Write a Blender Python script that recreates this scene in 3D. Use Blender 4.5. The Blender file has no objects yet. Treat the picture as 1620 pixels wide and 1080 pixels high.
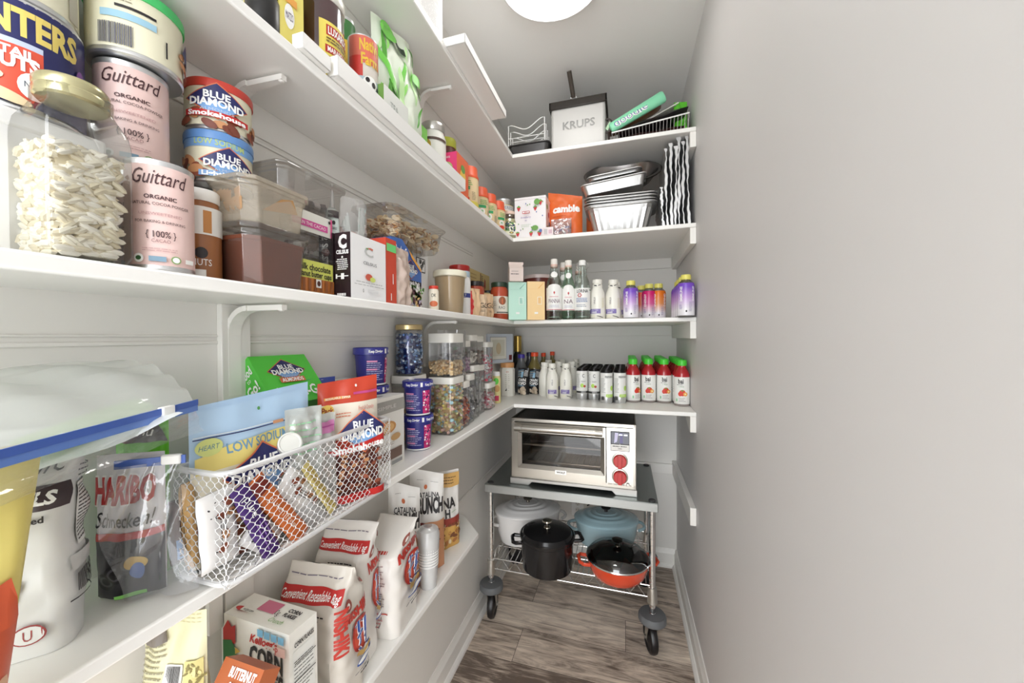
import bpy, bmesh, math, random
from mathutils import Vector, Matrix
from math import sin, cos, pi, sqrt, atan2, floor
C = bpy.context.scene.collection
scn = bpy.context.scene
# ---------------------------------------------------------------- camera
FPX, YAW, PITCH, ROLL, CZ = 592.03, .2929, -.0117, -.0059, 1.319
FW = Vector((-sin(YAW)*cos(PITCH), cos(YAW)*cos(PITCH), sin(PITCH)))
_r = Vector((cos(YAW), sin(YAW), 0)); _u = _r.cross(FW)
RT = _r*cos(ROLL) + _u*sin(ROLL); UP = -_r*sin(ROLL) + _u*cos(ROLL)
cd = bpy.data.cameras.new('camera'); cam = bpy.data.objects.new('camera', cd); C.objects.link(cam)
cd.sensor_width = 36; cd.lens = FPX/1620*36; cd.clip_start = .02
m4 = Matrix((RT, UP, -FW)).transposed().to_4x4(); m4.translation = (0, 0, CZ); cam.matrix_world = m4
scn.camera = cam
scn.view_settings.view_transform = 'Standard'; scn.view_settings.look = 'None'
scn.view_settings.exposure = 0.09; scn.view_settings.gamma = 1; scn.view_settings.use_curve_mapping = False
# ---------------------------------------------------------------- light: daylit room beyond the open doorway behind the camera
LAMP_E = 9.0
w = bpy.data.worlds.new('world'); scn.world = w; w.use_nodes = True
w.node_tree.nodes['Background'].inputs[0].default_value = (.94, .97, 1, 1)
w.node_tree.nodes['Background'].inputs[1].default_value = 3.6
sl = bpy.data.lights.new('doorway_daylight', 'SUN'); sl.energy = 3.0; sl.angle = 1.2; sl.color = (.95, .975, 1)
so = bpy.data.objects.new('doorway_daylight', sl); C.objects.link(so); so.rotation_euler = Vector((-.22, 1, -.26)).to_track_quat('-Z', 'Y').to_euler()
scn.cycles.max_bounces = 14; scn.cycles.diffuse_bounces = 7; scn.cycles.transparent_max_bounces = 40
scn.cycles.caustics_reflective = False; scn.cycles.caustics_refractive = False
scn.cycles.use_denoising = True
try: scn.cycles.use_fast_gi = False
except Exception: pass

def at(px, py, z=None, X=None, Y=None):
    v = FW + RT*(px-810)/FPX - UP*(py-540)/FPX
    t = X/v.x if X is not None else Y/v.y if Y is not None else (z-CZ)/v.z
    return Vector((0, 0, CZ)) + v*t
def depth(P): return (P-Vector((0, 0, CZ))).dot(FW)
# shelf geometry (metres)
XL, XF, XR, YB, YF, YN, ZC = -.67, -.498, .281, 2.306, 1.68, -.9, 2.524
T1, T2, T3, T4, T5, TH = 2.17, 1.781, 1.397, 1.006, .624, .018

# ---------------------------------------------------------------- materials
def lin(c):
    c /= 255.0
    return c/12.92 if c <= .04045 else ((c+.055)/1.055)**2.4
MATS = {}
def M(rgb, rough=.5, metal=0, name=None, coat=0, bump=0, spec=None, emit=0, var=0, bscale=60):
    key = (rgb, rough, metal, coat, bump, emit, var, bscale)
    if key in MATS: return MATS[key]
    m = bpy.data.materials.new(name or 'mat'); m.use_nodes = True; nt = m.node_tree; b = nt.nodes['Principled BSDF']
    col = (lin(rgb[0]), lin(rgb[1]), lin(rgb[2]), 1)
    b.inputs['Base Color'].default_value = col; b.inputs['Roughness'].default_value = rough; b.inputs['Metallic'].default_value = metal
    if coat: b.inputs['Coat Weight'].default_value = coat; b.inputs['Coat Roughness'].default_value = .1
    if emit: b.inputs['Emission Color'].default_value = col; b.inputs['Emission Strength'].default_value = emit
    if bump or var:
        tc = nt.nodes.new('ShaderNodeTexCoord'); n = nt.nodes.new('ShaderNodeTexNoise'); n.inputs['Scale'].default_value = bscale
        n.inputs['Detail'].default_value = 4; nt.links.new(tc.outputs['Object'], n.inputs['Vector'])
        if bump:
            bp = nt.nodes.new('ShaderNodeBump'); bp.inputs['Strength'].default_value = bump; bp.inputs['Distance'].default_value = .004
            nt.links.new(n.outputs[0], bp.inputs['Height']); nt.links.new(bp.outputs[0], b.inputs['Normal'])
        if var:
            mx = nt.nodes.new('ShaderNodeMixRGB'); mx.inputs[1].default_value = tuple(c*(1-var) for c in col[:3])+(1,); mx.inputs[2].default_value = tuple(min(1, c*(1+var)) for c in col[:3])+(1,)
            nt.links.new(n.outputs[0], mx.inputs[0]); nt.links.new(mx.outputs[0], b.inputs['Base Color'])
    MATS[key] = m; return m
def CLEAR(rgb=(255, 255, 255), gloss=.12, rough=.05, name='clear_plastic', haze=0.0, bump=0, hazergb=(240, 240, 240)):
    key = ('clear', rgb, gloss, rough, haze, bump, hazergb)
    if key in MATS: return MATS[key]
    m = bpy.data.materials.new(name); m.use_nodes = True; nt = m.node_tree; nt.nodes.remove(nt.nodes['Principled BSDF'])
    out = nt.nodes['Material Output']; L = nt.links.new
    tr = nt.nodes.new('ShaderNodeBsdfTransparent'); tr.inputs[0].default_value = (lin(rgb[0]), lin(rgb[1]), lin(rgb[2]), 1)
    gl = nt.nodes.new('ShaderNodeBsdfGlossy'); gl.inputs[1].default_value = rough
    lw = nt.nodes.new('ShaderNodeLayerWeight'); lw.inputs[0].default_value = .35
    ml = nt.nodes.new('ShaderNodeMath'); ml.operation = 'MULTIPLY_ADD'; ml.inputs[1].default_value = .5; ml.inputs[2].default_value = gloss; ml.use_clamp = True
    L(lw.outputs['Fresnel'], ml.inputs[0])
    mx = nt.nodes.new('ShaderNodeMixShader'); L(ml.outputs[0], mx.inputs[0]); L(tr.outputs[0], mx.inputs[1]); L(gl.outputs[0], mx.inputs[2])
    last = mx
    if haze:
        df = nt.nodes.new('ShaderNodeBsdfDiffuse'); df.inputs[0].default_value = (lin(hazergb[0]), lin(hazergb[1]), lin(hazergb[2]), 1)
        m2 = nt.nodes.new('ShaderNodeMixShader'); m2.inputs[0].default_value = haze; L(mx.outputs[0], m2.inputs[1]); L(df.outputs[0], m2.inputs[2]); last = m2
    if bump:
        tc = nt.nodes.new('ShaderNodeTexCoord'); n = nt.nodes.new('ShaderNodeTexNoise'); n.inputs['Scale'].default_value = 14; n.inputs['Detail'].default_value = 5
        bp = nt.nodes.new('ShaderNodeBump'); bp.inputs['Strength'].default_value = bump; bp.inputs['Distance'].default_value = .02
        L(tc.outputs['Object'], n.inputs['Vector']); L(n.outputs[0], bp.inputs['Height']); L(bp.outputs[0], gl.inputs['Normal']); L(bp.outputs[0], lw.inputs['Normal'])
    L(last.outputs[0], out.inputs[0]); MATS[key] = m; return m
WHITE = (240, 239, 235)
def paint(rgb, name, rough=.45, bump=.08, scale=30): return M(rgb, rough, name=name, bump=bump, bscale=scale)
STEEL = M((205, 203, 198), .28, 1, 'brushed_steel'); CHROME = M((225, 225, 225), .14, 1, 'chrome'); ALU = M((206, 206, 205), .42, .92, 'aluminium_foil', bump=.25, bscale=45)
BLACK = M((22, 21, 22), .35, name='black'); INK = M((38, 34, 36), .5, name='ink'); WHT = M((243, 243, 241), .4, name='white')
RED = M((186, 36, 34), .4, name='red')

# ---------------------------------------------------------------- mesh builder
TXT = {}
def text2d(s, shear=0, bold=0, L=0):
    key = (s, shear, bold)
    if key not in TXT:
        c = bpy.data.curves.new('t', 'FONT'); c.body = s; c.resolution_u = 2; c.shear = shear; c.offset = bold
        o = bpy.data.objects.new('t', c); C.objects.link(o); dg = bpy.context.evaluated_depsgraph_get(); dg.update()
        me = bpy.data.meshes.new_from_object(o.evaluated_get(dg)); C.objects.unlink(o); bpy.data.objects.remove(o)
        vs = [(v.co.x, v.co.y) for v in me.vertices]; fs = [tuple(p.vertices) for p in me.polygons]; bpy.data.meshes.remove(me)
        x0 = min(v[0] for v in vs); x1 = max(v[0] for v in vs)
        TXT[key] = ([(v[0]-x0, v[1]/.69) for v in vs], fs, x1-x0)
    return TXT[key]
class MB:
    def __init__(s): s.v = []; s.f = []; s.mi = []; s.mats = []; s.T = None
    def idx(s, m):
        if m not in s.mats: s.mats.append(m)
        return s.mats.index(m)
    def add(s, vs, fs, mat):
        b = len(s.v); k = s.idx(mat)
        s.v += [tuple(s.T @ Vector(v)) if s.T else tuple(v) for v in vs]
        s.f += [tuple(b+i for i in f) for f in fs]; s.mi += [k]*len(fs); return s
    def box(s, x0, x1, y0, y1, z0, z1, mat):
        return s.add([(x0, y0, z0), (x1, y0, z0), (x1, y1, z0), (x0, y1, z0), (x0, y0, z1), (x1, y0, z1), (x1, y1, z1), (x0, y1, z1)],
                     [(0, 3, 2, 1), (4, 5, 6, 7), (0, 1, 5, 4), (1, 2, 6, 5), (2, 3, 7, 6), (3, 0, 4, 7)], mat)
    def lathe(s, prof, mat, n=40, c=(0, 0), sx=1, sy=1, sq=2.0):
        vs = []; fs = []
        for r, z in prof:
            for i in range(n):
                a = 2*pi*i/n; ca, sa = cos(a), sin(a)
                if sq != 2.0:
                    ca = abs(ca)**(2/sq)*(1 if ca > 0 else -1); sa = abs(sa)**(2/sq)*(1 if sa > 0 else -1)
                vs.append((c[0]+r*sx*ca, c[1]+r*sy*sa, z))
        for j in range(len(prof)-1):
            for i in range(n):
                a, b = j*n+i, j*n+(i+1) % n
                fs.append((a, b, b+n, a+n))
        if prof[0][0] > 1e-6: fs.append(tuple(range(n))[::-1])
        if prof[-1][0] > 1e-6: fs.append(tuple(range((len(prof)-1)*n, len(prof)*n)))
        return s.add(vs, fs, mat)
    def openlathe(s, prof, mat, n=40, c=(0, 0), sx=1, sy=1, sq=2.0):
        k = len(s.f); s.lathe(prof, mat, n, c, sx, sy, sq)
        keep = [i for i in range(k, len(s.f)) if len(s.f[i]) <= 4]
        s.f = s.f[:k]+[s.f[i] for i in keep]; s.mi = s.mi[:k]+[s.mi[i] for i in keep]; return s
    def tube(s, pts, r, mat, n=8, closed=False):
        pts = [Vector(p) for p in pts]; N = len(pts); vs = []; fs = []; prev = None
        for i, p in enumerate(pts):
            a = pts[(i-1) % N] if (closed or i > 0) else p; b = pts[(i+1) % N] if (closed or i < N-1) else p
            t = (b-a).normalized()
            if prev is None:
                q = Vector((0, 0, 1)) if abs(t.z) < .9 else Vector((1, 0, 0)); u = t.cross(q).normalized()
            else: u = (prev-t*prev.dot(t)).normalized()
            prev = u; w_ = t.cross(u)
            for k in range(n):
                an = 2*pi*k/n; vs.append(p+u*r*cos(an)+w_*r*sin(an))
        for i in range(N if closed else N-1):
            for k in range(n):
                a = i*n+k; b = i*n+(k+1) % n; c = ((i+1) % N)*n+(k+1) % n; d = ((i+1) % N)*n+k
                fs.append((a, b, c, d))
        if not closed: fs += [tuple(range(n))[::-1], tuple(range((N-1)*n, N*n))]
        return s.add(vs, fs, mat)
    def grid(s, fn, nu, nv, mat, u0=0, u1=1, v0=0, v1=1):
        vs = [fn(u0+(u1-u0)*i/nu, v0+(v1-v0)*j/nv) for j in range(nv+1) for i in range(nu+1)]
        fs = [(j*(nu+1)+i, j*(nu+1)+i+1, (j+1)*(nu+1)+i+1, (j+1)*(nu+1)+i) for j in range(nv) for i in range(nu)]
        return s.add(vs, fs, mat)
    def prism(s, pts, a0, a1, mat, axis='z'):
        n = len(pts)
        def q(p, a): return (p[0], p[1], a) if axis == 'z' else (p[0], a, p[1]) if axis == 'y' else (a, p[0], p[1])
        vs = [q(p, a0) for p in pts]+[q(p, a1) for p in pts]
        fs = [tuple(range(n))[::-1], tuple(range(n, 2*n))]+[(i, (i+1) % n, n+(i+1) % n, n+i) for i in range(n)]
        return s.add(vs, fs, mat)
    def blob(s, c, r, mat, rot=0, n=6, m=4, tilt=0):
        R = Matrix.Rotation(rot, 3, 'Z') @ Matrix.Rotation(tilt, 3, 'X'); vs = []; fs = []
        for j in range(m+1):
            ph = pi*j/m
            for i in range(n):
                th = 2*pi*i/n; vs.append(Vector(c)+R @ Vector((r[0]*sin(ph)*cos(th), r[1]*sin(ph)*sin(th), r[2]*cos(ph))))
        for j in range(m):
            for i in range(n): fs.append((j*n+i, (j+1)*n+i, (j+1)*n+(i+1) % n, j*n+(i+1) % n))
        return s.add(vs, fs, mat)
    def build(s, name, parent=None, smooth=35, bevel=0, seg=2, loc=None, rz=0, **props):
        me = bpy.data.meshes.new(name); me.from_pydata(s.v, [], s.f)
        for m in s.mats: me.materials.append(m)
        me.polygons.foreach_set('material_index', s.mi)
        me.update(); bm = bmesh.new(); bm.from_mesh(me); bmesh.ops.recalc_face_normals(bm, faces=bm.faces); bm.to_mesh(me); bm.free()
        if smooth:
            me.polygons.foreach_set('use_smooth', [True]*len(me.polygons)); me.set_sharp_from_angle(angle=math.radians(smooth))
        o = bpy.data.objects.new(name, me); C.objects.link(o)
        if parent: o.parent = parent
        if loc is not None: o.location = loc
        if rz: o.rotation_euler = (0, 0, rz)
        if bevel:
            b = o.modifiers.new('bevel', 'BEVEL'); b.width = bevel; b.segments = seg; b.limit_method = 'ANGLE'; b.angle_limit = math.radians(40)
        for k, v in props.items(): o[k] = v
        return o
class Art:
    """printing on a surface S(u, v, off) of the same mesh"""
    def __init__(s, mb, S, L=.02, e=.0004): s.mb = mb; s.S = S; s.L = L; s.k = 0; s.e = e; s.base = .0005
    def off(s): s.k += 1; return s.base+s.e*s.k
    def _put(s, vs, fs, mat):
        o = s.off(); s.mb.add([s.S(u, v, o) for u, v in vs], fs, mat)
    def rect(s, u0, v0, u1, v1, mat):
        nu = max(1, int(abs(u1-u0)/s.L)+1); nv = max(1, int(abs(v1-v0)/s.L)+1)
        vs = [(u0+(u1-u0)*i/nu, v0+(v1-v0)*j/nv) for j in range(nv+1) for i in range(nu+1)]
        fs = [(j*(nu+1)+i, j*(nu+1)+i+1, (j+1)*(nu+1)+i+1, (j+1)*(nu+1)+i) for j in range(nv) for i in range(nu)]
        s._put(vs, fs, mat)
    def poly(s, pts, mat):   # convex
        x0 = min(p[0] for p in pts); x1 = max(p[0] for p in pts); n = max(4, int((x1-x0)/s.L*1.5)+1)
        m_ = max(2, int((max(p[1] for p in pts)-min(p[1] for p in pts))/s.L*1.3)+1); xs = sorted(set([x0+(x1-x0)*i/n for i in range(n+1)]+[p[0] for p in pts])); vs = []; N = len(pts)
        for x in xs:
            ys = []
            for i in range(N):
                a, b = pts[i], pts[(i+1) % N]
                if min(a[0], b[0])-1e-9 <= x <= max(a[0], b[0])+1e-9:
                    if abs(a[0]-b[0]) < 1e-9: ys += [a[1], b[1]]
                    else: ys.append(a[1]+(b[1]-a[1])*(x-a[0])/(b[0]-a[0]))
            lo, hi = min(ys), max(ys); vs += [(x, lo+(hi-lo)*j/m_) for j in range(m_+1)]
        fs = []
        for i in range(len(xs)-1):
            a = i*(m_+1); fs += [(a+j, a+m_+1+j, a+m_+2+j, a+j+1) for j in range(m_)]
        s._put(vs, fs, mat)
    def ell(s, cu, cv, ru, rv, mat, n=18, rot=0):
        p = [(ru*cos(2*pi*i/n), rv*sin(2*pi*i/n)) for i in range(n)]
        s.poly([(cu+a*cos(rot)-b*sin(rot), cv+a*sin(rot)+b*cos(rot)) for a, b in p], mat)
    def text(s, t, cu, cv, h, mat, width=None, shear=0, bold=0, rot=0, al='c', arc=0):
        vs, fs, W = text2d(t, shear, bold); k = h; kx = h if width is None else width/W
        tot = W*kx; x0 = -tot/2 if al == 'c' else 0 if al == 'l' else -tot
        out = []
        for x, y in vs:
            a = x0+x*kx; b = y*k-h/2
            if arc: b += arc*(1-(2*a/tot)**2)
            out.append((a, b))
        fl = list(fs)
        if s.L < .5:
            nf = []
            st = [tuple(out[i] for i in f) for f in fl]; out2 = []
            tris = []
            for f in st:
                for i in range(1, len(f)-1): tris.append((f[0], f[i], f[i+1]))
            while tris:
                a, b, c = tris.pop(); l = [((a[0]-b[0])**2+(a[1]-b[1])**2, 0), ((b[0]-c[0])**2+(b[1]-c[1])**2, 1), ((c[0]-a[0])**2+(c[1]-a[1])**2, 2)]
                m = max(l)
                if m[0] > s.L**2:
                    P = (a, b, c); i = m[1]; p, q, r = P[i], P[(i+1) % 3], P[(i+2) % 3]; md = ((p[0]+q[0])/2, (p[1]+q[1])/2)
                    tris += [(p, md, r), (md, q, r)]
                else:
                    nf.append((len(out2), len(out2)+1, len(out2)+2)); out2 += [a, b, c]
            out, fl = out2, nf
        out = [(cu+a*cos(rot)-b*sin(rot), cv+a*sin(rot)+b*cos(rot)) for a, b in out]
        s._put(out, fl, mat)
    def lines(s, u0, v0, u1, v1, rows, mat, fill=.35, seed=1, al='l'):
        rg = random.Random(seed); h = (v1-v0)/rows; o = s.off(); W = u1-u0
        for i in range(rows):
            x = u0 if al == 'l' else u0+W*rg.uniform(0, .15); y = v1-(i+.5)*h; e = u1-(rg.uniform(0, .3) if al == 'l' else rg.uniform(0, .15))*W
            while x < e:
                l = min(W*rg.uniform(.06, .22), e-x)
                s.mb.add([s.S(a, b, o) for a, b in ((x, y-h*fill/2), (x+l, y-h*fill/2), (x+l, y+h*fill/2), (x, y+h*fill/2))], [(0, 1, 2, 3)], mat); x += l+W*.025
    def bars(s, u0, v0, u1, v1, mat=None, bg=True, seed=3):
        if bg: s.rect(u0-.002, v0-.002, u1+.002, v1+.002, WHT)
        rg = random.Random(seed); x = u0; o = s.off()
        while x < u1:
            l = rg.uniform(.03, .08)*(u1-u0); l = min(l, u1-x)
            s.mb.add([s.S(a, b, o) for a, b in ((x, v0), (x+l*.6, v0), (x+l*.6, v1), (x, v1))], [(0, 1, 2, 3)], mat or INK); x += l
    def specks(s, u0, v0, u1, v1, n, r, mats, seed=1, asp=1.6):
        rg = random.Random(seed); oo = [s.off() for _ in range(3)]
        for i in range(n):
            cu, cv = rg.uniform(u0, u1), rg.uniform(v0, v1); a = rg.uniform(0, pi); rr = r*rg.uniform(.6, 1.2); o = oo[i % 3]
            p = [(rr*cos(2*pi*k/8), rr/asp*sin(2*pi*k/8)) for k in range(8)]
            s.mb.add([s.S(cu+x*cos(a)-y*sin(a), cv+x*sin(a)+y*cos(a), o) for x, y in p], [tuple(range(8))], rg.choice(mats))
# ---------------------------------------------------------------- things
def thing(name, label, cat, loc=(0, 0, 0), rz=0, group=None):
    o = bpy.data.objects.new(name, None); C.objects.link(o); o.empty_display_size = .02
    o.location = loc; o.rotation_euler = (0, 0, rz); o['label'] = label; o['category'] = cat
    if group: o['group'] = group
    return o
def struct(o): o['kind'] = 'structure'; return o
def copy_thing(src, loc, rz, label, group=None):
    r = src.copy(); C.objects.link(r); r.location = loc; r.rotation_euler = (0, 0, rz); r['label'] = label
    if group: r['group'] = group
    for ch in list(src.children):
        c = ch.copy(); C.objects.link(c); c.parent = r
        for g in ch.children: d = g.copy(); C.objects.link(d); d.parent = c
    return r
def line2(p0, p1, z):           # front base edge seen at p0 (left) and p1 (right) on a shelf top z
    A, B = at(*p0, z), at(*p1, z); d = B-A
    return (A+B)/2, atan2(d.y, d.x), d.length
def stretch(px): return sqrt(1+((px-810)/FPX)**2)
def foot(cx, yb, wpx, z):       # round thing: front-bottom pixel, silhouette width in pixels -> centre, radius
    A = at(cx, yb, z); t = depth(A); r = wpx*t/(2*FPX*stretch(cx)); r = r*t/(t-r*.5) if False else r
    h = Vector((A.x, A.y, 0)).normalized(); return Vector((A.x, A.y, z))+h*r, r
def hgt(px, yb, yt, z):
    A = at(px, yb, z); return (yb-yt)*depth(A)/FPX
def face_cam(P): return atan2(P.y, P.x)-pi/2
# ---------------------------------------------------------------- the room
WALLP = paint((226, 224, 219), 'wall_paint', .55, .06, 40); WALLR = paint((219, 217, 216), 'wall_paint_smooth', .5, .05, 25)
SHELFP = paint((240, 239, 235), 'shelf_paint', .35, .05, 50); TRIMP = paint((236, 234, 229), 'trim_paint', .35, .04, 50); CEILP = paint((243, 242, 240), 'ceiling_paint', .7, .05, 30)
def floor_mat():
    m = bpy.data.materials.new('wood_floor'); m.use_nodes = True; nt = m.node_tree; b = nt.nodes['Principled BSDF']; L = nt.links.new
    tc = nt.nodes.new('ShaderNodeTexCoord'); mp = nt.nodes.new('ShaderNodeMapping'); L(tc.outputs['Object'], mp.inputs[0])
    br = nt.nodes.new('ShaderNodeTexBrick'); br.offset = .37; br.inputs['Scale'].default_value = 1; br.inputs['Brick Width'].default_value = 1.2; br.inputs['Row Height'].default_value = .18
    br.inputs['Mortar Size'].default_value = .0010; br.inputs['Mortar Smooth'].default_value = .2; br.inputs['Bias'].default_value = 0
    br.inputs['Color1'].default_value = (0, 0, 0, 1); br.inputs['Color2'].default_value = (1, 1, 1, 1); br.inputs['Mortar'].default_value = (.5, .5, .5, 1)
    L(mp.outputs[0], br.inputs['Vector'])
    def noise(sc, scale, det=6, dist=0):
        q = nt.nodes.new('ShaderNodeMapping'); q.inputs['Scale'].default_value = sc; L(tc.outputs['Object'], q.inputs[0])
        ad = nt.nodes.new('ShaderNodeVectorMath'); ad.operation = 'ADD'; L(q.outputs[0], ad.inputs[0]); mul = nt.nodes.new('ShaderNodeVectorMath'); mul.operation = 'SCALE'; mul.inputs[3].default_value = 7
        L(br.outputs['Color'], mul.inputs[0]); L(mul.outputs[0], ad.inputs[1])
        n = nt.nodes.new('ShaderNodeTexNoise'); n.inputs['Scale'].default_value = scale; n.inputs['Detail'].default_value = det; n.inputs['Distortion'].default_value = dist; n.inputs['Roughness'].default_value = .65
        L(ad.outputs[0], n.inputs['Vector']); return n
    a = noise((1.6, 9, 1), 2.6, 8, 1.6); c = noise((2, 60, 1), 3, 5, .3); d = noise((1, 2.2, 1), 2.2, 3, .5)
    m1 = nt.nodes.new('ShaderNodeMixRGB'); m1.inputs[0].default_value = .30; L(a.outputs[0], m1.inputs[1]); L(c.outputs[0], m1.inputs[2])
    m2 = nt.nodes.new('ShaderNodeMixRGB'); m2.inputs[0].default_value = .35; L(m1.outputs[0], m2.inputs[1]); L(d.outputs[0], m2.inputs[2])
    m3 = nt.nodes.new('ShaderNodeMixRGB'); m3.inputs[0].default_value = .12; L(m2.outputs[0], m3.inputs[1]); L(br.outputs['Color'], m3.inputs[2])
    r = nt.nodes.new('ShaderNodeValToRGB'); e = r.color_ramp.elements
    e[0].position = .40; e[0].color = (lin(106), lin(92), lin(82), 1); e[1].position = .61; e[1].color = (lin(246), lin(232), lin(214), 1)
    x = r.color_ramp.elements.new(.5); x.color = (lin(200), lin(184), lin(168), 1); L(m3.outputs[0], r.inputs[0])
    mo = nt.nodes.new('ShaderNodeMixRGB'); mo.inputs[2].default_value = (lin(52), lin(44), lin(38), 1); L(br.outputs['Fac'], mo.inputs[0]); L(r.outputs[0], mo.inputs[1])
    L(mo.outputs[0], b.inputs['Base Color']); b.inputs['Roughness'].default_value = .42
    bp = nt.nodes.new('ShaderNodeBump'); bp.inputs['Strength'].default_value = .15; bp.inputs['Distance'].default_value = .003; L(m2.outputs[0], bp.inputs['Height']); L(bp.outputs[0], b.inputs['Normal'])
    return m
struct(MB().box(XL-.05, XR+.05, YN, YB+.05, -.05, 0, floor_mat()).build('floor', smooth=0))
struct(MB().box(XL-.05, XR+.05, YN, YB+.05, ZC, ZC+.05, CEILP).build('ceiling', smooth=0))
struct(MB().box(XL-.08, XL, YN, YB+.05, -.05, ZC+.05, WALLP).build('wall_left', smooth=0))
struct(MB().box(XR, XR+.08, YN, YB+.05, -.05, ZC+.05, WALLR).build('wall_right', smooth=0))
struct(MB().box(XL, XR, YB, YB+.08, -.05, ZC+.05, WALLP).build('wall_back', smooth=0))
k = 0
def trim(x0, x1, y0, y1, z0, z1, mat=None, bv=.0015):
    global k
    k += 1
    return struct(MB().box(x0, x1, y0, y1, z0, z1, mat or TRIMP).build('trim_%d' % k, bevel=bv))
# panel seams on the left wall: a pair of thin beads at each height, and a stile
WD = paint((192, 189, 181), 'seam_paint', .6, .05, 40)
for z in (1.693, 1.313):
    trim(XL, XL+.0035, YN, 1.60, z-.003, z+.003, WALLP); trim(XL, XL+.0035, YN, 1.60, z+.009, z+.0125, WALLP)
trim(XL, XL+.012, .468, .520, .0, 1.379, WALLP)
# back wall battens
trim(XL, XR-.028, YB-.012, YB, 1.706, 1.763, WALLP); trim(XL, XR-.028, YB-.012, YB, 1.322, 1.379, WALLP)
trim(XL, XR, YB-.014, YB, .535, .589); trim(XL, XL+.008, 1.36, YB-.014, .60, .635, WALLP)
def cleat(nm, z0, z1, cut=None):
    b = MB()
    if cut: b.prism([(YF+.004, z1), (YF+.004, z0), (YF+.03, z0), (YF+cut, z1)], XR-.024, XR-.001, TRIMP, 'x')
    else: b.box(XR-.024, XR-.001, YF+.004, YB, z0, z1, TRIMP)
    o = b.build('trim_%d' % nm, bevel=.001); return struct(o)
cleat(31, T1-TH-.062, T1-TH); cleat(32, T2-TH-.066, T2-TH); cleat(33, T3-TH-.07, T3-TH); cleat(34, T4-TH-.066, T4-TH, .2); cleat(35, .536, .609)
# baseboards with a quarter round
def baseboard(nm, pts2, a0, a1, axis, flip):
    b = MB(); pr = [(0, .0), (.028, 0), (.026, .01), (.019, .018), (.014, .02), (.014, .075), (.010, .083), (.008, .088), (.004, .1), (0, .1)]
    pr = [(pts2+flip*p[0], p[1]) for p in pr]
    b.prism(pr, a0, a1, TRIMP, axis); return struct(b.build(nm, smooth=20))
baseboard('baseboard_left', XL, YN, YB, 'y', 1); baseboard('baseboard_right', XR, YN, YB, 'y', -1); baseboard('baseboard_back', YB, XL+.01, XR-.01, 'x', -1)
# shelves: an L of a long side board and a deep end board
for t, nm, lab in ((T1, 1, 'topmost L-shaped white shelf, the fryer on its far end'), (T2, 2, 'second white shelf from the top, foil pans on its far end'), (T3, 3, 'white middle shelf with glass water bottles on its far end'), (T4, 4, 'white shelf directly above the toaster oven, red-drink bottles on it')):
    b = MB(); b.prism([(XL, YN+.3), (XF, YN+.3), (XF, YF), (XR-.001, YF), (XR-.001, YB), (XL, YB)], t-TH, t, SHELFP)
    o = b.build('shelf', bevel=.003, seg=3); o['label'] = lab; o['category'] = 'shelf'; o['group'] = 'white painted pantry shelves'
b = MB(); b.prism([(XL, YN+.3), (XF, YN+.3), (XF, 1.227), (XF-.106, 1.342), (XL, 1.342)], T5-TH, T5, SHELFP)
o = b.build('shelf', bevel=.003, seg=3); o['label'] = 'lowest short white shelf with an angled end, rice bags and cereal on it'; o['category'] = 'shelf'; o['group'] = 'white painted pantry shelves'
# curved shelf brackets
def bracket(y, zt, label, drop=.16, reach=.125):
    t = thing('shelf_bracket', label, 'bracket', (XL, y, zt), group='curved white shelf brackets')
    pl = [(0.004+.0, -drop)]
    b = MB(); R = .045
    path = [(.008, -drop)]+[(.008, -.06-.0)]+[(.008+R-R*cos(a), -.008-R+R*sin(a)) for a in [pi/2*i/7 for i in range(8)]]+[(reach, -.008)]
    def strip(u, v):
        i = u*(len(path)-1); a = int(min(i, len(path)-2)); f = i-a; p = (path[a][0]*(1-f)+path[a+1][0]*f, path[a][1]*(1-f)+path[a+1][1]*f); return p
    ys = .011
    for i in range(len(path)-1):
        (x0, z0), (x1, z1) = path[i], path[i+1]; d = Vector((x1-x0, z1-z0)); n = Vector((-d.y, d.x)).normalized()*.0045
        w0 = ys*(1-.5*max(0, (i-8))/2); w1 = w0 if i < len(path)-2 else ys*.45
        b.add([(x0-n.x, -w0, z0-n.y), (x0+n.x, -w0, z0+n.y), (x0+n.x, w0, z0+n.y), (x0-n.x, w0, z0-n.y), (x1-n.x, -w1, z1-n.y), (x1+n.x, -w1, z1+n.y), (x1+n.x, w1, z1+n.y), (x1-n.x, w1, z1-n.y)],
              [(0, 1, 2, 3), (7, 6, 5, 4), (0, 4, 5, 1), (1, 5, 6, 2), (2, 6, 7, 3), (3, 7, 4, 0)], TRIMP)
    b.build('arm', t); b2 = MB(); b2.blob((reach-.006, 0, -.012), (.005, .005, .003), TRIMP, n=10, m=6); b2.build('screw', t)
bracket(.495, T2-TH, 'white bracket under the second shelf, above the stacked almond cans'); bracket(1.135, T1-TH, 'white bracket under the topmost shelf, behind the row of jars')
bracket(.490, T3-TH, 'white bracket under the middle shelf, left of the tilted green box'); bracket(1.16, T3-TH, 'white bracket under the middle shelf, above the lidded canisters')
bracket(.452, T4-TH, 'white bracket under the wire basket, behind the cereal box')
# ceiling lamp
lt = thing('ceiling_light', 'round white frosted flush ceiling light, switched on', 'ceiling light', (-.226, 1.215, ZC))
MB().lathe([(.172, 0), (.176, -.006), (.176, -.036), (.170, -.040), (.164, -.036), (.12, -.030)], M((235, 235, 235), .4, name='lamp_rim')).build('base', lt)
GL = bpy.data.materials.new('lit_glass'); GL.use_nodes = True; bb = GL.node_tree.nodes['Principled BSDF']; bb.inputs['Emission Color'].default_value = (1, .975, .94, 1); bb.inputs['Emission Strength'].default_value = LAMP_E
MB().lathe([(.165, -.030), (.1645, -.038), (.150, -.045), (.12, -.049), (.06, -.052), (.0005, -.053)], GL, n=64).build('diffuser', lt)
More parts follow.
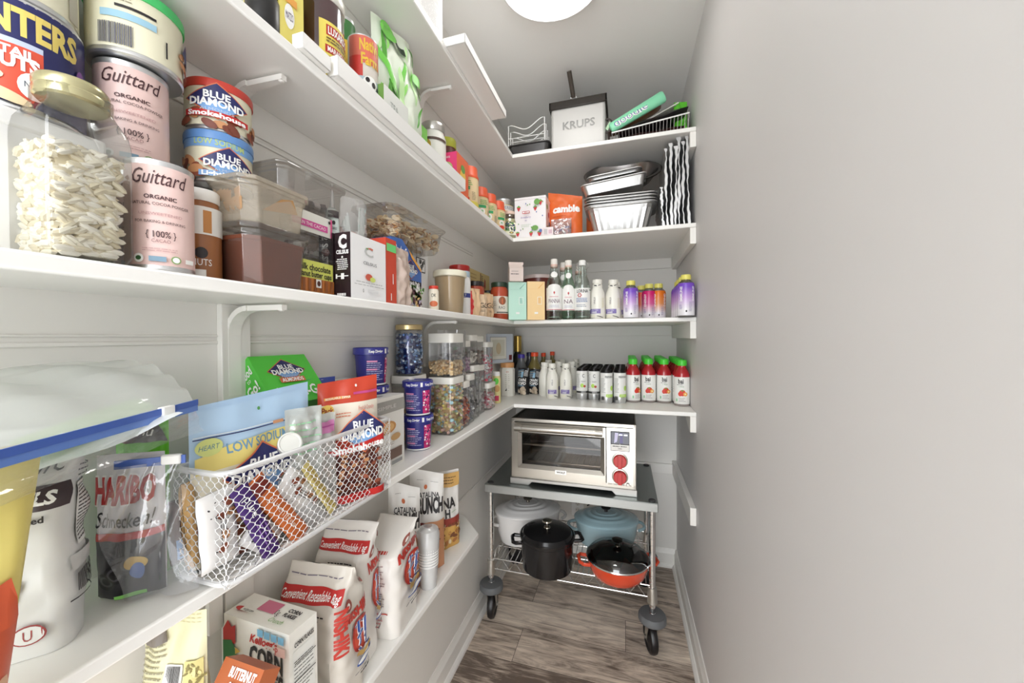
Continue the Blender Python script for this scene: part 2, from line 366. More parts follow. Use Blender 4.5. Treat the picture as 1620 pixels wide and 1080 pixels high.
# wall outlet behind the cart
P = at(914, 800, Y=YB); t = thing('wall_outlet', 'white electrical wall outlet behind the cart above the pots', 'outlet', (P.x, YB-.001, P.z))
b = MB(); b.box(-.036, .036, -.006, 0, -.057, .057, WHT); a = Art(b, lambda u, v, o: (u, -.006-o, v))
for z in (.02, -.02): a.ell(0, z, .015, .015, M((225, 223, 218), .4)); a.rect(-.007, z-.004, -.005, z+.006, INK); a.rect(.005, z-.004, .007, z+.006, INK); a.ell(0, z-.009, .002, .002, INK)
b.build('cover_plate', t, bevel=.002)
# ---------------------------------------------------------------- cart
CX0, CX1, CY0, CY1, CT = -.600, .106, 1.632, 2.072, .643
t = thing('kitchen_cart', 'grey metal wheeled cart with solid top and wire lower shelf', 'cart', ((CX0+CX1)/2, (CY0+CY1)/2, 0)); ox, oy = -(CX0+CX1)/2, -(CY0+CY1)/2
GREYM = M((168, 170, 168), .38, .85, 'galvanised_steel', bump=.03); GREYT = M((150, 156, 154), .3, .9, 'cart_top_steel', bump=.02); RUB = M((96, 98, 100), .6, name='grey_rubber'); TYRE = M((26, 24, 25), .35, name='tyre')
x0, x1, y0, y1 = CX0+ox, CX1+ox, CY0+oy, CY1+oy
b = MB(); b.box(x0-.022, x1+.022, y0-.022, y1+.022, CT-.004, CT, GREYT)
for s in ((x0-.022, x1+.022, y0-.022, y0-.018), (x0-.022, x1+.022, y1+.018, y1+.022), (x0-.022, x0-.018, y0-.022, y1+.022), (x1+.018, x1+.022, y0-.022, y1+.022)): b.box(*s, CT-.038, CT-.003, GREYM)
b.box(x0-.021, x1+.021, y0-.021, y1+.021, CT-.007, CT-.0035, GREYT)
b.build('top_tray', t, bevel=.0015)
for X in (x0, x1):
    for Y in (y0, y1):
        p = MB(); pr = []; z = .155
        pr = [(.0127, .16)]
        while z < CT: pr += [(.0127, z), (.0118, z+.001), (.0118, z+.003), (.0127, z+.004)]; z += .0254
        pr += [(.0127, CT-.001), (.014, CT), (.013, CT+.004), (.0005, CT+.004)]
        q = p.lathe(pr[:-3], CHROME, 20, (X, Y)).build('post', t)
        MB().lathe([(.0145, CT-.03), (.0145, CT+.003), (.012, CT+.005), (.0005, CT+.005)], M((50, 50, 52), .5, name='cap'), 20, (X, Y)).build('post_cap', t)
        MB().lathe([(.0135, .288), (.0175, .286), (.020, .243), (.0205, .222), (.0135, .22)], STEEL, 20, (X, Y)).build('collar', t)
        rz = .12 if X < 0 else .25
        c = MB().lathe([(.016, .178), (.050, .176), (.055, .168), (.055, .15), (.049, .144), (.016, .142)], RUB, 32, (X, Y)).build('bumper', t)
        c = MB(); c.T = Matrix.Translation((X, Y, 0)) @ Matrix.Rotation(rz if Y < 0 else 1.2, 4, 'Z')
        c.box(-.022, .022, -.02, .028, .137, .142, STEEL)
        for s in (-1, 1): c.prism([(-.018, .14), (.022, .14), (.034, .075), (.030, .053), (.014, .053)], s*.0195-.0012, s*.0195+.0012, STEEL, 'x')
        for s in (-1, 1): c.box(min(s*.02, s*.027), max(s*.02, s*.027), .016, .028, .057, .069, STEEL)
        fk = c.build('caster_fork', t)
        c = MB(); c.T = Matrix.Translation((X, Y, 0)) @ Matrix.Rotation(rz if Y < 0 else 1.2, 4, 'Z') @ Matrix.Translation((0, .022, .0635)) @ Matrix.Rotation(pi/2, 4, 'Y')
        c.lathe([(.006, -.017), (.022, -.017), (.034, -.009), (.046, -.009), (.054, -.015), (.061, -.012), (.0635, -.004), (.0635, .004), (.061, .012), (.054, .015), (.046, .009), (.034, .009), (.022, .017), (.006, .017)], TYRE, 36)
        w_ = c.build('wheel', fk)
# wire shelf
b = MB(); WR = M((214, 212, 208), .22, 1, 'chrome_wire'); zt = .292
for z in (.292, .245):
    b.tube([(x0, y0-.003, z), (x1, y0-.003, z)], .0034, WR); b.tube([(x0, y1, z), (x1, y1, z)], .0034, WR); b.tube([(x0, y0, z), (x0, y1, z)], .0034, WR); b.tube([(x1, y0, z), (x1, y1, z)], .0034, WR)
for Y in (y0-.003, y1):
    n = 22; b.tube([(x0+.03+(x1-x0-.06)*i/n, Y, .288 if i % 2 else .249) for i in range(n+1)], .0026, WR)
for X in (x0, x1):
    n = 12; b.tube([(X, y0+.03+(y1-y0-.06)*i/n, .288 if i % 2 else .249) for i in range(n+1)], .0026, WR)
n = 30
for i in range(1, n): X = x0+(x1-x0)*i/n; b.tube([(X, y0, zt+.001), (X, y1, zt+.001)], .0017, WR, 6)
for i in range(1, 4): Y = y0+(y1-y0)*i/4; b.tube([(x0, Y, zt-.004), (x1, Y, zt-.004)], .003, WR)
b.build('wire_shelf', t); ZS = zt+.0035
# ---------------------------------------------------------------- toaster oven
OW, OD = .552, .40; t = thing('toaster_oven', 'stainless steel toaster oven with two red knobs, on the cart', 'toaster oven', (-.2305, 1.655, CT), -.002)
SS = M((184, 179, 170), .30, 1, 'stainless_steel'); SSB = M((178, 174, 166), .35, 1, 'stainless_dark'); SSL = M((198, 194, 187), .26, 1, 'stainless_bright'); DK = M((34, 30, 28), .4, name='oven_interior')
h0, h1 = .026, .303; w2 = OW/2; dr = .125  # window/door up to x = w2-dr
b = MB(); b.box(-w2, -w2+.006, 0, OD, h0, h1, SSB); b.box(w2-.006, w2, 0, OD, h0, h1, SSB); b.box(-w2, w2, OD-.006, OD, h0, h1, SSB); b.box(-w2, w2, 0.004, OD, h0, h0+.006, SSB)
b.box(-w2, w2, .0, .012, h1-.016, h1, SS)
b.box(-w2+.006, w2-.006, .012, OD-.006, h1-.012, h1-.008, M((60, 54, 50), .3, .9, 'oven_top'))
b.box(-w2, w2, .0, .012, h0, h0+.02, SS); b.box(-w2, -w2+.018, 0, .012, h0, h1, SS); b.box(w2-.014, w2, 0, .012, h0, h1, SS)
b.build('housing', t, bevel=.0015)
b = MB(); b.box(-w2, w2, -.006, .02, .0, .0, SS); b = MB()
pf = [(-w2-.003, 0), (-w2+.085, 0), (-w2+.1, .016), (w2-.1, .016), (w2-.085, 0), (w2+.003, 0), (w2+.003, h0+.004), (-w2-.003, h0+.004)]
b.prism(pf, -.010, .03, M((176, 174, 170), .4, .9, 'cast_base'), 'y'); b.build('foot_rail', t, bevel=.002); b = MB(); b.prism(pf, OD-.03, OD, M((176, 174, 170), .4, .9, 'cast_base'), 'y'); b.build('foot_rail', t, bevel=.002)
b = MB(); IN = M((74, 66, 60), .6, .2, 'enamel')
xa, xb = -w2+.02, w2-dr-.012
b.box(xa, xa+.004, .03, OD-.02, .05, h1-.03, IN); b.box(xb-.004, xb, .03, OD-.02, .05, h1-.03, IN); b.box(xa, xb, OD-.024, OD-.02, .05, h1-.03, IN); b.box(xa, xb, .03, OD-.02, .046, .05, IN); b.box(xa, xb, .03, OD-.02, h1-.03, h1-.026, IN)
b.build('oven_cavity', t)
b = MB(); b.T = None
for z in (.10,):
    for i in range(15): b.tube([(xa+.01+(xb-xa-.02)*i/14, .04, z), (xa+.01+(xb-xa-.02)*i/14, OD-.03, z)], .0014, CHROME, 6)
    for y in (.04, .2, OD-.03): b.tube([(xa+.004, y, z-.002), (xb-.004, y, z-.002)], .0024, CHROME)
b.build('wire_rack', t)
b = MB(); py0, py1 = .06, OD-.05; zz = .15
b.grid(lambda u, v: (xa+.03+(xb-xa-.06)*u, py0+(py1-py0)*v, zz+(.022 if (u in (0, 1) or v in (0, 1)) else 0)), 12, 8, ALU)
b.box(xa+.012, xb-.012, py0-.012, py0-.004, zz+.018, zz+.024, ALU); b.box(xa+.012, xb-.012, py1, py1+.012, zz+.018, zz+.024, ALU); b.box(xa+.012, xa+.03, py0-.01, py1+.01, zz+.018, zz+.024, ALU)
b.box(xa+.05, xb-.05, py0+.03, py1-.02, zz+.024, zz+.030, M((120, 116, 118), .5, .5, 'tray_grid'))
b.build('baking_tray', t)
b = MB()
for z in (.068, h1-.05): b.tube([(xa+.01, .12, z), (xb-.01, .12, z)], .004, M((196, 190, 184), .3, .5, 'element'))
b.build('heating_element', t)
# door: a frame with bevelled window surround
b = MB(); X0, X1, Z0, Z1 = -w2+.018, w2-dr, h0+.022, h1-.018; u0, u1, v0, v1 = X0+.034, X1-.022, Z0+.047, Z1-.052
def ring(b, o, i, yo, yi, mat):
    vo = [(o[0], yo, o[2]), (o[1], yo, o[2]), (o[1], yo, o[3]), (o[0], yo, o[3])]; vi = [(i[0], yi, i[2]), (i[1], yi, i[2]), (i[1], yi, i[3]), (i[0], yi, i[3])]
    b.add(vo+vi, [(0, 1, 5, 4), (1, 2, 6, 5), (2, 3, 7, 6), (3, 0, 4, 7)], mat)
ring(b, (X0, X1, Z0, Z1), (u0-.017, u1+.017, v0-.017, v1+.01), -.012, -.012, SS); ring(b, (u0-.017, u1+.017, v0-.017, v1+.01), (u0, u1, v0, v1), -.012, .0, SSL)
ring(b, (X0, X1, Z0, Z1), (X0, X1, Z0, Z1), -.012, .012, SSB); ring(b, (u0, u1, v0, v1), (u0, u1, v0, v1), 0, .012, DK)
dd = b.build('door', t)
b = MB(); b.box(u0, u1, .003, .006, v0, v1, CLEAR((205, 200, 195), .03, .02, 'oven_glass')); b.build('window_pane', dd)
b = MB(); zc = Z1-.017
b.tube([(X0+.04, -.040, zc), (X1-.04, -.040, zc)], .0145, SSL, 20)
for s in ((X0+.012, X0+.042), (X1-.042, X1-.012)): b.tube([(s[0], -.040, zc), (s[1], -.040, zc)], .0155, SSB, 20); b.box(s[0]+.006, s[0]+.02, -.04, -.011, zc-.008, zc+.008, SSB)
b.build('door_handle', dd)
b = MB(); b.box(X0+.19, X0+.24, -.0135, -.0118, Z0+.018, Z0+.036, M((230, 229, 225), .3, .6, 'badge')); a = Art(b, lambda u, v, o: (u, -.0135-o, v), 1); a.text('WOLF', X0+.215, Z0+.027, .0085, INK, .038, bold=.03); b.build('badge', dd)
# control panel
b = MB(); b.box(X1+.004, w2-.012, -.011, .012, Z0-.004, Z1+.002, SSL); a = Art(b, lambda u, v, o: (u, -.011-o, v), 1); pc = (X1+.004+w2-.012)/2
a.rect(pc-.039, .19, pc+.039, .274, INK); a.rect(pc-.037, .192, pc+.037, .218, M((224, 222, 216), .35))
a.lines(pc-.03, .206, pc+.03, .215, 1, INK); a.text('TIMER', pc, .201, .006, INK); a.rect(pc-.001, .208, pc+.001, .222, WHT)
a.rect(pc-.036, .222, pc+.036, .271, M((30, 26, 52), .1, name='display_glass')); a.poly([(pc-.02, .268), (pc-.006, .268), (pc-.012, .23), (pc-.024, .224)], M((196, 190, 220), .3))
a.rect(pc+.0, .225, pc+.012, .268, M((84, 76, 128), .3)); a.rect(pc-.004, .258, pc+.010, .263, M((235, 238, 255), .3, emit=1.5)); a.rect(pc+.016, .258, pc+.03, .263, M((235, 238, 255), .3, emit=1.5))
a.lines(pc-.05, .045, pc+.05, .05, 1, M((120, 118, 114), .5)); a.ell(pc+.032, .052, .006, .006, M((120, 118, 114), .5)); a.ell(pc+.032, .052, .0048, .0048, SSL)
b.build('control_panel', t)
for z in (.150, .082):
    K = M((190, 40, 40), .35, name='red_knob'); b = MB(); b.T = Matrix.Translation((pc, -.011, z)) @ Matrix.Rotation(pi/2, 4, 'X')
    b.lathe([(.033, 0), (.033, .002), (.0305, .003)], SS, 32); b.lathe([(.0275, .002), (.0265, .016), (.025, .018), (.0005, .018)], K, 32)
    b.box(-.008, .008, -.026, .026, .016, .030, K); b.build('knob', t, bevel=.001)
# ---------------------------------------------------------------- pots
def oval_pot(label, cx, cy, z, a, bq, h, ang, col, knobm, ridges=True, low=None, lid=True):
    e = M(col, .18, name='enamel_'+label.split()[0], coat=.6); t = thing('dutch_oven', label, 'cooking pot', (cx, cy, z), ang, 'enamelled pots on the cart'); k = bq/a
    b = MB(); b.lathe([(a*.74, 0), (a*.84, .008), (a*.93, h*.4), (a*.97, h*.85), (a, h), (a*.97, h), (a*.93, h*.8), (a*.8, .02), (.001, .015)], e, 56, sx=1, sy=k, sq=2.15)
    bd = b.build('pot_body', t)
    for s in (-1, 1):
        hb = MB(); n = 14; pts = []
        for i in range(n+1):
            q = -1+2*i/n; pts.append((s*(a*.95+.038*(1-abs(q)**3.2)), q*bq*.42, h*.72+.004*(1-q*q)))
        hb.tube(pts, .0075, e, 10); hb.build('handle', t)
    if lid:
        l = MB(); H = a*.17; pr = [(a*1.01, h+.001), (a*1.015, h+.008), (a*.99, h+.012)]
        for i in range(1, 26):
            q = 1-i/25; r = a*.99*q; zz = h+.012+H*(1-q**2.2)
            if ridges and (int(q*9) % 2 == 0) and .3 < q < .85: zz += .0022
            pr.append((max(r, .0005), zz))
        l.lathe(pr, e, 56, sx=1, sy=k, sq=2.15); ld = l.build('lid', t); zt = h+.012+H
        kk = MB(); kk.lathe([(.009, zt-.003), (.008, zt+.010), (.022, zt+.016), (.024, zt+.022), (.018, zt+.027), (.0005, zt+.028)], knobm, 28, sy=.8); kk.build('knob', ld)
    return t
oval_pot('white enamelled oval dutch oven at the rear left of the cart', -.474, 1.836, ZS, .166, .114, .145, .5, (238, 236, 234), M((140, 134, 124), .25, 1, 'pewter_knob'))
oval_pot('pale blue enamelled oval dutch oven at the rear right of the cart', -.092, 1.915, ZS, .155, .115, .112, .25, (168, 198, 206), M((26, 24, 24), .3, name='black_knob'))
# black cocotte
P, r = foot(866, 917, 72, ZS); t = thing('cocotte', 'tall round black cast iron cocotte with steel knob, front of the cart', 'cooking pot', (P.x, P.y, ZS), .35, 'enamelled pots on the cart')
BE = M((20, 19, 21), .16, name='black_enamel'); r = .118; h = .138
MB().lathe([(r*.86, 0), (r*.93, .006), (r*.96, h*.5), (r*.98, h-.01), (r*1.02, h-.006), (r*1.02, h), (r*.97, h), (r*.95, h*.8), (r*.8, .01), (.001, .01)], BE, 56).build('pot_body', t)
for s in (-1, 1):
    b = MB(); b.tube([(s*r*.97, -.03, h-.012), (s*(r+.026), -.034, h-.010), (s*(r+.036), -.025, h-.010), (s*(r+.036), .025, h-.010), (s*(r+.026), .034, h-.010), (s*r*.97, .03, h-.012)], .008, BE, 10); b.build('handle', t)
l = MB(); l.lathe([(r*1.03, h+.001), (r*1.04, h+.009), (r*1.0, h+.014), (r*.97, h+.012), (r*.9, h+.024), (r*.6, h+.034), (r*.2, h+.037), (.0005, h+.037)], BE, 56); ld = l.build('lid', t)
k = MB(); z = h+.036; k.lathe([(.016, z), (.014, z+.004), (.006, z+.008), (.006, z+.02), (.016, z+.026), (.022, z+.028), (.02, z+.033), (.0005, z+.035)], M((180, 172, 160), .15, 1, 'brass_nickel'), 28); k.build('knob', ld)
# orange-red braiser with a glass lid
P, r = foot(976, 930, 74, ZS); t = thing('braiser', 'orange red braiser with a domed glass lid, front right of the cart', 'cooking pot', (P.x+.002, P.y+.008, ZS), .28, 'enamelled pots on the cart')
RE = M((214, 72, 40), .15, name='orange_enamel', coat=.8); REI = M((60, 48, 44), .3, name='pot_inside'); r = .131; h = .072
b = MB(); b.lathe([(r*.74, 0), (r*.82, .006), (r*.93, h*.45), (r*.985, h*.85), (r, h), (r*.975, h)], RE, 56); b.openlathe([(r*.975, h), (r*.95, h*.75), (r*.84, .02), (r*.7, .01), (.001, .01)], REI, 56); b.build('pot_body', t)
for s in (-1, 1):
    b = MB(); b.tube([(s*r*.95, -.036, h-.014), (s*(r+.022), -.038, h-.010), (s*(r+.034), -.024, h-.008), (s*(r+.034), .024, h-.008), (s*(r+.022), .038, h-.010), (s*r*.95, .036, h-.014)], .0075, RE, 10); b.build('handle', t)
l = MB(); G = CLEAR((190, 190, 188), .12, .02, 'lid_glass'); l.openlathe([(r*.99, h+.004), (r*.96, h+.014), (r*.85, h+.028), (r*.6, h+.041), (r*.3, h+.048), (.004, h+.05)], G, 56); l.lathe([(r*1.0, h), (r*1.015, h+.003), (r*1.0, h+.007), (r*.97, h+.006), (r*.97, h)], CHROME, 56); ld = l.build('glass_lid', t)
k = MB(); z = h+.049; k.lathe([(.014, z), (.012, z+.004), (.005, z+.008), (.005, z+.018), (.02, z+.022), (.022, z+.027), (.0005, z+.029)], M((90, 84, 78), .2, 1, 'knob_metal'), 28); k.build('knob', ld)
# power cord
t = MB(); t.tube([(.03, 2.12, CT), (.02, 2.2, CT-.05), (-.0, 2.26, .50), (-.08, 2.28, .40), (-.22, 2.28, .30)], .0035, BLACK); o = t.build('power_cord'); o['label'] = 'black oven power cord hanging behind the cart to the outlet'; o['category'] = 'power cord'
# ---------------------------------------------------------------- generic packages
def cyl(r, tz=None):
    def S(u, v, o):
        R = (r if tz is None else tz(v))+o; a = -pi/2+u/(r if tz is None else tz(v)); return (R*cos(a), R*sin(a), v)
    return S
def GRAD(c1, c2, z0, z1, rough=.25, name='printed_gradient', mid=None):
    m = bpy.data.materials.new(name); m.use_nodes = True; nt = m.node_tree; b = nt.nodes['Principled BSDF']; b.inputs['Roughness'].default_value = rough
    tc = nt.nodes.new('ShaderNodeTexCoord'); sx = nt.nodes.new('ShaderNodeSeparateXYZ'); mr = nt.nodes.new('ShaderNodeMapRange'); mr.inputs[1].default_value = z0; mr.inputs[2].default_value = z1
    r = nt.nodes.new('ShaderNodeValToRGB'); e = r.color_ramp.elements; e[0].color = tuple(map(lin, c1))+(1,); e[1].color = tuple(map(lin, c2))+(1,)
    if mid: x = e.new(.5); x.color = tuple(map(lin, mid))+(1,)
    L = nt.links.new; L(tc.outputs['Object'], sx.inputs[0]); L(sx.outputs[2], mr.inputs[0]); L(mr.outputs[0], r.inputs[0]); L(r.outputs[0], b.inputs['Base Color']); return m
def carton(label, p0, p1, z, ytop, depth_, mat, art=None, name='carton', cat='box', group=None, h=None, bevel=.0012, raised=0):
    P, rz, w = line2(p0, p1, z)
    if h is None: h = hgt(p0[0], p0[1], ytop, z) if isinstance(ytop, (int, float)) else ytop[0]
    t = thing(name, label, cat, (P.x, P.y, z+raised), rz, group); b = MB(); b.box(-w/2, w/2, 0, depth_, 0, h, mat)
    if art:
        F = Art(b, lambda u, v, o: (u, -o, v), 9); L_ = Art(b, lambda u, v, o: (-w/2-o, depth_-u, v), 9); R_ = Art(b, lambda u, v, o: (w/2+o, u, v), 9); T_ = Art(b, lambda u, v, o: (u, v, h+o), 9)
        art(F, L_, R_, T_, w, h, depth_)
    b.build('carton_body', t, smooth=0); return t, w, h
def revolved(name, label, cat, P, z, rz, group, parts):
    t = thing(name, label, cat, (P.x, P.y, z), rz, group)
    for nm, f in parts:
        b = MB(); f(b); b.build(nm, t)
    return t
ORD = ['front', 'second', 'third', 'fourth', 'fifth', 'sixth', 'seventh']
# ================= shelf 4, end part: red drink bottles
GREENC = M((76, 205, 60), .35, name='green_cap'); REDL = M((176, 30, 40), .12, name='red_drink', coat=.5); LABW = M((238, 238, 234), .4, name='paper_label')
def bai_body(b):
    r = .0328; b.lathe([(r*.92, 0), (r, .006), (r, .128), (r*.985, .14), (r*.8, .158), (r*.55, .17), (.0165, .174), (.0165, .186)], REDL, 32)
    b.lathe([(r*.93, 0), (r+.0002, .004), (r+.0002, .012)], M((150, 140, 136), .3), 32)
def bai_label(b):
    r = .0328; b.openlathe([(r+.0004, .010), (r+.0004, .130)], LABW, 40)
    a = Art(b, cyl(r+.0004), .008, .0002); a.text('bai', .006, .112, .020, INK, bold=.03); a.lines(-.01, .094, .024, .098, 1, INK, .5, 2); a.text('5  MENOS', .008, .088, .005, M((70, 120, 60), .5))
    SR = M((214, 60, 44), .5); SG = M((90, 160, 60), .5); a.ell(.012, .060, .013, .014, SR); a.ell(.003, .055, .008, .010, SR); a.poly([(.004, .072), (.02, .072), (.012, .066)], SG); a.ell(.024, .055, .009, .009, M((232, 160, 70), .5)); a.ell(.024, .055, .004, .004, M((244, 224, 170), .5))
    a.rect(-.014, .022, -.008, .034, M((150, 205, 160), .5)); a.lines(-.002, .020, .026, .040, 3, M((150, 140, 140), .5), .3, 5); a.text('b a i', -.055, .07, .014, INK, rot=pi/2)
def bai_cap(b): b.lathe([(.0195, .180), (.0205, .184), (.0205, .202), (.018, .206), (.0005, .2065)], GREENC, 28)
cols = [(1001.5, 637), (1026, 637), (1050.5, 638), (1082, 643)]; proto = None
cn = ['leftmost', 'second from the left', 'third from the left', 'rightmost']
for c, (px, yb) in enumerate(cols):
    P, _ = foot(px, yb, 26, T4); P.x = min(P.x, XR-.0345)
    for k in range(6):
        lab = 'red drink bottle with green cap, %s column, %s in line' % (cn[c], ORD[k])
        x, y = P.x, P.y+.0665*k
        if y > YB-.06: break
        if proto is None: proto = revolved('drink_bottle', lab, 'bottle', P, T4, face_cam(P)+.35, 'red drink bottles with green caps', [('bottle_body', bai_body), ('label', bai_label), ('cap', bai_cap)])
        else: copy_thing(proto, (x, y, T4), face_cam(P)+[.0, -.25, -.1, -.3][c] if k == 0 else .1*k, lab)
# slim cans
ALC = M((214, 215, 216), .3, .9, 'can_metal'); CANW = M((232, 232, 228), .35, name='can_print')
def can_body(st):
    def f(b):
        r = .0285; b.lathe([(r*.84, 0), (r*.9, .003), (r, .012), (r, .143)], CANW, 32); b.lathe([(r, .143), (r*.93, .150), (r*.9, .154), (r*.93, .156), (r*.88, .1555), (r*.86, .152), (.0005, .151)], M((40, 38, 38), .3, .7, 'black_can_top'), 32)
        b.openlathe([(r*.9, .002), (r+.0002, .012), (r+.0002, .03)], ALC, 32)
        a = Art(b, cyl(r+.0003), .008, .0002); G = M((176, 214, 90), .45)
        if st == 0: a.rect(-.04, .034, .04, .044, M((60, 60, 58), .4)); a.rect(-.01, .035, .014, .043, M((150, 150, 148), .4)); a.text('C', 0, .12, .016, M((90, 90, 88), .4), bold=.02); a.text('CELSIUS', 0, .092, .006, INK); a.ell(-.006, .072, .008, .01, G); a.ell(.006, .068, .006, .006, M((180, 80, 60), .5)); a.lines(-.036, .06, -.016, .13, 14, M((120, 120, 118), .5), .3, 4)
        else: a.rect(-.008, .030, .03, .044, G); a.text('CELSIUS', .006, .037, .006, WHT); a.lines(-.034, .05, -.01, .12, 12, M((150, 150, 148), .5), .3, 6); a.ell(.02, .072, .008, .012, G); a.bars(-.03, .016, -.016, .034, bg=False); a.lines(-.012, .12, .03, .13, 2, INK, .5, 3)
    return f
cn2 = ['leftmost', 'second', 'third', 'rightmost']; pr = [None, None]
for c, (px, yb) in enumerate([(921, 632.5), (940, 633.5), (959.5, 638.5), (980.5, 638.5)]):
    st = 0 if c < 2 else 1; P, _ = foot(px, yb, 19, T4)
    for k in range(6 if c < 2 else 7):
        lab = 'slim white energy drink can with black top, %s column, %s in line' % (cn2[c], ORD[k]); x, y = P.x, P.y+.0582*k
        if pr[st] is None: pr[st] = revolved('drink_can', lab, 'can', P, T4, face_cam(P)+.2, 'slim white drink cans in four columns', [('can_body', can_body(st))])
        else: copy_thing(pr[st], (x, y, T4), face_cam(P)+[.5, 0, -.2, .25][c]+k*.4, lab)
# white shake bottles
SH = M((236, 234, 224), .3, name='white_shake_bottle'); PURL = M((132, 118, 176), .5)
def shake_body(b):
    r = .0315; b.lathe([(r*.92, 0), (r, .005), (r, .10), (r*.92, .118), (.0195, .142), (.0175, .148)], SH, 32)
    a = Art(b, cyl(r), .008, .0002); a.text('VANILLA', -.008, .082, .008, M((90, 84, 96), .5), rot=pi/2); a.rect(-.03, .026, .016, .046, PURL); a.text('PROTEIN', -.008, .0405, .007, M((215, 212, 235), .5)); a.text('SHAKE', -.010, .0315, .007, WHT, bold=.03)
    a.poly([(.0, .018), (.026, .010), (.026, .007), (.004, .014)], INK); a.ell(-.014, .014, .01, .006, M((240, 236, 215), .5)); a.lines(.02, .05, .034, .095, 10, M((210, 206, 170), .5), .4, 4)
def shake_cap(b):
    b.lathe([(.0185, .143), (.0205, .146), (.020, .155), (.0175, .157), (.0175, .16), (.0195, .161), (.0195, .176), (.018, .178), (.0005, .1785)], SH, 28)
    a = Art(b, cyl(.0205), .006, .0002); a.poly([(-.012, .150), (.0, .147), (.0, .152), (-.01, .153)], INK); a.poly([(.004, .149), (.016, .152), (.016, .155), (.006, .152)], INK)
sp = None
for i, (px, yb, lab) in enumerate([(873.5, 631, 'white shake bottle, front left one of the pair beside the slim cans'), (895.5, 631, 'white shake bottle, front right one, touching the slim cans'), (862, 627, 'white shake bottle nearest the black popcorn bags'), (884, 624, 'white shake bottle just behind the gap of the front pair'), (905, 624, 'white shake bottle behind, against the slim cans'), (868, 618, 'white shake bottle in the rear row, far left'), (889, 617, 'white shake bottle in the rear row, middle'), (911, 616, 'white shake bottle in the rear row, far right')]):
    P, _ = foot(px, yb, 20, T4)
    if sp is None: sp = revolved('shake_bottle', lab, 'bottle', P, T4, face_cam(P)+.25, 'white shake bottles', [('bottle_body', shake_body), ('cap', shake_cap)])
    else: copy_thing(sp, (P.x, P.y, T4), face_cam(P)+[0, .05, 1.2, .9, 1.1, .8, 2, 1][i], lab)
for px, lab in ((945, 'white shake bottle at the left of the pair on the middle shelf'), (970, 'white shake bottle at the right of the pair on the middle shelf')):
    P, _ = foot(px, 505, 25, T3); P.z = T3; q = copy_thing(sp, (P.x, P.y, T3), face_cam(P)-.1, lab, 'white shake bottles on the middle shelf'); q.scale = (1.13, 1.13, 1.03)
P = at(975, 500, Y=1.84); q = copy_thing(sp, (P.x, P.y, T3), 1., 'white shake bottle behind the pair on the middle shelf', 'white shake bottles on the middle shelf')
# bags, generic
def bag(label, p0, p1, z, h, d, mat, art=None, name='food_bag', cat='bag', group=None, seed=1, lean=0, top=0.0, wr=.004, seal=.93, taper=.0, loc=None, w=None, rz=0, nu=22, nv=22, pinch=.0, back=None, crimp=True, gus=.55, bodyname='bag_body', twist=0, topdrop=0, droop=0):
    if loc is None:
        P, rz, w = line2(p0, p1, z); loc = (P.x, P.y, z); yo = d*.5
    else: yo = 0
    if isinstance(h, tuple): h = hgt(*h, z)
    t = thing(name, label, cat, loc, rz, group); rg = random.Random(seed); ph = [rg.uniform(0, 6.28) for _ in range(12)]
    def thick(q): 
        if q > seal: return .0012
        return d/2*(gus+(1-gus)*min(1, q*5))*(1-(q/seal)**3.5)+.0012
    def wrk(u, q, s): return wr*(sin(9*u/w+ph[0]+4*q)*sin(7*q+ph[1])+.6*sin(17*u/w+ph[2]-9*q)*sin(13*q+ph[3])+.4*sin(31*q+ph[4+s]+5*u/w))*min(1, (1-abs(2*u/w))*4)*(1 if q < seal else .3)
    def surf(s):
        def S(u, v, o):
            q = min(max(v/h, 0), 1); uu = u*(1-taper*q-pinch*sin(pi*q)); v = min(max(v, .0006), h); e = max(0, 1-abs(2*u/w)**2.6)**.55
            y = s*(thick(q)*e+o)+wrk(u, q, 0 if s < 0 else 1)+lean*q*q+droop*max(0, q-seal+.1)*8*h*.1
            zz = v-topdrop*(q**6)*h*(2*u/w)-abs(droop)*max(0, q-seal+.1)**2*h*2; a = twist*q
            x = uu*cos(a)-y*sin(a); y = uu*sin(a)+y*cos(a); return (x, y+yo, zz)
        return S
    b = MB(); Sf, Sb = surf(-1), surf(1)
    b.grid(lambda u, v: Sf((u-.5)*w, v*h, 0), nu, nv, mat); b.grid(lambda u, v: Sb((.5-u)*w, v*h, 0), nu, nv, back or mat)
    b.add([Sf((i/nu-.5)*w, 0, 0) for i in range(nu+1)]+[Sb((.5-i/nu)*w, 0, 0) for i in range(nu+1)], [tuple(range(2*nu+2))], mat)
    if crimp:
        a = Art(b, Sf, .02)
        for i in range(3): a.lines(-w/2*.98, h*(seal+.012+.018*i), w/2*.98, h*(seal+.02+.018*i), 1, back or mat, .5, 3)
    if art: a = Art(b, Sf, min(.008, w/12), .0003); a.base = .0014; art(a, w, h)
    b.build(bodyname, t, smooth=60); return t, Sf, w, h
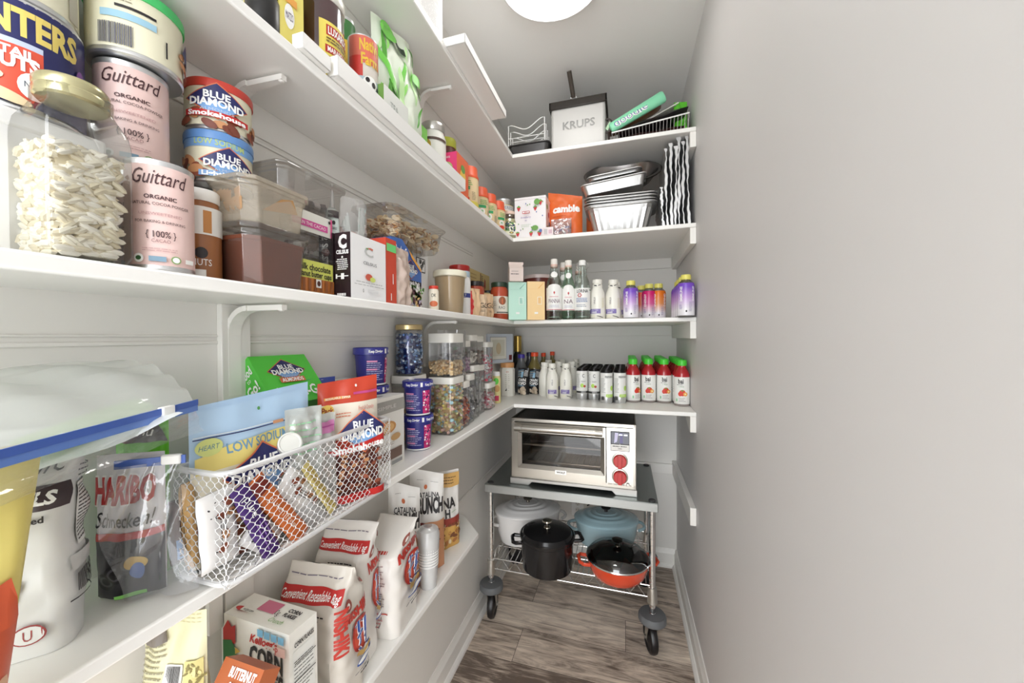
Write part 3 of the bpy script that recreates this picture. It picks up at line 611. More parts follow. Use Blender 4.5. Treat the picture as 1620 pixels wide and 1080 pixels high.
# popcorn bags
PK = M((28, 27, 30), .35, name='black_film'); LB = M((150, 190, 215), .5); POP = M((222, 208, 188), .6)
def popart(a, w, h):
    for i in range(6): a.poly([(-w*.45, h*(.66+.045*i)), (w*.05, h*(.70+.045*i)), (w*.05, h*(.715+.045*i)), (-w*.45, h*(.675+.045*i))], LB if i % 2 else WHT)
    for i in range(5): a.poly([(w*.15, h*(.72+.045*i)), (w*.45, h*(.69+.045*i)), (w*.45, h*(.705+.045*i)), (w*.15, h*(.735+.045*i))], WHT)
    a.rect(-w*.1, h*.66, w*.1, h*.86, LB); a.text('OWN', 0, h*.56, h*.11, WHT, w*.7, bold=.04); a.text('POPD', 0, h*.43, h*.1, WHT, w*.75, bold=.04); a.lines(-w*.35, h*.32, w*.35, h*.38, 2, LB, .5, 2)
    rg = random.Random(5)
    for i in range(7): a.ell(rg.uniform(-.3, .25)*w, rg.uniform(.05, .26)*h, w*.15, h*.08, POP if i % 2 else M((196, 178, 156), .6))
for i, (p0, p1, yt) in enumerate([((817, 624), (834, 625), 582), ((835, 623), (853, 624), 584)]):
    bag(['black popcorn bag in the corner, left of the two', 'black popcorn bag beside the white shake bottles'][i], p0, p1, T4, (p0[0], p0[1], yt), .06, PK, popart, 'popcorn_bag', group='black popcorn bags', seed=i+3, nu=14, nv=14)
# big juice / sports bottles and wine bottle behind
def tallbottle(px, yb, ytop, label, body, capm, wpx=20, neck=.4, Y=None, name='bottle', foil=None, art=None, group=None, capr=None):
    P, r = foot(px, yb, wpx, T4)
    if Y: P = at(px, yb, Y=Y); P.z = T4; r = wpx*depth(P)/(2*FPX)
    A = P.copy(); h = (A-Vector((0, 0, CZ))).dot(FW); P3 = at(px, ytop, Y=P.y); h = P3.z-T4; nr = capr or r*.5
    t = thing(name, label, 'bottle', (P.x, P.y, T4), face_cam(P), group)
    b = MB(); b.lathe([(r*.9, 0), (r, .006), (r, h*(1-neck-.12)), (r*.85, h*(1-neck-.04)), (nr*.9, h*(1-neck+.1)), (nr*.85, h*.93)], body, 28)
    if art: art(b, r, h)
    b.build('bottle_body', t); c = MB(); c.lathe([(nr, h*.9 if not foil else h*(1-neck+.12)), (nr, h-.003), (nr*.85, h), (.0005, h)], capm, 24); c.build('foil' if foil else 'cap', t); return t
GOLD = M((190, 160, 90), .25, .9, 'gold_foil')
tallbottle(819.5, 615, 531, 'dark wine bottle with a gold neck foil, in the corner behind the popcorn', M((26, 26, 20), .1, name='dark_glass', coat=.8), GOLD, 24, .42, 2.2, 'wine_bottle', True)
tallbottle(825, 617, 560, 'dark bottle with a purple cap behind the left popcorn bag', M((90, 92, 94), .15, name='grey_liquid', coat=.5), M((58, 44, 150), .4), 22, .3, 2.05, 'drink_bottle')
tallbottle(838, 617, 557, 'dark bottle with a navy cap behind the popcorn bags', M((60, 62, 66), .15, name='dark_liquid', coat=.5), M((26, 28, 60), .4), 20, .3, 2.16, 'drink_bottle')
OL = M((112, 100, 54), .12, name='olive_liquid', coat=.5); ORC = M((226, 78, 40), .4)
tallbottle(846, 617, 557, 'brown bottle with an orange cap behind the popcorn bags', OL, ORC, 24, .3, 2.08, 'sauce_bottle', group='orange capped bottles')
tallbottle(860, 617, 558, 'brown bottle with an orange cap, left of the white shakes', OL, ORC, 20, .3, 2.225, 'sauce_bottle', group='orange capped bottles', capr=.014)
tallbottle(874, 617, 556, 'brown bottle with an orange cap furthest back, behind the white shakes', OL, ORC, 20, .3, 2.262, 'sauce_bottle', group='orange capped bottles', capr=.014)
# ================= shelf 3, end part
YC = M((226, 218, 110), .4, name='yellow_cap')
def beet(c1, c2, txt):
    def body(b): 
        r = .0325; b.lathe([(r*.9, 0), (r, .005), (r, .125), (r*.9, .137), (.02, .146), (.0175, .148), (.0175, .156)], CLEAR((235, 235, 235), .15, name='clear_bottle'), 32)
        b.openlathe([(r*.98, .004), (r+.0003, .007), (r+.0003, .124), (r*.92, .136)], GRAD((238, 236, 240), c1, .03, .12, mid=c2), 32)
        a = Art(b, cyl(r+.0004), .008, .0002); a.text(txt, -.018, .092, .010, WHT, .06, bold=.02, rot=pi/2); a.text(txt, .03, .092, .010, WHT, .06, bold=.02, rot=pi/2); a.lines(-.026, .03, -.012, .05, 5, PURL, .4, 2); a.lines(.012, .02, .024, .06, 9, M((150, 140, 170), .5), .4, 3); a.ell(.002, .022, .003, .004, INK)
    def cap(b): b.lathe([(.018, .150), (.0195, .152), (.0195, .168), (.017, .171), (.0005, .171)], YC, 28)
    return body, cap
def beets(lst, c1, c2, txt, col):
    pr = None
    for px, yb, dy, lab in lst:
        P, _ = foot(px, yb, 24, T3); P.y += dy; P.x = min(P.x+dy*0, XR-.036)
        if pr is None: bo, ca = beet(c1, c2, txt); pr = revolved('juice_bottle', lab, 'bottle', P, T3, face_cam(P), 'yellow capped juice bottles', [('bottle_body', bo), ('cap', ca)])
        else: copy_thing(pr, (P.x, P.y, T3), face_cam(P), lab)
beets([(998, 504, 0, 'purple juice bottle with yellow cap beside the white shake bottles'), (1085, 500.7, 0, 'purple juice bottle nearest the right wall, front of its line'), (1085, 500.7, .068, 'purple juice bottle second in line along the right wall'), (1085, 500.7, .136, 'purple juice bottle third in line along the right wall'), (1085, 500.7, .204, 'purple juice bottle fourth in line along the right wall')], (118, 76, 190), (196, 160, 214), 'IMMUNE', 0)
beets([(1029, 504, .10, 'magenta juice bottle with yellow cap, between the red and orange ones')], (206, 34, 110), (214, 100, 150), 'ENERGY', 0)
beets([(1017, 504, .17, 'red juice bottle with yellow cap, left of the magenta one')], (224, 72, 40), (226, 120, 90), 'GLOW', 0)
beets([(1046.5, 503, .15, 'orange juice bottle with yellow cap, right of the magenta one')], (228, 120, 30), (224, 150, 90), 'DEFEND', 0)
# mineral water bottles
GLS = CLEAR((244, 250, 246), .08, .02, 'bottle_glass'); GLG = CLEAR((222, 242, 226), .08, .02, 'green_bottle_glass'); LIQ = CLEAR((236, 246, 242), .1, .02, 'water')
def water(label, px, yb, wpx, ytop, glass, txt, pnk=True, clip=False, dy=0, group='glass water bottles'):
    P, r = foot(px, yb, wpx, T3); P.y += dy; h = at(px, ytop, Y=P.y).z-T3; t = thing('water_bottle', label, 'bottle', (P.x, P.y, T3), face_cam(P), group); nr = .0135
    b = MB(); b.lathe([(r*.9, 0), (r, .006), (r, h*.56), (r*.93, h*.62), (r*.62, h*.72), (nr*1.25, h*.84), (nr*1.1, h*.93)], glass, 36); b.lathe([(r*.8, .012), (r*.82, .010), (r*.0+.001, .018)], M((180, 205, 188), .2), 24); b.build('bottle_body', t)
    l = MB(); l.openlathe([(r+.0006, h*.15), (r+.0006, h*.52)], LABW, 40); a = Art(l, cyl(r+.0006), .008, .0002)
    if pnk:
        PK2 = M((206, 120, 130), .5); a.ell(0, h*.52, r*.9, h*.055, LABW); a.text(txt, 0, h*.30, .018, M((130, 110, 120), .5), r*1.5, bold=.01); a.poly([(0, h*.46), (.004, h*.44), (0, h*.40), (-.004, h*.44)], RED); a.lines(-r*.6, h*.36, r*.6, h*.38, 2, PK2, .4, 3); a.rect(-r*1.2, h*.155, r*1.2, h*.165, PK2); a.lines(-r*.7, h*.19, r*.7, h*.24, 3, M((170, 170, 190), .5), .3, 3)
        a2 = Art(l, cyl(r*.72, lambda v: r*.93+(r*.62-r*.93)*(v/h-.62)/.1 if v < h*.72 else r*.62+(nr*1.25-r*.62)*(v/h-.72)/.12), .006); a2.ell(0, h*.735, r*.45, h*.05, LABW)
    else:
        BT = M((96, 110, 140), .5); a.text(txt, 0, h*.47, .014, INK, r*1.5, bold=.02)
        for i in range(6): q = i*pi/3; a.ell(-r*.35+.007*cos(q), h*.40+.007*sin(q), .0028, .0028, RED)
        a.lines(-r*.8, h*.28, r*.7, h*.36, 3, M((150, 160, 190), .5), .6, 3); a.lines(-r*.8, h*.2, r*.7, h*.25, 2, BT, .3, 6); a.rect(r*.95, h*.48, r*1.4, h*.495, M((90, 130, 90), .5))
    l.build('label', t)
    c = MB(); c.lathe([(nr*1.2, h*.91), (nr*1.25, h*.93), (nr*1.15, h*.935), (nr*1.15, h-.003), (nr, h), (.0005, h)], M((226, 222, 214), .4, name='bottle_cap') if not clip else M((232, 232, 228), .3), 24)
    if pnk: c.openlathe([(nr*1.2, h*.86), (nr*1.16, h*.91)], M((226, 190, 176), .5), 24)
    c.build('cap', t)
    if clip:
        c = MB()
        for s in (-1, 1): c.tube([(s*.010, 0, h-.006), (s*.024, 0, h-.012), (s*.027, 0, h-.03), (s*.018, -.004, h-.045), (s*.020, 0, h-.02)], .0016, CHROME, 6)
        c.build('wire_clip', t)
water('clear mineral water bottle with white label, leftmost of the front three', 877, 505, 25.5, 410, GLS, 'PANNA'); water('green tinted mineral water bottle, middle of the front three', 899.5, 505, 20, 412, GLG, 'NA')
water('clear glass lemonade bottle with wire clip and white label, front right', 921.5, 504.5, 25, 412, GLS, 'LORINA', False, True)
water('clear mineral water bottle behind the leftmost one', 886, 505, 22, 416, GLS, 'PANNA', dy=.10); water('clear mineral water bottle behind, left of the clipped one', 911, 505, 20, 422, GLS, 'PANNA', dy=.11)
# mint and peach cartons
MINT = M((184, 222, 206), .5, name='mint_card'); PEACH = M((236, 204, 150), .5, name='peach_card'); PEACHD = M((226, 172, 104), .5)
def cart_art(c, dark):
    def f(F, L, R, T, w, h, d):
        F.rect(w*.08, h*.40, w*.32, h*.60, LABW); F.rect(w*.1, h*.41, w*.3, h*.59, c); F.lines(w*.12, h*.43, w*.28, h*.57, 4, dark, .5, 2); F.lines(-w*.45, h*.80, w*.45, h*.805, 1, dark, .6, 1); F.poly([(w*.1, h*.82), (w*.16, h*.82), (w*.45, h*.97), (w*.42, h*.97)], dark)
        R.text('COCONUT', d*.3, h*.6, .012, dark, h*.6, rot=pi/2, bold=.02); F.rect(-w*.1, h*.15, w*.1, h*.2, LABW)
    return f
carton('mint green tall carton on the middle shelf, a pinkish carton on top', (805, 505.5), (833, 505.5), T3, 446, .085, MINT, cart_art(MINT, M((120, 170, 160), .5)), 'drink_carton', group='tall pastel cartons'); 
carton('peach coloured tall carton beside the clear water bottles', (834.5, 505.5), (862, 505.5), T3, 445, .14, PEACH, cart_art(PEACH, PEACHD), 'drink_carton', group='tall pastel cartons')
P, rz, w_ = line2((806, 505), (828, 505), T3); hh = hgt(806, 505.5, 446, T3); t = thing('drink_carton', 'small pinkish gable-top carton standing on the mint green carton', 'carton', (P.x, P.y+.004, T3+hh+.001), rz+.0)
PKC = M((214, 198, 190), .5, name='pink_grey_card'); b = MB(); s = w_*.5; b.box(-s, s, 0, 2*s, 0, .056, PKC); b.prism([(0, .056), (2*s, .056), (s*1.2, .078), (s*.8, .078)], -s, s, PKC, 'x'); b.box(-s*1.0, s*1.15, s-.004, s+.003, .076, .088, PKC); a = Art(b, lambda u, v, o: (u, -o, v), 9); a.lines(-s*.8, .028, s*.8, .034, 1, INK, .5, 2); a.lines(-s*.7, .04, s*.5, .045, 1, INK, .3, 5); b.build('carton_body', t)
P = at(853, 480, Y=2.02); t = thing('cookie_tin', 'dark red round tin with a pale lid behind the peach carton', 'tin', (P.x, P.y, T3)); h = at(853, 437, Y=2.02).z-T3
MB().lathe([(.085, 0), (.087, .003), (.087, h-.02), (.085, h-.018)], M((110, 44, 38), .3, name='dark_red_tin'), 40).build('tin_body', t); MB().lathe([(.0885, h-.020), (.0885, h-.002), (.085, h), (.0005, h)], M((222, 205, 200), .3, name='pale_lid'), 40).build('lid', t)
P = at(833, 480, Y=2.1); t = thing('storage_box', 'brown card box standing behind the mint carton', 'box', (P.x, P.y, T3)); MB().box(-.05, .05, 0, .08, 0, at(833, 441, Y=2.1).z-T3, M((120, 72, 50), .5)).build('box_body', t)
# ================= shelf 1, end part
def ting(name, label, cat, x, y, z, rz=0, group=None): return thing(name, label, cat, (x, y, z), rz, group)
t = ting('baking_pan', 'dark grey rectangular baking pan under the white wire rack', 'pan', -.433, 1.80, T1)
DG = M((72, 70, 70), .35, .4, 'dark_nonstick')
def pan(b, w, d, h, fl, mat, r=.02, th=.0015, rimw=.008, rib=0, seg=5, nrim=1, z=0):
    def loop(w, d, r, zz, wob=0):
        pts = []
        for cx, cy, a0 in ((w/2-r, d/2-r, 0), (-w/2+r, d/2-r, pi/2), (-w/2+r, -d/2+r, pi), (w/2-r, -d/2+r, 3*pi/2)):
            for i in range(seg+1): a = a0+pi/2*i/seg; pts.append((cx+r*cos(a), cy+r*sin(a), zz))
        if rib:
            out = []
            n = len(pts)
            for i in range(n):
                p, q = Vector(pts[i]), Vector(pts[(i+1) % n]); L = (q-p).length; m = max(1, int(L/rib))
                for j in range(m): out.append(tuple(p.lerp(q, j/m)))
            pts = out
        return pts
    L0 = loop(w-2*fl, d-2*fl, r, z); N = len(L0)
    rings = []
    top = loop(w-2*fl, d-2*fl, r, z)
    def sc(k, zz, amp=0):
        o = []
        for i, (x, y, _) in enumerate(L0):
            kx = w/(w-2*fl); ky = d/(d-2*fl); fx = 1+(kx-1)*k; fy = 1+(ky-1)*k; q = 1-amp*(i % 2); o.append((x*fx*q, y*fy*q, zz))
        return o
    amp = .035 if rib else 0
    rings = [sc(0, z), sc(.12, z+.004, amp), sc(.88, z+h*.86, amp), sc(1, z+h-.003)]
    o = 1+2*rimw/w; rr = [(x*o, y*(1+2*rimw/d), z+h-.002) for x, y, _ in sc(1, 0)]; rings += [rr, [(x, y, z+h+.0015) for x, y, _ in rr], sc(.985, z+h+.001), sc(.86, z+h*.86, amp), sc(.1, z+.006, amp)]
    vs = [v for R in rings for v in R]; fs = []
    for j in range(len(rings)-1):
        for i in range(N): a, c = j*N+i, j*N+(i+1) % N; fs.append((a, c, c+N, a+N))
    fs += [tuple(range(N))[::-1], tuple(range((len(rings)-1)*N, len(rings)*N))]
    b.add(vs, fs, mat)
b = MB(); pan(b, .19, .16, .058, .008, DG); b.build('pan_body', t)
t = ting('wire_rack', 'white wavy wire lid rack standing on the dark baking pan', 'rack', -.445, 1.80, T1+.061)
WW = M((244, 244, 242), .35, name='white_coated_wire'); b = MB()
for k in range(5):
    y = -.07+k*.035; hh = .115-.014*k; hw = .088-.0*k
    pts = [(-hw, y, .0)]+[(-hw, y, hh*.86)]+[(-hw+2*hw*i/12, y, hh*.86+(.5-.5*cos(2*pi*i/12))*-.042+(.018*i/12)+.008*sin(pi*i/12)) for i in range(1, 12)]+[(hw, y, hh), (hw, y, 0)]
    b.tube(pts, .0023, WW, 8)
    b.tube([(-hw, y, .038), (hw, y, .038)], .0018, WW, 6)
for x in (-.07, -.035, 0, .035, .07): b.tube([(x, -.07, .002), (x, .07, .002)], .0018, WW, 6)
for x in (-.088, .088): b.tube([(x, -.07, .002), (x, .07, .002)], .0023, WW, 6)
b.build('wire_frame', t)
t = ting('deep_fryer', 'white metal deep fryer bucket with black rim and upright handle', 'fryer', -.204, 1.795, T1, .0)
WM = M((196, 195, 192), .45, .2, 'brushed_white_metal'); b = MB(); b.box(-.123, .123, -.063, .10, 0, .205, WM)
a = Art(b, lambda u, v, o: (u, -.063-o, v), 9, .0012); a.text('KRUPS', .005, .118, .034, M((120, 120, 118), .3, .3), .145, bold=.02); b.build('bucket', t, bevel=.012, seg=4)
b = MB(); RK = M((58, 54, 50), .3, .3, 'black_rim')
for s in ((-.130, .130, -.070, -.062), (-.130, .130, .098, .106), (-.130, -.122, -.07, .106), (.122, .130, -.07, .106)): b.box(*s, .198, .232, RK)
b.build('rim', t, bevel=.002)
b = MB(); b.box(-.118, .118, -.058, .094, .19, .205, M((90, 86, 80), .5, .5)); b.build('fry_basket', t)
b = MB(); z0 = .215
for s in (-1, 1): b.tube([(-.018+s*.011, -.02, .19), (-.018+s*.011, -.035, .235), (-.020+s*.009, -.05, .258)], .0022, CHROME, 8)
b.tube([(-.034, -.046, .252), (-.006, -.046, .252)], .0016, CHROME, 6); b.build('handle_wire', t)
b = MB(); b.tube([(-.020, -.05, .250), (-.024, -.075, .280), (-.030, -.120, .325)], .0105, M((66, 58, 50), .4, name='brown_grip'), 14); b.build('handle_grip', t)
# wire basket with bags
t = ting('wire_basket', 'low white-rimmed wire basket on the top shelf by the right wall', 'basket', .103, 1.80, T1, .0)
b = MB(); DW = M((130, 128, 126), .3, .7, 'dark_wire')
w2_, d2_ = .155, .09; H0, H1 = .042, .075
def bt(x, y): return H0+(H1-H0)*(x+w2_)/(2*w2_)
b.tube([(-w2_, -d2_, H0), (w2_, -d2_, H1), (w2_, d2_, H1), (-w2_, d2_, H0)], .003, WW, 8, True)
for i in range(23):
    x = -w2_+2*w2_*i/22; b.tube([(x, -d2_, bt(x, 0)), (x*.97, -d2_+.006, .003), (x*.97, d2_-.006, .003), (x, d2_, bt(x, 0))], .0012, DW, 5)
for y in (-.05, 0, .05): b.tube([(-w2_*.97, y, .003), (w2_*.97, y, .003)], .0015, DW, 5)
b.build('wire_frame', t)
MAR = M((66, 30, 30), .4, name='maroon_film'); BRN = M((120, 84, 58), .4, name='brown_foil'); BK2 = M((24, 20, 22), .3, name='black_foil')
def slab(label, c, w, l, th, ax, mat, name='food_bag', art=None, cat='bag', group='bags lying in the top wire basket', roll=0):
    """flattish lying packet: c centre, w across y, l along direction ax (tilt angle in xz)"""
    t = thing(name, label, cat, c, 0, group); t.rotation_euler = (roll, -ax, 0)
    b = MB(); f = lambda s: (lambda u, v, o: (u, v, s*(th/2*(max(0, 1-abs(2*u/l)**3)*max(0, 1-abs(2*v/w)**3))**.5+o+.0008)+.003*sin(40*u)*sin(30*v)))
    F, B_ = f(1), f(-1)
    b.grid(lambda u, v: F((u-.5)*l, (v-.5)*w, 0), 16, 10, mat); b.grid(lambda u, v: B_((.5-u)*l, (v-.5)*w, 0), 16, 10, mat)
    if art: art(Art(b, F, .02), Art(b, lambda u, v, o: (u, -w/2-.001-o+0*v, v), .02), w, l)
    b.build('bag_body', t, smooth=60); return t
slab('flat maroon packet lying at the bottom of the top wire basket', (.10, 1.80, T1+.026), .15, .29, .032, .04, MAR)
slab('black packet lying diagonally under the mint green roll', (.115, 1.80, T1+.080), .15, .29, .040, .20, BK2)
slab('brown foil bag with gold lettering behind the mint green roll', (.045, 1.83, T1+.150), .06, .25, .045, .40, BRN, art=lambda a, s, w, l: [a.ell(l*.05+.02*i, -w*.2, .006, .008, M((222, 180, 90), .4)) for i in range(4)])
t = ting('wrapped_roll', 'mint green wrapped roll with blue lettering lying across the basket', 'roll', .052, 1.74, T1+.128); t.rotation_euler = (0, -.43, 0)
MG = M((140, 222, 180), .35, name='mint_film'); b = MB(); L2 = .125
prl = [(-L2, .003), (-L2+.004, .019), (-L2+.012, .023), (L2-.01, .026), (L2-.003, .022), (L2, .003)]
n = 24; vs = []; fs = []
for x, r in prl:
    for i in range(n): a_ = 2*pi*i/n; vs.append((x, r*cos(a_)*.7, r*sin(a_)))
for j in range(len(prl)-1):
    for i in range(n): a_, c_ = j*n+i, j*n+(i+1) % n; fs.append((a_, c_, c_+n, a_+n))
b.add(vs, fs, MG)
def RS(u, v, o): a_ = -pi/2+.2+v/.024; r = .0245+o; return (u, -abs(r*.7*cos(a_+pi/2-0))*1.0, r*sin(a_+pi/2-.25))
a = Art(b, RS, .01); a.text('doodle', -.030, .004, .034, WHT, .15, bold=.05); a.text('doodle', -.030, .004, .034, M((40, 60, 140), .4), .15, bold=-.015)
b.build('roll_body', t)
t = ting('foam_board', 'thin off-white card edge under the mint roll', 'card', .135, 1.835, T1+.128); t.rotation_euler = (0, -.40, 0); MB().box(-.13, .1, -.05, .05, -.002, .003, M((222, 218, 212), .5)).build('card_sheet', t)
bag('bright green plastic bag standing against the right wall end of the basket', None, None, T1, .165, .03, M((96, 196, 50), .35, name='green_film'), None, 'plastic_bag', loc=(.236, 1.80, T1+.01), w=.055, rz=.15, seed=9, nu=8, nv=12, crimp=False, wr=.008)
bag('black bag folded behind the green one at the right wall', None, None, T1, .15, .04, BK2, None, 'plastic_bag', loc=(.246, 1.87, T1+.01), w=.05, rz=.1, seed=11, nu=8, nv=12, crimp=False, wr=.008)
t = ting('scissors', 'dark looped handle beside the fryer with a pale green tag', 'scissors', -.058, 1.745, T1+.03); b = MB(); b.tube([(-.015+.022*cos(a_)*1.0, .0, .065+.03*sin(a_)) for a_ in [2*pi*i/20 for i in range(20)]], .004, M((50, 38, 34), .3), 8, True); b.tube([(-.012, 0, .035), (-.004, .0, -.024)], .005, M((50, 38, 34), .3), 8); b.build('loop_handle', t); b = MB(); b.prism([(-.024, .055), (-.004, .085), (.001, .07), (-.014, .045)], .002, .004, M((180, 214, 176), .4), 'y'); b.build('tag', t)
# ================= shelf 2, end part: foil pans
t = ting('foil_pan', 'fluted foil loaf pan nest at the bottom of the foil stack', 'foil pan', -.02, 1.83, T2, .0, 'foil pans'); b = MB(); pan(b, .285, .21, .118, .035, ALU, r=.03, rimw=.01, rib=.012); b.build('pan_body', t, smooth=12)
for i, (dz, dx, w_, r_) in enumerate([(.123, .002, .29, .0), (.135, -.002, .292, .01), (.148, .003, .29, -.01), (.161, 0, .292, .01)]):
    t = ting('foil_pan', 'foil pan rim, %s above the fluted pan' % ['first', 'second', 'third', 'fourth'][i], 'foil pan', -.02+dx, 1.83, T2+dz-.022, r_, 'foil pans'); b = MB(); pan(b, w_, .205, .022, .012, ALU, r=.028, rimw=.012); b.build('pan_body', t)
t = ting('foil_pan', 'shallow foil pan tilted up to the right near the top of the stack', 'foil pan', -.045, 1.80, T2+.192, 0, 'foil pans'); t.rotation_euler = (0, -.10, 0); b = MB(); pan(b, .27, .15, .042, .012, ALU, r=.016, rimw=.008); b.build('pan_body', t)
t = ting('foil_pan', 'rectangular foil pan edge peeking under the oval roaster', 'foil pan', -.045, 1.80, T2+.262, 0, 'foil pans'); t.rotation_euler = (0, -.09, 0); b = MB(); pan(b, .23, .10, .012, .008, ALU, r=.02, rimw=.008); b.build('pan_body', t)
for i in range(2):
    t = ting('foil_roaster', ['large oval foil roasting pan leaning on top of the stack', 'second oval foil roasting pan nested behind the first'][i], 'foil pan', -.012, 1.885+.02*i, T2+.276+.004*i, 0, 'foil pans'); t.rotation_euler = (.86, 0, 0)
    b = MB(); n = 96; vs = []; fs = []; prf = [(.128, 0, 0), (.158, .045, 1), (.163, .05, 0), (.176, .05, 0), (.177, .053, 0), (.162, .053, 0), (.156, .045, 1), (.126, .003, 0)]
    for r, z, w_ in prf:
        for k in range(n): a_ = 2*pi*k/n; q = r*(1-.012*w_*(k % 2)); vs.append((q*cos(a_), q*.60*sin(a_), z))
    for j in range(len(prf)-1):
        for k in range(n): A, B2 = j*n+k, j*n+(k+1) % n; fs.append((A, B2, B2+n, A+n))
    fs += [tuple(range(n))[::-1], tuple(range((len(prf)-1)*n, len(prf)*n))]; b.add(vs, fs, M((150, 146, 144), .22, 1, 'foil_dark')); b.build('pan_body', t)
rg = random.Random(4)
for i in range(7):
    x = .155+i*.0165; t = ting('foil_pan', 'foil pan standing on edge by the right wall, %s from the left' % ['first', 'second', 'third', 'fourth', 'fifth', 'sixth', 'seventh'][i], 'foil pan', x, 1.84, T2, 0, 'foil pans standing on edge')
    h = [.17, .33, .35, .335, .37, .35, .37][i]; ph = rg.uniform(0, 6); b = MB(); sg = rg.uniform(-.006, .006)
    S = lambda s: (lambda u, v: (s*(.0035+.002*sin(9*v+ph))+.003*sin(3.5*v+ph)*(1-v)+sg*v+.0012*sin(60*v+s*20*u)+(.004*s if v > .96 else 0)+.0016*sin(23*v+9*u), -.13+.26*u, v*h))
    b.grid(S(-1), 14, 40, ALU); b.grid(S(1), 14, 40, ALU); f1, f2 = S(-1), S(1)
    for uu in (0, 1): b.add([f1(uu, k/40) for k in range(41)]+[f2(uu, k/40) for k in range(41)], [(k, k+1, k+42, k+41) for k in range(40)], ALU)
    b.add([f1(k/14, 1) for k in range(15)]+[f2(k/14, 1) for k in range(15)], [(k, k+1, k+16, k+15) for k in range(14)], ALU)
    b.build('pan_body', t, smooth=25)
ORG = M((226, 106, 44), .4, name='orange_film')
bag('plain orange bag squeezed behind the foil pans', None, None, T2, .27, .05, ORG, None, 'snack_bag', loc=(-.115, 1.99, T2), w=.15, rz=0, seed=21)
def camb(a, w, h): a.text('cambie', w*.05, h*.66, h*.15, WHT, w*.78, bold=.05, arc=.004); a.lines(-w*.35, h*.5, w*.2, h*.53, 1, M((180, 70, 30), .5), .3, 2)
bag('orange snack bag with white lettering beside the strawberry tin', None, None, T2, .225, .05, ORG, camb, 'snack_bag', loc=(-.275, 1.815, T2), w=.165, rz=-.02, seed=8, topdrop=.08)
# strawberry tin
P = Vector((-.424, 1.712, T2)); t = thing('tea_tin', 'white square tin printed with strawberries, in the shelf corner', 'tin', (P.x, P.y, T2), .0); w_, d_, h_ = .15, .13, .192
TW = M((238, 236, 238), .3, name='white_tin'); b = MB(); b.box(-w_/2, w_/2, 0, d_, 0, h_, TW)
STR = M((200, 54, 60), .5); LF = M((110, 160, 80), .5); BLU = M((90, 110, 170), .5)
def berries(a, w, h, seed, pts):
    rg = random.Random(seed)
    for x, y, s in pts: a.poly([(x-s*.8, y+s*.5), (x+s*.8, y+s*.5), (x+s*.5, y-s*.5), (x, y-s*1.3), (x-s*.5, y-s*.5)], STR); a.poly([(x-s*.8, y+s*.5), (x, y+s*1.1), (x+s*.8, y+s*.5), (x, y+s*.2)], LF)
    for i in range(12): a.ell(rg.uniform(-.45, .45)*w, rg.uniform(.06, .9)*h, .0025, .0035, rg.choice([LF, BLU, M((150, 150, 170), .5)]))
F = Art(b, lambda u, v, o: (u, -o, v), 9); berries(F, w_, h_, 2, [(-.055, .145, .012), (.025, .14, .011), (.05, .165, .012), (-.06, .025, .011), (.005, .022, .011), (.045, .02, .013)]); F.ell(.035, .165, .014, .014, LF); F.ell(.025, .045, .016, .012, LF); F.ell(.052, .03, .007, .008, BLU)
F.rect(-.035, .115, .0, .126, RED); F.rect(-.033, .117, -.002, .124, TW); F.text('VERDI', -.018, .1205, .006, RED); F.text('Strawberry', -.018, .097, .008, PURL, .05, shear=.3); F.text('tea', -.018, .083, .008, PURL, shear=.3); F.lines(-.04, .05, .01, .065, 3, M((160, 190, 160), .5), .3, 4)
R_ = Art(b, lambda u, v, o: (w_/2+o, u, v), 9); R_.ell(.03, .15, .014, .012, LF); R_.ell(.06, .12, .012, .014, STR); R_.ell(.04, .05, .014, .014, LF); R_.ell(.08, .08, .012, .012, BLU)
b.build('tin_body', t, bevel=.006, seg=3); b = MB(); b.box(-w_/2-.002, w_/2+.002, -.002, d_+.002, h_-.010, h_+.004, TW); b.build('lid', t, bevel=.004)
# candy bag and small box before the orange bag
t, *_ = bag('small clear bag of pink sweets standing in front of the orange bag', None, None, T2, .085, .04, CLEAR((245, 240, 240), .2, .1, 'clear_film', .15, .4), None, 'candy_bag', loc=(-.282, 1.735, T2), w=.095, rz=0, seed=4, crimp=False)
b = MB(); rg = random.Random(3)
for i in range(40): b.blob((rg.uniform(-.035, .035), rg.uniform(-.008, .008), rg.uniform(.008, .045)), (.006, .006, .006), [M((226, 150, 160), .5), M((180, 60, 70), .5), WHT, M((120, 100, 170), .5)][i % 4])
o = b.build('sweets', t); o['kind'] = 'stuff'
t = ting('small_box', 'little pale pink box between the strawberry tin and the sweets', 'box', -.338, 1.70, T2); b = MB(); b.box(-.025, .025, 0, .04, 0, .042, M((236, 224, 224), .5)); a = Art(b, lambda u, v, o: (u, -o, v), 9); a.rect(-.018, .01, -.002, .034, M((200, 196, 196), .5)); a.rect(.004, .012, .02, .03, M((210, 180, 190), .5)); b.build('box_body', t)
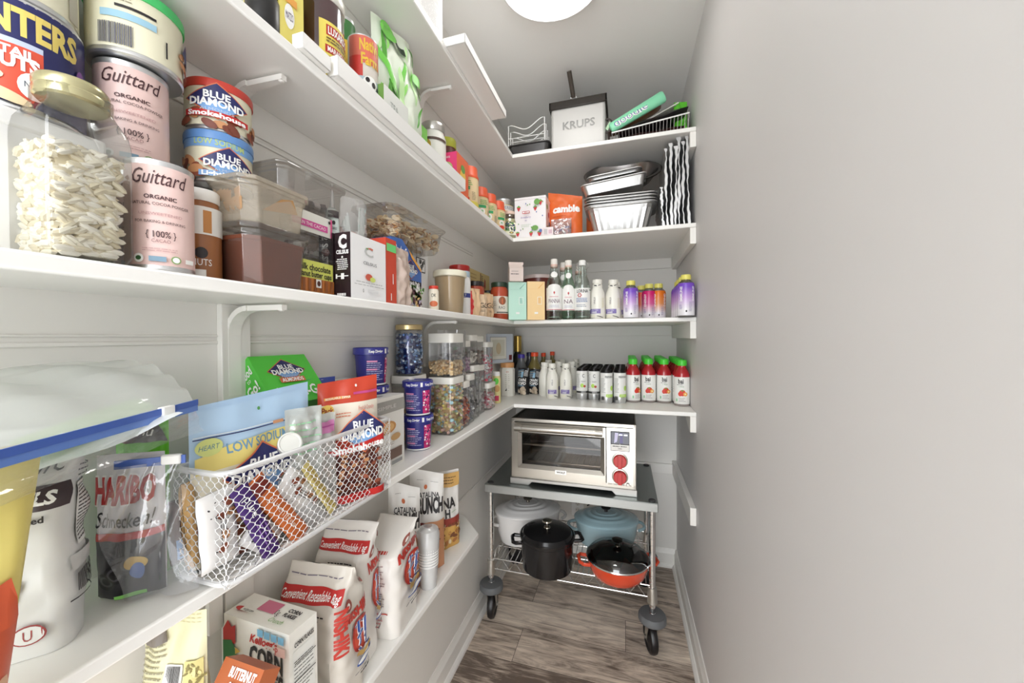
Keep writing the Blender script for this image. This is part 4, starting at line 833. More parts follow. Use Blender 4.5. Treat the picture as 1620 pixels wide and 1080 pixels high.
# ================= corner of shelf 2
def can(label, x, y, z, r, h, mat, art=None, top=ALC, name='food_can', cat='can', group=None, rz=None, ribs=False, lidm=None, lidh=.012):
    P = Vector((x, y, z)); t = thing(name, label, cat, (x, y, z), face_cam(P) if rz is None else rz, group)
    b = MB(); b.lathe([(r*.96, 0), (r, .002), (r, .004), (r*.985, .006), (r*.985, h-.006), (r, h-.004), (r, h-.001), (r*.95, h), (r*.94, h-.003), (.0005, h-.003)], ALC, 48)
    b.openlathe([(r*.988, .007), (r*.988, h-.007)], mat, 48)
    if art: art(Art(b, cyl(r*.989), min(.012, r/5), .0002), r, h)
    b.build('can_body', t)
    if lidm: l = MB(); l.lathe([(r*1.03, h-lidh+.002), (r*1.035, h-.001), (r*1.02, h+.002), (r*.9, h+.002), (r*.88, h+.0005), (.0005, h+.0005)], lidm, 48); l.build('lid', t)
    return t
TIN1 = M((236, 238, 240), .35, name='white_label')
def redgreen(a, r, h): a.ell(0, h*.6, r*.9, h*.2, M((110, 170, 80), .5)); a.ell(.0, h*.45, r*.5, h*.14, STR); a.lines(-r, h*.1, r, h*.25, 3, INK, .3, 2)
can('white food can with a green and red picture, bottom of the corner stack', -.585, 1.80, T2, .047, .105, TIN1, redgreen)
can('silver and yellow powdered drink can on top of the corner stack', -.583, 1.80, T2+.108, .052, .11, M((206, 204, 196), .25, .8, 'silver_label'), lambda a, r, h: [a.rect(-r*1.1, h*.2, r*1.1, h*.72, M((232, 214, 110), .4)), a.rect(-r*1.1, h*.46, r*1.1, h*.7, LABW), a.text('POWDERED', 0, h*.6, h*.14, M((110, 130, 150), .4), r*1.8), a.text('MILK', 0, h*.36, h*.14, M((190, 140, 60), .4), r)], name='drink_can')
t = ting('glass_jar', 'glass jar of pale olives with printed leaves, at the shelf corner', 'jar', -.535, 1.735, T2, face_cam(Vector((-.535, 1.735, 0))))
b = MB(); r = .048; b.lathe([(r*.9, 0), (r, .006), (r, .085), (r*.8, .108), (r*.72, .116), (r*.72, .128)], CLEAR((245, 245, 235), .15, name='jar_glass'), 36); b.build('jar_body', t)
b = MB(); b.lathe([(r*.86, .004), (r*.94, .01), (r*.94, .08), (r*.8, .1), (.0005, .1)], M((214, 212, 170), .5, name='brine', var=.2, bscale=200), 30); b.build('contents', t)
b = MB(); b.openlathe([(r+.0005, .02), (r+.0005, .078)], M((236, 234, 212), .5), 36); a = Art(b, cyl(r+.0005), .01, .0002); a.specks(-.02, .04, .03, .078, 40, .006, [LF, M((60, 90, 70), .5), M((60, 70, 110), .5)], 3); a.ell(.012, .03, .01, .005, INK); a.ell(.012, .03, .006, .003, M((220, 200, 110), .5)); b.build('label', t)
b = MB(); b.lathe([(r*.76, .122), (r*.78, .124), (r*.78, .136), (.0005, .138)], M((226, 200, 184), .4, name='rose_lid'), 36); b.build('lid', t)
# ================= shelf 2 side part, from far to near
ORL = M((232, 98, 60), .4, name='orange_lid'); PBC = M((224, 200, 150), .35, name='tan_powder')
def pbj(b): r = .037; b.lathe([(r*.8, 0), (r*.95, .006), (r, .02), (r, .10), (r*.96, .118), (r*.9, .128)], PBC, 36); b.lathe([(r*.82, .0), (r*.97, .006), (r*1.01, .018), (r*1.01, .026)], M((214, 200, 90), .4), 36)
def pbl(b):
    r = .0373; b.openlathe([(r+.0003, .03), (r+.0003, .105)], M((226, 204, 160), .35, name='pb_label'), 40); a = Art(b, cyl(r+.0003), .008, .0002); G = M((90, 170, 80), .5)
    a.rect(-.03, .066, .006, .078, M((60, 160, 100), .5)); a.ell(-.012, .052, .012, .013, LABW); a.text('PB', -.012, .052, .010, G, bold=.02); a.ell(-.01, .034, .014, .008, M((214, 70, 50), .5)); a.lines(-.02, .08, .02, .10, 3, G, .4, 2); a.lines(.012, .03, .03, .06, 6, INK, .3, 2)
def pbc(b): r = .037; b.lathe([(r*1.0, .112), (r*1.03, .116), (r*1.0, .122), (r*.92, .126), (r*.9, .150), (r*.86, .154), (.0005, .154)], ORL, 36)
pb = None
for i, (jx, jy) in enumerate([(-.548, 1.275), (-.578, 1.462), (-.568, 1.540), (-.560, 1.632)]):
    P = Vector((jx, jy, T2)); lab = 'tan powder jar with orange lid, %s in the zigzag row' % ['nearest', 'second', 'third', 'farthest'][i]
    if pb is None: pb = revolved('spread_jar', lab, 'jar', P, T2, face_cam(P), 'tan jars with orange lids', [('jar_body', pbj), ('label', pbl), ('lid', pbc)])
    else: copy_thing(pb, (P.x, P.y, T2), face_cam(P)+[0, .6, .4, .9][i], lab)
def front_box(label, y0, y1, X, z, h, d, mat, art=None, name='box', cat='box', bname='box_body', group=None, rz=0):
    t = thing(name, label, cat, (X, (y0+y1)/2, z), pi/2+rz, group); w = y1-y0; b = MB(); b.box(-w/2, w/2, 0, d, 0, h, mat)
    if art: art(Art(b, lambda u, v, o: (u, -o, v), 9), Art(b, lambda u, v, o: (-w/2-o, d-u, v), 9), Art(b, lambda u, v, o: (w/2+o, u, v), 9), Art(b, lambda u, v, o: (u, v, h+o), 9), w, h, d)
    b.build(bname, t, smooth=0); return t
PNK = M((222, 60, 120), .5, name='pink_card')
front_box('small pink and orange box between the jars and the tan powder jars', 1.10, 1.19, -.512, T2, .132, .07, M((232, 110, 70), .5), lambda F, L, R, T, w, h, d: [L.rect(0, 0, d, h, PNK), L.ell(d*.5, h*.62, d*.3, h*.16, M((170, 190, 120), .5)), L.text('Ohana', d*.5, h*.9, h*.07, WHT), L.rect(d*.1, h*.3, d*.9, h*.38, ORL), F.ell(0, h*.5, w*.25, h*.2, M((240, 200, 90), .5)), F.ell(0, h*.7, w*.18, h*.1, LF), T.rect(-w/2, 0, w/2, d, PNK)], 'snack_box')
def lidjar(label, px, py, X, r, h, body, lidm, art=None, top=.9, name='glass_jar', z=T2, group=None, glass=None, dy=0):
    P = at(px, py, X=X); P.y += dy; t = thing(name, label, 'jar', (P.x, P.y, z), face_cam(P), group)
    b = MB(); b.lathe([(r*.93, 0), (r, .005), (r, h*.78), (r*.86, h*.86), (r*.86, h*.92)], body, 40)
    if art: art(Art(b, cyl(r), min(.01, r/4), .0002), r, h)
    b.build('jar_body', t); b = MB(); b.lathe([(r*.9, h*.87), (r*.93, h*.88), (r*.93, h*.985), (r*.88, h), (.0005, h)], lidm, 40); b.build('lid', t); return t
lidjar('white labelled jar with silver lid on the second shelf', 685, 220, -.575, .040, .200, M((232, 230, 222), .35, name='white_jar'), STEEL, lambda a, r, h: [a.ell(-r*.5, h*.62, r*.35, h*.09, M((200, 170, 60), .4)), a.text('baking', 0, h*.42, h*.11, INK, r*1.4, bold=.03), a.text('powder', .0, h*.3, h*.1, INK, r*1.3, bold=.03), a.lines(-r*.8, h*.18, r*.8, h*.25, 2, INK, .3, 4), a.rect(-r*1.2, h*.7, r*1.2, h*.74, M((90, 70, 60), .4))])
lidjar('red labelled jar with yellow green lid behind the silver lidded jar', 707, 225, -.612, .036, .245, M((96, 44, 36), .35, name='dark_red_jar'), M((176, 182, 60), .35), lambda a, r, h: [a.rect(-r*1.4, h*.02, r*1.4, h*.36, LABW), a.text('Goya', 0, h*.6, h*.15, WHT, r*1.4, bold=.03), a.rect(-r*1.4, h*.42, r*1.4, h*.46, M((210, 190, 120), .5)), a.text('3', 0, h*.2, h*.18, M((60, 80, 140), .5))], dy=.0)
front_box('small white and green carton leaning in the long white tray', .705, .80, -.50, T2+.006, .085, .09, M((232, 234, 228), .5), lambda F, L, R, T, w, h, d: [L.rect(0, 0, d, h, M((110, 150, 70), .5)), L.text('SG', d*.6, h*.5, h*.2, M((190, 214, 150), .5)), F.text('TEA', -w*.1, h*.6, h*.2, M((170, 176, 170), .5), rot=.0), F.ell(w*.25, h*.35, .014, .014, M((190, 196, 190), .5)), F.ell(w*.25, h*.35, .012, .012, M((232, 234, 228), .5)), F.lines(-w*.4, h*.2, w*.1, h*.4, 3, M((190, 196, 190), .5), .3, 3)], 'tea_box')
# leafy bag
def leafy(a, w, h):
    rg = random.Random(12); Gs = [M((120, 206, 84), .4), M((150, 220, 110), .4), M((196, 232, 170), .4), M((88, 160, 60), .4)]
    for i in range(26):
        x, y, l = rg.uniform(-.4, .4)*w, rg.uniform(.03, .9)*h, rg.uniform(.08, .2)*h; an = pi/2+rg.uniform(-.45, .35); a.ell(x, y, l, l*.11, Gs[i % 4], 12, an)
    a.ell(w*.28, h*.62, w*.14, h*.05, Gs[0]); a.rect(-w*.1, h*.80, w*.18, h*.86, M((40, 60, 40), .5)); a.ell(-w*.2, h*.9, w*.2, h*.08, Gs[0])
t, *_ = bag('tall white and green leafy printed bag on the second shelf', None, None, T2, .36, .09, M((226, 234, 216), .35, name='leafy_film'), leafy, 'food_bag', loc=(-.575, .865, T2), w=.17, rz=pi/2-.25, seed=14, wr=.007, taper=.25, lean=.02)
front_box('green tall packet behind the leafy bag', .915, .945, -.53, T2, .12, .06, M((130, 200, 90), .5), None, 'snack_box')
# cans and jars near the camera on shelf 2
CY = M((226, 188, 60), .4); CR = M((206, 60, 50), .4)
def nf(a, r, h):
    a.rect(-r*1.5, h*.66, r*1.5, h*.98, M((216, 110, 90), .4)); a.rect(-r*1.5, h*.50, -r*.5, h*.74, CR); a.text('Native', .0, h*.87, h*.13, CY, r*1.4, bold=.03, arc=.003); a.text('Farm', .0, h*.71, h*.13, CY, r*1.2, bold=.03)
    a.rect(-r*1.5, h*.3, r*1.5, h*.5, M((170, 190, 200), .4)); a.ell(0, h*.2, r*1.5, h*.14, M((176, 190, 90), .4)); a.ell(0, h*.44, r*.5, h*.08, LABW); a.ell(-r*.2, h*.47, r*.14, h*.03, INK); a.ell(r*.2, h*.43, r*.14, h*.035, INK); a.ell(r*.5, h*.40, r*.08, h*.03, INK); a.rect(-r*1.5, .0, r*1.5, h*.12, M((214, 190, 180), .4))
can('milk can with a red top band and a cow, beside the dark cherry jar', -.545, .695, T2, .031, .178, M((214, 206, 196), .4), nf, rz=1.15)
can('green labelled tin behind the cherry jar, mostly hidden', -.628, .730, T2, .028, .27, M((60, 120, 60), .4), lambda a, r, h: a.rect(-r, h*.5, r, h*.8, CY), name='food_tin', cat='tin')
t = thing('cherry_jar', 'large dark cherry jar with pale lid and yellow label', 'jar', (-.562, .590, T2), 1.02); r = .0445; h = .20
b = MB(); b.lathe([(r*.86, 0), (r*.97, .006), (r, .02), (r, h*.8), (r*.93, h*.86), (r*.9, h*.9)], M((58, 18, 24), .08, name='dark_cherry_glass', coat=1), 48); b.build('jar_body', t)
b = MB(); a0 = MB(); Sc = cyl(r+.0006); b.grid(lambda u, v: Sc(-.012+.075*u, .022+.1*v, 0), 16, 2, M((226, 208, 96), .45, name='yellow_label')); a = Art(b, Sc, .008, .0002)
a.rect(.0, .096, .055, .115, M((176, 50, 40), .5)); a.text('LUXARDO', .027, .1055, .013, WHT, .048, bold=.03); a.rect(-.002, .064, .055, .078, M((176, 50, 40), .5)); a.text('MARASCHINO', .027, .071, .009, WHT, .05, bold=.02); a.lines(.0, .082, .055, .093, 2, M((110, 90, 50), .5), .5, 3); a.lines(.0, .03, .055, .06, 4, M((110, 90, 50), .5), .4, 3); a.ell(.01, .045, .006, .006, RED)
b.build('label', t); b = MB(); b.lathe([(r*1.0, h*.82), (r*1.03, h*.83), (r*1.03, h*.93), (r*.98, h*.95), (.0005, h*.95)], M((222, 220, 212), .35, .3, 'pale_lid2'), 48); b.build('lid', t)
YBX = M((226, 212, 110), .5, name='yellow_card')
front_box('yellow food box with a barcode at the near left of the second shelf', .468, .512, -.522, T2+.002, .20, .085, YBX, lambda F, L, R, T, w, h, d: [L.rect(d*.1, h*.36, d*.6, h*.7, M((110, 30, 30), .5)), L.rect(d*.16, h*.38, d*.55, h*.68, M((206, 110, 100), .5)), L.bars(d*.08, h*.1, d*.45, h*.2), F.ell(-w*.1, h*.3, w*.2, h*.1, LABW), F.text('MATZO', -w*.1, h*.3, h*.06, M((80, 60, 100), .5), w*.3), F.rect(-w*.3, h*.4, w*.2, h*.46, M((226, 160, 70), .5)), F.rect(w*.1, h*.6, w*.4, h*.95, M((60, 140, 80), .5)), F.rect(w*.0, h*.6, w*.06, h*.95, RED)], 'food_box', rz=-.1)
lidjar('small dark glass jar with a metal top at the near end of the second shelf', 416, 20, -.545, .024, .085, BLACK, M((150, 140, 140), .2, .9), None, name='spice_jar')
def openbox(t, x0, x1, y0, y1, z0, z1, mat, th=.003, nm='tray_body', bevel=.002):
    b = MB(); b.box(x0, x1, y0, y1, z0, z0+th, mat); b.box(x0, x0+th, y0, y1, z0, z1, mat); b.box(x1-th, x1, y0, y1, z0, z1, mat); b.box(x0, x1, y0, y0+th, z0, z1, mat); b.box(x0, x1, y1-th, y1, z0, z1, mat); return b.build(nm, t, bevel=bevel)
WP = M((244, 243, 240), .35, name='white_plastic')
t = ting('plastic_tray', 'long narrow white tray overhanging the second shelf edge', 'tray', 0, 0, T2+.001, 0, 'white plastic trays'); openbox(t, -.506, -.482, .548, 1.10, 0, .036, WP)
t = ting('plastic_tray', 'short white tray end just left of the long overhanging tray', 'tray', 0, 0, T2+.001, 0, 'white plastic trays'); openbox(t, -.512, -.489, .480, .540, 0, .026, WP)
# shelf 1 side: box and overhanging tray
front_box('white box with fine print standing on the top shelf edge', .80, 1.0, -.508, T1, .26, .12, M((240, 240, 238), .45), lambda F, L, R, T, w, h, d: [F.rect(-w*.2, 0.0, w*.44, h*.9, M((226, 224, 222), .5)), F.lines(-w*.1, .02, w*.4, h*.8, 30, M((190, 190, 190), .5), .3, 5)], 'cardboard_box')
t = ting('plastic_tray', 'white rounded tray overhanging the topmost shelf edge', 'tray', 0, 0, T1+.002, 0, 'white plastic trays')
b = MB(); b.box(-.60, -.440, 1.008, 1.40, 0, .004, WP)
b.box(-.60, -.440, 1.008, 1.012, 0, .028, WP); b.box(-.60, -.440, 1.396, 1.40, 0, .028, WP); b.box(-.444, -.440, 1.008, 1.40, 0, .028, WP); b.box(-.60, -.596, 1.008, 1.40, 0, .028, WP); b.build('tray_body', t, bevel=.0018, seg=3)
# ================= shelf 3 side part
CREAM = M((226, 222, 196), .4, name='cream_print'); NAVY = M((34, 38, 92), .4, name='navy'); BLUEL = M((120, 164, 214), .45, name='light_blue'); ALM = M((140, 74, 52), .5, name='almond_print'); ALM2 = M((196, 140, 96), .5); ORB = M((206, 110, 70), .5)
def bd_logo(a, cx, cy, w, h, sub='Smokehouse', subc=None, s2=None):
    a.poly([(cx-w*.52, cy), (cx, cy+h*.56), (cx+w*.52, cy), (cx, cy-h*.56)], ORB)
    a.poly([(cx-w*.49, cy), (cx, cy+h*.52), (cx+w*.49, cy), (cx, cy-h*.52)], NAVY); a.poly([(cx-w*.3, cy-h*.18), (cx, cy+h*.0), (cx+w*.3, cy-h*.18), (cx, cy-h*.5)], BLUEL)
    a.text('BLUE', cx, cy+h*.165, h*.20, WHT, w*.40, bold=.03); a.text('DIAMOND', cx, cy-h*.075, h*.21, WHT, w*.84, bold=.04); a.text('ALMONDS', cx, cy-h*.29, h*.09, M((190, 200, 220), .5), w*.5)
    if sub: a.rect(cx-w*.5, cy-h*.52, cx+w*.5, cy-h*.34, subc or RED); a.text(sub, cx, cy-h*.43, h*.14, s2 or WHT, w*.9, bold=.04)
def almonds(a, x0, x1, y0, y1, n, r, seed):
    rg = random.Random(seed)
    for i in range(n): a.ell(rg.uniform(x0, x1), rg.uniform(y0, y1), r, r*.55, [ALM, ALM2, M((112, 56, 40), .5)][i % 3], 12, rg.uniform(-.8, .8))
def gui(a, r, h):
    K = M((70, 40, 44), .5); a.text('Guittard', 0, h*.84, h*.13, K, r*1.6, shear=.35, bold=.0); a.text('ORGANIC', 0, h*.66, h*.035, K, r*.9, bold=.02); a.text('NATURAL COCOA POWDER', 0, h*.60, h*.026, K, r*1.7); a.text('UNSWEETENED', 0, h*.51, h*.024, M((190, 150, 150), .5), r*1.2)
    a.text('FOR BAKING & DRINKING', 0, h*.44, h*.024, K, r*1.4); a.text('{ 100% }', 0, h*.33, h*.055, K, r*.8, bold=.01); a.text('CACAO', 0, h*.27, h*.03, M((150, 110, 110), .5), r*.5); a.lines(-r*.5, h*.17, r*.5, h*.21, 2, M((190, 150, 150), .5), .3, 3)
    a.ell(-r*.6, h*.11, r*.14, h*.04, LABW); a.ell(-r*.6, h*.11, r*.08, h*.02, M((50, 90, 50), .5)); a.rect(-r*.32, h*.085, r*.12, h*.13, M((120, 150, 170), .5)); a.ell(r*.38, h*.11, r*.14, h*.035, M((130, 160, 100), .5)); a.ell(r*.38, h*.11, r*.1, h*.025, LABW); a.rect(r*.65, h*.09, r*.95, h*.13, LABW)
PINKC = M((226, 196, 190), .35, name='pink_metal')
can('pink cocoa can at the shelf edge beside the big glass jar', -.5375, .313, T3, .0315, .128, PINKC, gui, name='cocoa_can', group='pink cocoa cans')
can('lower pink cocoa can behind, mostly hidden under the upper one', -.602, .322, T3, .035, .128, PINKC, gui, name='cocoa_can', group='pink cocoa cans')
can('upper pink cocoa can, under the green lidded can', -.602, .322, T3+.130, .035, .128, PINKC, gui, name='cocoa_can', group='pink cocoa cans')
def gl(a, r, h): a.lines(-r*.9, h*.74, -r*.05, h*.92, 4, M((150, 140, 120), .5), .35, 3); a.rect(-r*.4, h*.66, r*.4, h*.70, INK); a.rect(-r*.7, h*.5, r*.4, h*.6, M((150, 190, 210), .5)); a.bars(-r*.75, h*.12, -r*.05, h*.42, M((90, 90, 100), .5), bg=False); a.rect(r*.6, h*.2, r*.64, h*.45, INK); almonds(a, r*1.1, r*1.6, h*.1, h*.5, 8, r*.16, 2); a.poly([(r*1.1, h*.5), (r*1.3, h*.7), (r*1.7, h*.5), (r*1.4, h*.3)], NAVY)
can('wide cream nut can with a bright green lid, top of the stack', -.600, .326, T3+.2595, .0455, .082, CREAM, gl, name='nut_can', lidm=M((72, 196, 110), .35, name='green_lid'), lidh=.012)
def smk(a, r, h): almonds(a, -r*1.2, r*1.4, h*.06, h*.36, 16, r*.24, 5); bd_logo(a, -r*.05, h*.58, r*1.75, h*.66, 'Smokehouse')
def lows(a, r, h): a.rect(-r*1.57, h*.70, r*1.57, h*.90, BLUEL); a.text('LOW SODIUM', 0, h*.81, h*.12, M((180, 200, 130), .5), r*1.5, bold=.02); almonds(a, -r*1.4, -r*.3, h*.1, h*.5, 12, r*.26, 7); bd_logo(a, r*.25, h*.42, r*1.6, h*.6, 'Lightly Salted', BLUEL)
t = can('squat white tub under the light blue almond can', -.632, .430, T3, .0330, .148, M((232, 230, 224), .4, name='white_tub'), None, name='tub', cat='tub')
can('squat almond can with a light blue lid band, below the red lidded one', -.600, .428, T3+.149, .042, .073, CREAM, lows, name='nut_can', lidm=M((96, 140, 196), .35), group='stacked almond cans')
can('squat almond can with a red lid on top of the light blue banded one', -.600, .428, T3+.2245, .042, .072, CREAM, smk, name='nut_can', lidm=M((190, 62, 50), .35), group='stacked almond cans')
# planters cans on a white box
t = thing('storage_box', 'white plastic box behind the glass jar, nut cans on it', 'box', (-.617, .222, T3)); b = MB(); b.box(-.047, .050, -.06, .055, 0, .143, M((236, 236, 234), .3)); b.box(-.049, .052, -.062, .057, .128, .147, M((242, 242, 240), .3)); b.build('box_body', t, bevel=.004)
def plant(a, r, h):
    a.rect(-r*1.57, h*.62, r*1.57, h*.97, NAVY); a.text('PLANTERS', -r*.10, h*.785, h*.22, M((226, 204, 110), .4), r*2.15, bold=.04); a.rect(-r*1.57, h*.57, r*.35, h*.62, M((190, 200, 220), .5)); a.poly([(-r*1.3, h*.57), (r*.35, h*.57), (r*.35, h*.25), (r*.2, h*.1), (-r*1.3, h*.1)], M((216, 82, 58), .4)); a.rect(r*.35, h*.05, r*1.57, h*.62, NAVY)
    a.text('COCKTAIL', -r*.3, h*.51, h*.07, WHT, r*1.1, bold=.04); a.text('PEANUTS', -r*.3, h*.42, h*.11, WHT, r*1.2, bold=.05); a.ell(-r*.5, h*.25, r*.35, h*.06, M((232, 214, 180), .5), rot=.2); a.ell(-r*.2, h*.12, r*.4, h*.05, M((224, 200, 160), .5), rot=-.3); a.ell(-r*.7, h*.08, r*.4, h*.05, M((236, 216, 180), .5), rot=-.2)
    a.ell(r*.22, h*.24, r*.22, h*.12, LABW); a.text('NEW', r*.22, h*.25, h*.05, M((60, 70, 90), .5)); a.ell(r*1.0, h*.5, r*.12, h*.12, M((120, 70, 150), .4)); a.poly([(r*.4, h*.42), (r*.8, h*.5), (r*.8, h*.4), (r*.4, h*.36)], M((200, 205, 215), .5))
can('navy banded peanut can with a red label behind the glass jar', -.617, .232, T3+.148, .048, .112, NAVY, plant, name='nut_can')
can('cream can standing on top of the navy peanut can', -.617, .232, T3+.261, .045, .095, CREAM, lambda a, r, h: [a.lines(-r*.6, h*.3, r*.5, h*.7, 4, M((190, 186, 170), .5), .3, 3), a.rect(r*.9, h*.1, r*1.2, h*.6, M((190, 186, 170), .5)), a.ell(r*1.3, h*.8, r*.2, h*.1, M((130, 50, 50), .5))], name='nut_can')
# big glass jar of white seeds
JX, JY, JS = -.5395, .2395, .034; t = thing('glass_jar', 'square-shouldered glass jar with gold lid, half full of slivered white nuts', 'jar', (JX, JY, T3)); J = CLEAR((250, 250, 248), .05, .02, 'jar_glass_clear')
b = MB(); b.lathe([(.026, 0), (.031, .003), (.034, .010), (.034, .125), (.032, .138), (.026, .150), (.0235, .156), (.0235, .170)], J, 56, sx=1, sq=7); b.build('jar_body', t)
b = MB(); rg = random.Random(2); NW = [M((240, 234, 216), .5, name='white_nut'), M((248, 244, 232), .5), M((228, 218, 192), .5)]
for i in range(620):
    k = i/620; zz = .007+.104*k+rg.uniform(-.003, .003); e = rg.random()
    ro = rg.uniform(0, pi)
    if e < .8:
        s_ = rg.choice([0, 1]); 
        if s_: x, y, ro = rg.uniform(-.0215, .0215), -.0285+rg.uniform(0, .006), pi/2+rg.uniform(-.15, .15)
        else: x, y, ro = .0285-rg.uniform(0, .006), rg.uniform(-.0215, .0215), rg.uniform(-.15, .15)
    else: x, y = rg.uniform(-.02, .02), rg.uniform(-.02, .02); zz = max(zz, .100)
    b.blob((x, y, zz), (.0042, .0086, .0034), NW[i % 3], ro, 6, 4, rg.uniform(-.9, .9) if zz > .016 else 0)
b.box(-.022, .022, -.022, .022, .006, .102, NW[2]); o = b.build('nuts', t); o['kind'] = 'stuff'
b = MB(); b.lathe([(.0245, .160), (.0265, .162), (.027, .168), (.0262, .170), (.0268, .172), (.0268, .177), (.025, .180), (.0005, .181)], M((196, 190, 150), .25, .85, 'gold_lid'), 48); b.build('lid', t)
# brown jar behind the cocoa can
lidjar('brown jar with a white top between the pink cocoa can and the plastic tubs', 318, 370, -.562, .023, .125, M((150, 96, 56), .3, name='brown_jar'), M((230, 228, 222), .35), lambda a, r, h: [a.rect(-r*1.5, h*.5, r*1.5, h*.8, M((228, 226, 220), .4)), a.rect(r*.1, h*.52, r*.5, h*.76, M((190, 130, 70), .5)), a.ell(r*.0, h*.3, r*.3, h*.06, INK), a.text('NUTS', 0, h*.2, h*.07, LABW), a.rect(-r*.3, h*.04, r*.2, h*.12, LABW)], name='jar', z=T3)
# deli containers
def deli(b, w, d, h, mat, ch=.016, z=0, tp=.86, rim=True):
    def ring_(k, z): 
        W, D = w/2*k, d/2*k; c = ch; return [(W-c, -D, z), (W, -D+c, z), (W, D-c, z), (W-c, D, z), (-W+c, D, z), (-W, D-c, z), (-W, -D+c, z), (-W+c, -D, z)]
    R = [ring_(tp, z), ring_(tp+.03, z+.004), ring_(1-.035, z+h*.80), ring_(1, z+h*.82), ring_(1, z+h*.9)]+([ring_(1.06, z+h*.9), ring_(1.075, z+h*.95), ring_(1.06, z+h)] if rim else [])
    vs = [v for r in R for v in r]; fs = []
    for j in range(len(R)-1):
        for i in range(8): a, c = j*8+i, j*8+(i+1) % 8; fs.append((a, c, c+8, a+8))
    fs += [tuple(range(8))[::-1], tuple(range(8*(len(R)-1), 8*len(R)))]; b.add(vs, fs, mat)
DC = CLEAR((250, 248, 245), .10, .06, 'deli_plastic', .02)
COC = M((116, 60, 36), .75, name='cocoa', var=.25, bscale=25, bump=.3); t = thing('deli_container', 'clear plastic tub full of brown cocoa powder, lower of the pair', 'container', (-.541, .450, T3), 0, 'stacked clear tubs')
b = MB(); deli(b, .084, .112, .088, DC); b.build('tub_body', t, bevel=.002); b = MB(); deli(b, .080, .108, .076, COC, z=.002, rim=False); o = b.build('cocoa_powder', t, bevel=.003); o['kind'] = 'stuff'
t = thing('deli_container', 'empty smeared plastic tub with lid, stacked on the cocoa tub', 'container', (-.542, .448, T3+.089), 0, 'stacked clear tubs')
b = MB(); deli(b, .086, .114, .064, CLEAR((250, 246, 238), .10, .08, 'smeared_plastic', .22, 0, (232, 220, 200))); b.build('tub_body', t, bevel=.002)
b = MB(); rg = random.Random(6); SM = CLEAR((250, 220, 180), .05, .3, 'smear', .55, 0, (206, 160, 110))
for i in range(16): xx = rg.uniform(-.033, .033); zz = rg.uniform(.02, .05); b.add([(xx-.006, -.053-.0, zz), (xx+.006, -.053, zz+.004), (xx+.004, -.051, zz-.014), (xx-.003, -.0515, zz-.01)], [(0, 1, 2, 3)], SM)
b.add([(.0385, -.03, .02), (.0415, .0, .045), (.0415, .02, .05), (.040, .03, .03)], [(0, 1, 2, 3)], SM); b.build('smear', t)
# clear clamshell stack with labelled sweets
def clamshell(label, x, y, z, w, d, h, inside=None, art=None, group='clear clamshell packs', rz=0):
    t = thing('clamshell_pack', label, 'container', (x, y, z), rz, group); b = MB(); deli(b, w, d, h, DC, .012, 0, .92); b.build('shell', t, bevel=.0015)
    if inside: b = MB(); inside(b); o = b.build('contents', t); o['kind'] = 'stuff'
    if art:
        b = MB(); art(b); b.build('label', t)
    return t
def cups(b):
    rg = random.Random(3)
    for i in range(5): 
        for j in range(4): b.lathe([(.008, .008), (.011, .024), (.0005, .024)], M((96, 50, 34), .4), 10, (-.038+.02*j, -.04+.02*i))
YG = M((222, 226, 110), .45)
def cuplab(b):
    X = .0495; b.box(X, X+.0006, -.055, .035, .006, .062, YG); a = Art(b, lambda u, v, o: (X+.0006+o, u, v), 9); a.text('milk chocolate', -.01, .050, .011, INK, .075, bold=.02); a.text('peanut butter cups', -.01, .038, .010, INK, .078, bold=.02); a.rect(-.055, .006, .035, .030, M((196, 120, 60), .5))
    for i in range(7): a.rect(-.052+i*.0125, .007, -.046+i*.0125, .029, M((150, 90, 50), .5))
    a.rect(-.012, .014, .0, .029, LABW); a.ell(-.006, .0215, .004, .005, M((90, 50, 40), .5))
clamshell('clear pack with a yellow milk chocolate cups label, bottom of its stack', -.590, .560, T3, .100, .104, .072, cups, cuplab)
clamshell('shallow clear pack of dark sweets on the yellow labelled pack', -.590, .560, T3+.073, .102, .106, .036, lambda b: [b.blob((random.Random(i).uniform(-.03, .04), -.045+.005*i, .014), (.009, .007, .008), [M((96, 60, 56), .4), M((190, 180, 180), .3), WHT][i % 3]) for i in range(18)])
def pinklab(b): X = .047; b.box(X, X+.0006, -.05, .04, .004, .040, M((224, 222, 214), .45)); a = Art(b, lambda u, v, o: (X+.0006+o, u, v), 9); a.rect(-.05, .012, .03, .024, M((206, 80, 150), .45)); a.text('BORN THE CACAO', -.01, .018, .006, WHT, .07); a.ell(.034, .033, .003, .003, INK); a.rect(.036, .004, .040, .04, M((206, 80, 130), .45))
clamshell('clear pack with a pink striped white label, third in its stack', -.592, .556, T3+.110, .098, .100, .052, None, pinklab)
clamshell('large clear pack on top of the stack behind the smeared tub', -.600, .560, T3+.163, .118, .150, .056, lambda b: [b.blob((.0+.004*i, -.05+.011*i, .012), (.012, .01, .01), [M((90, 80, 78), .4), M((170, 160, 156), .3)][i % 2]) for i in range(9)])
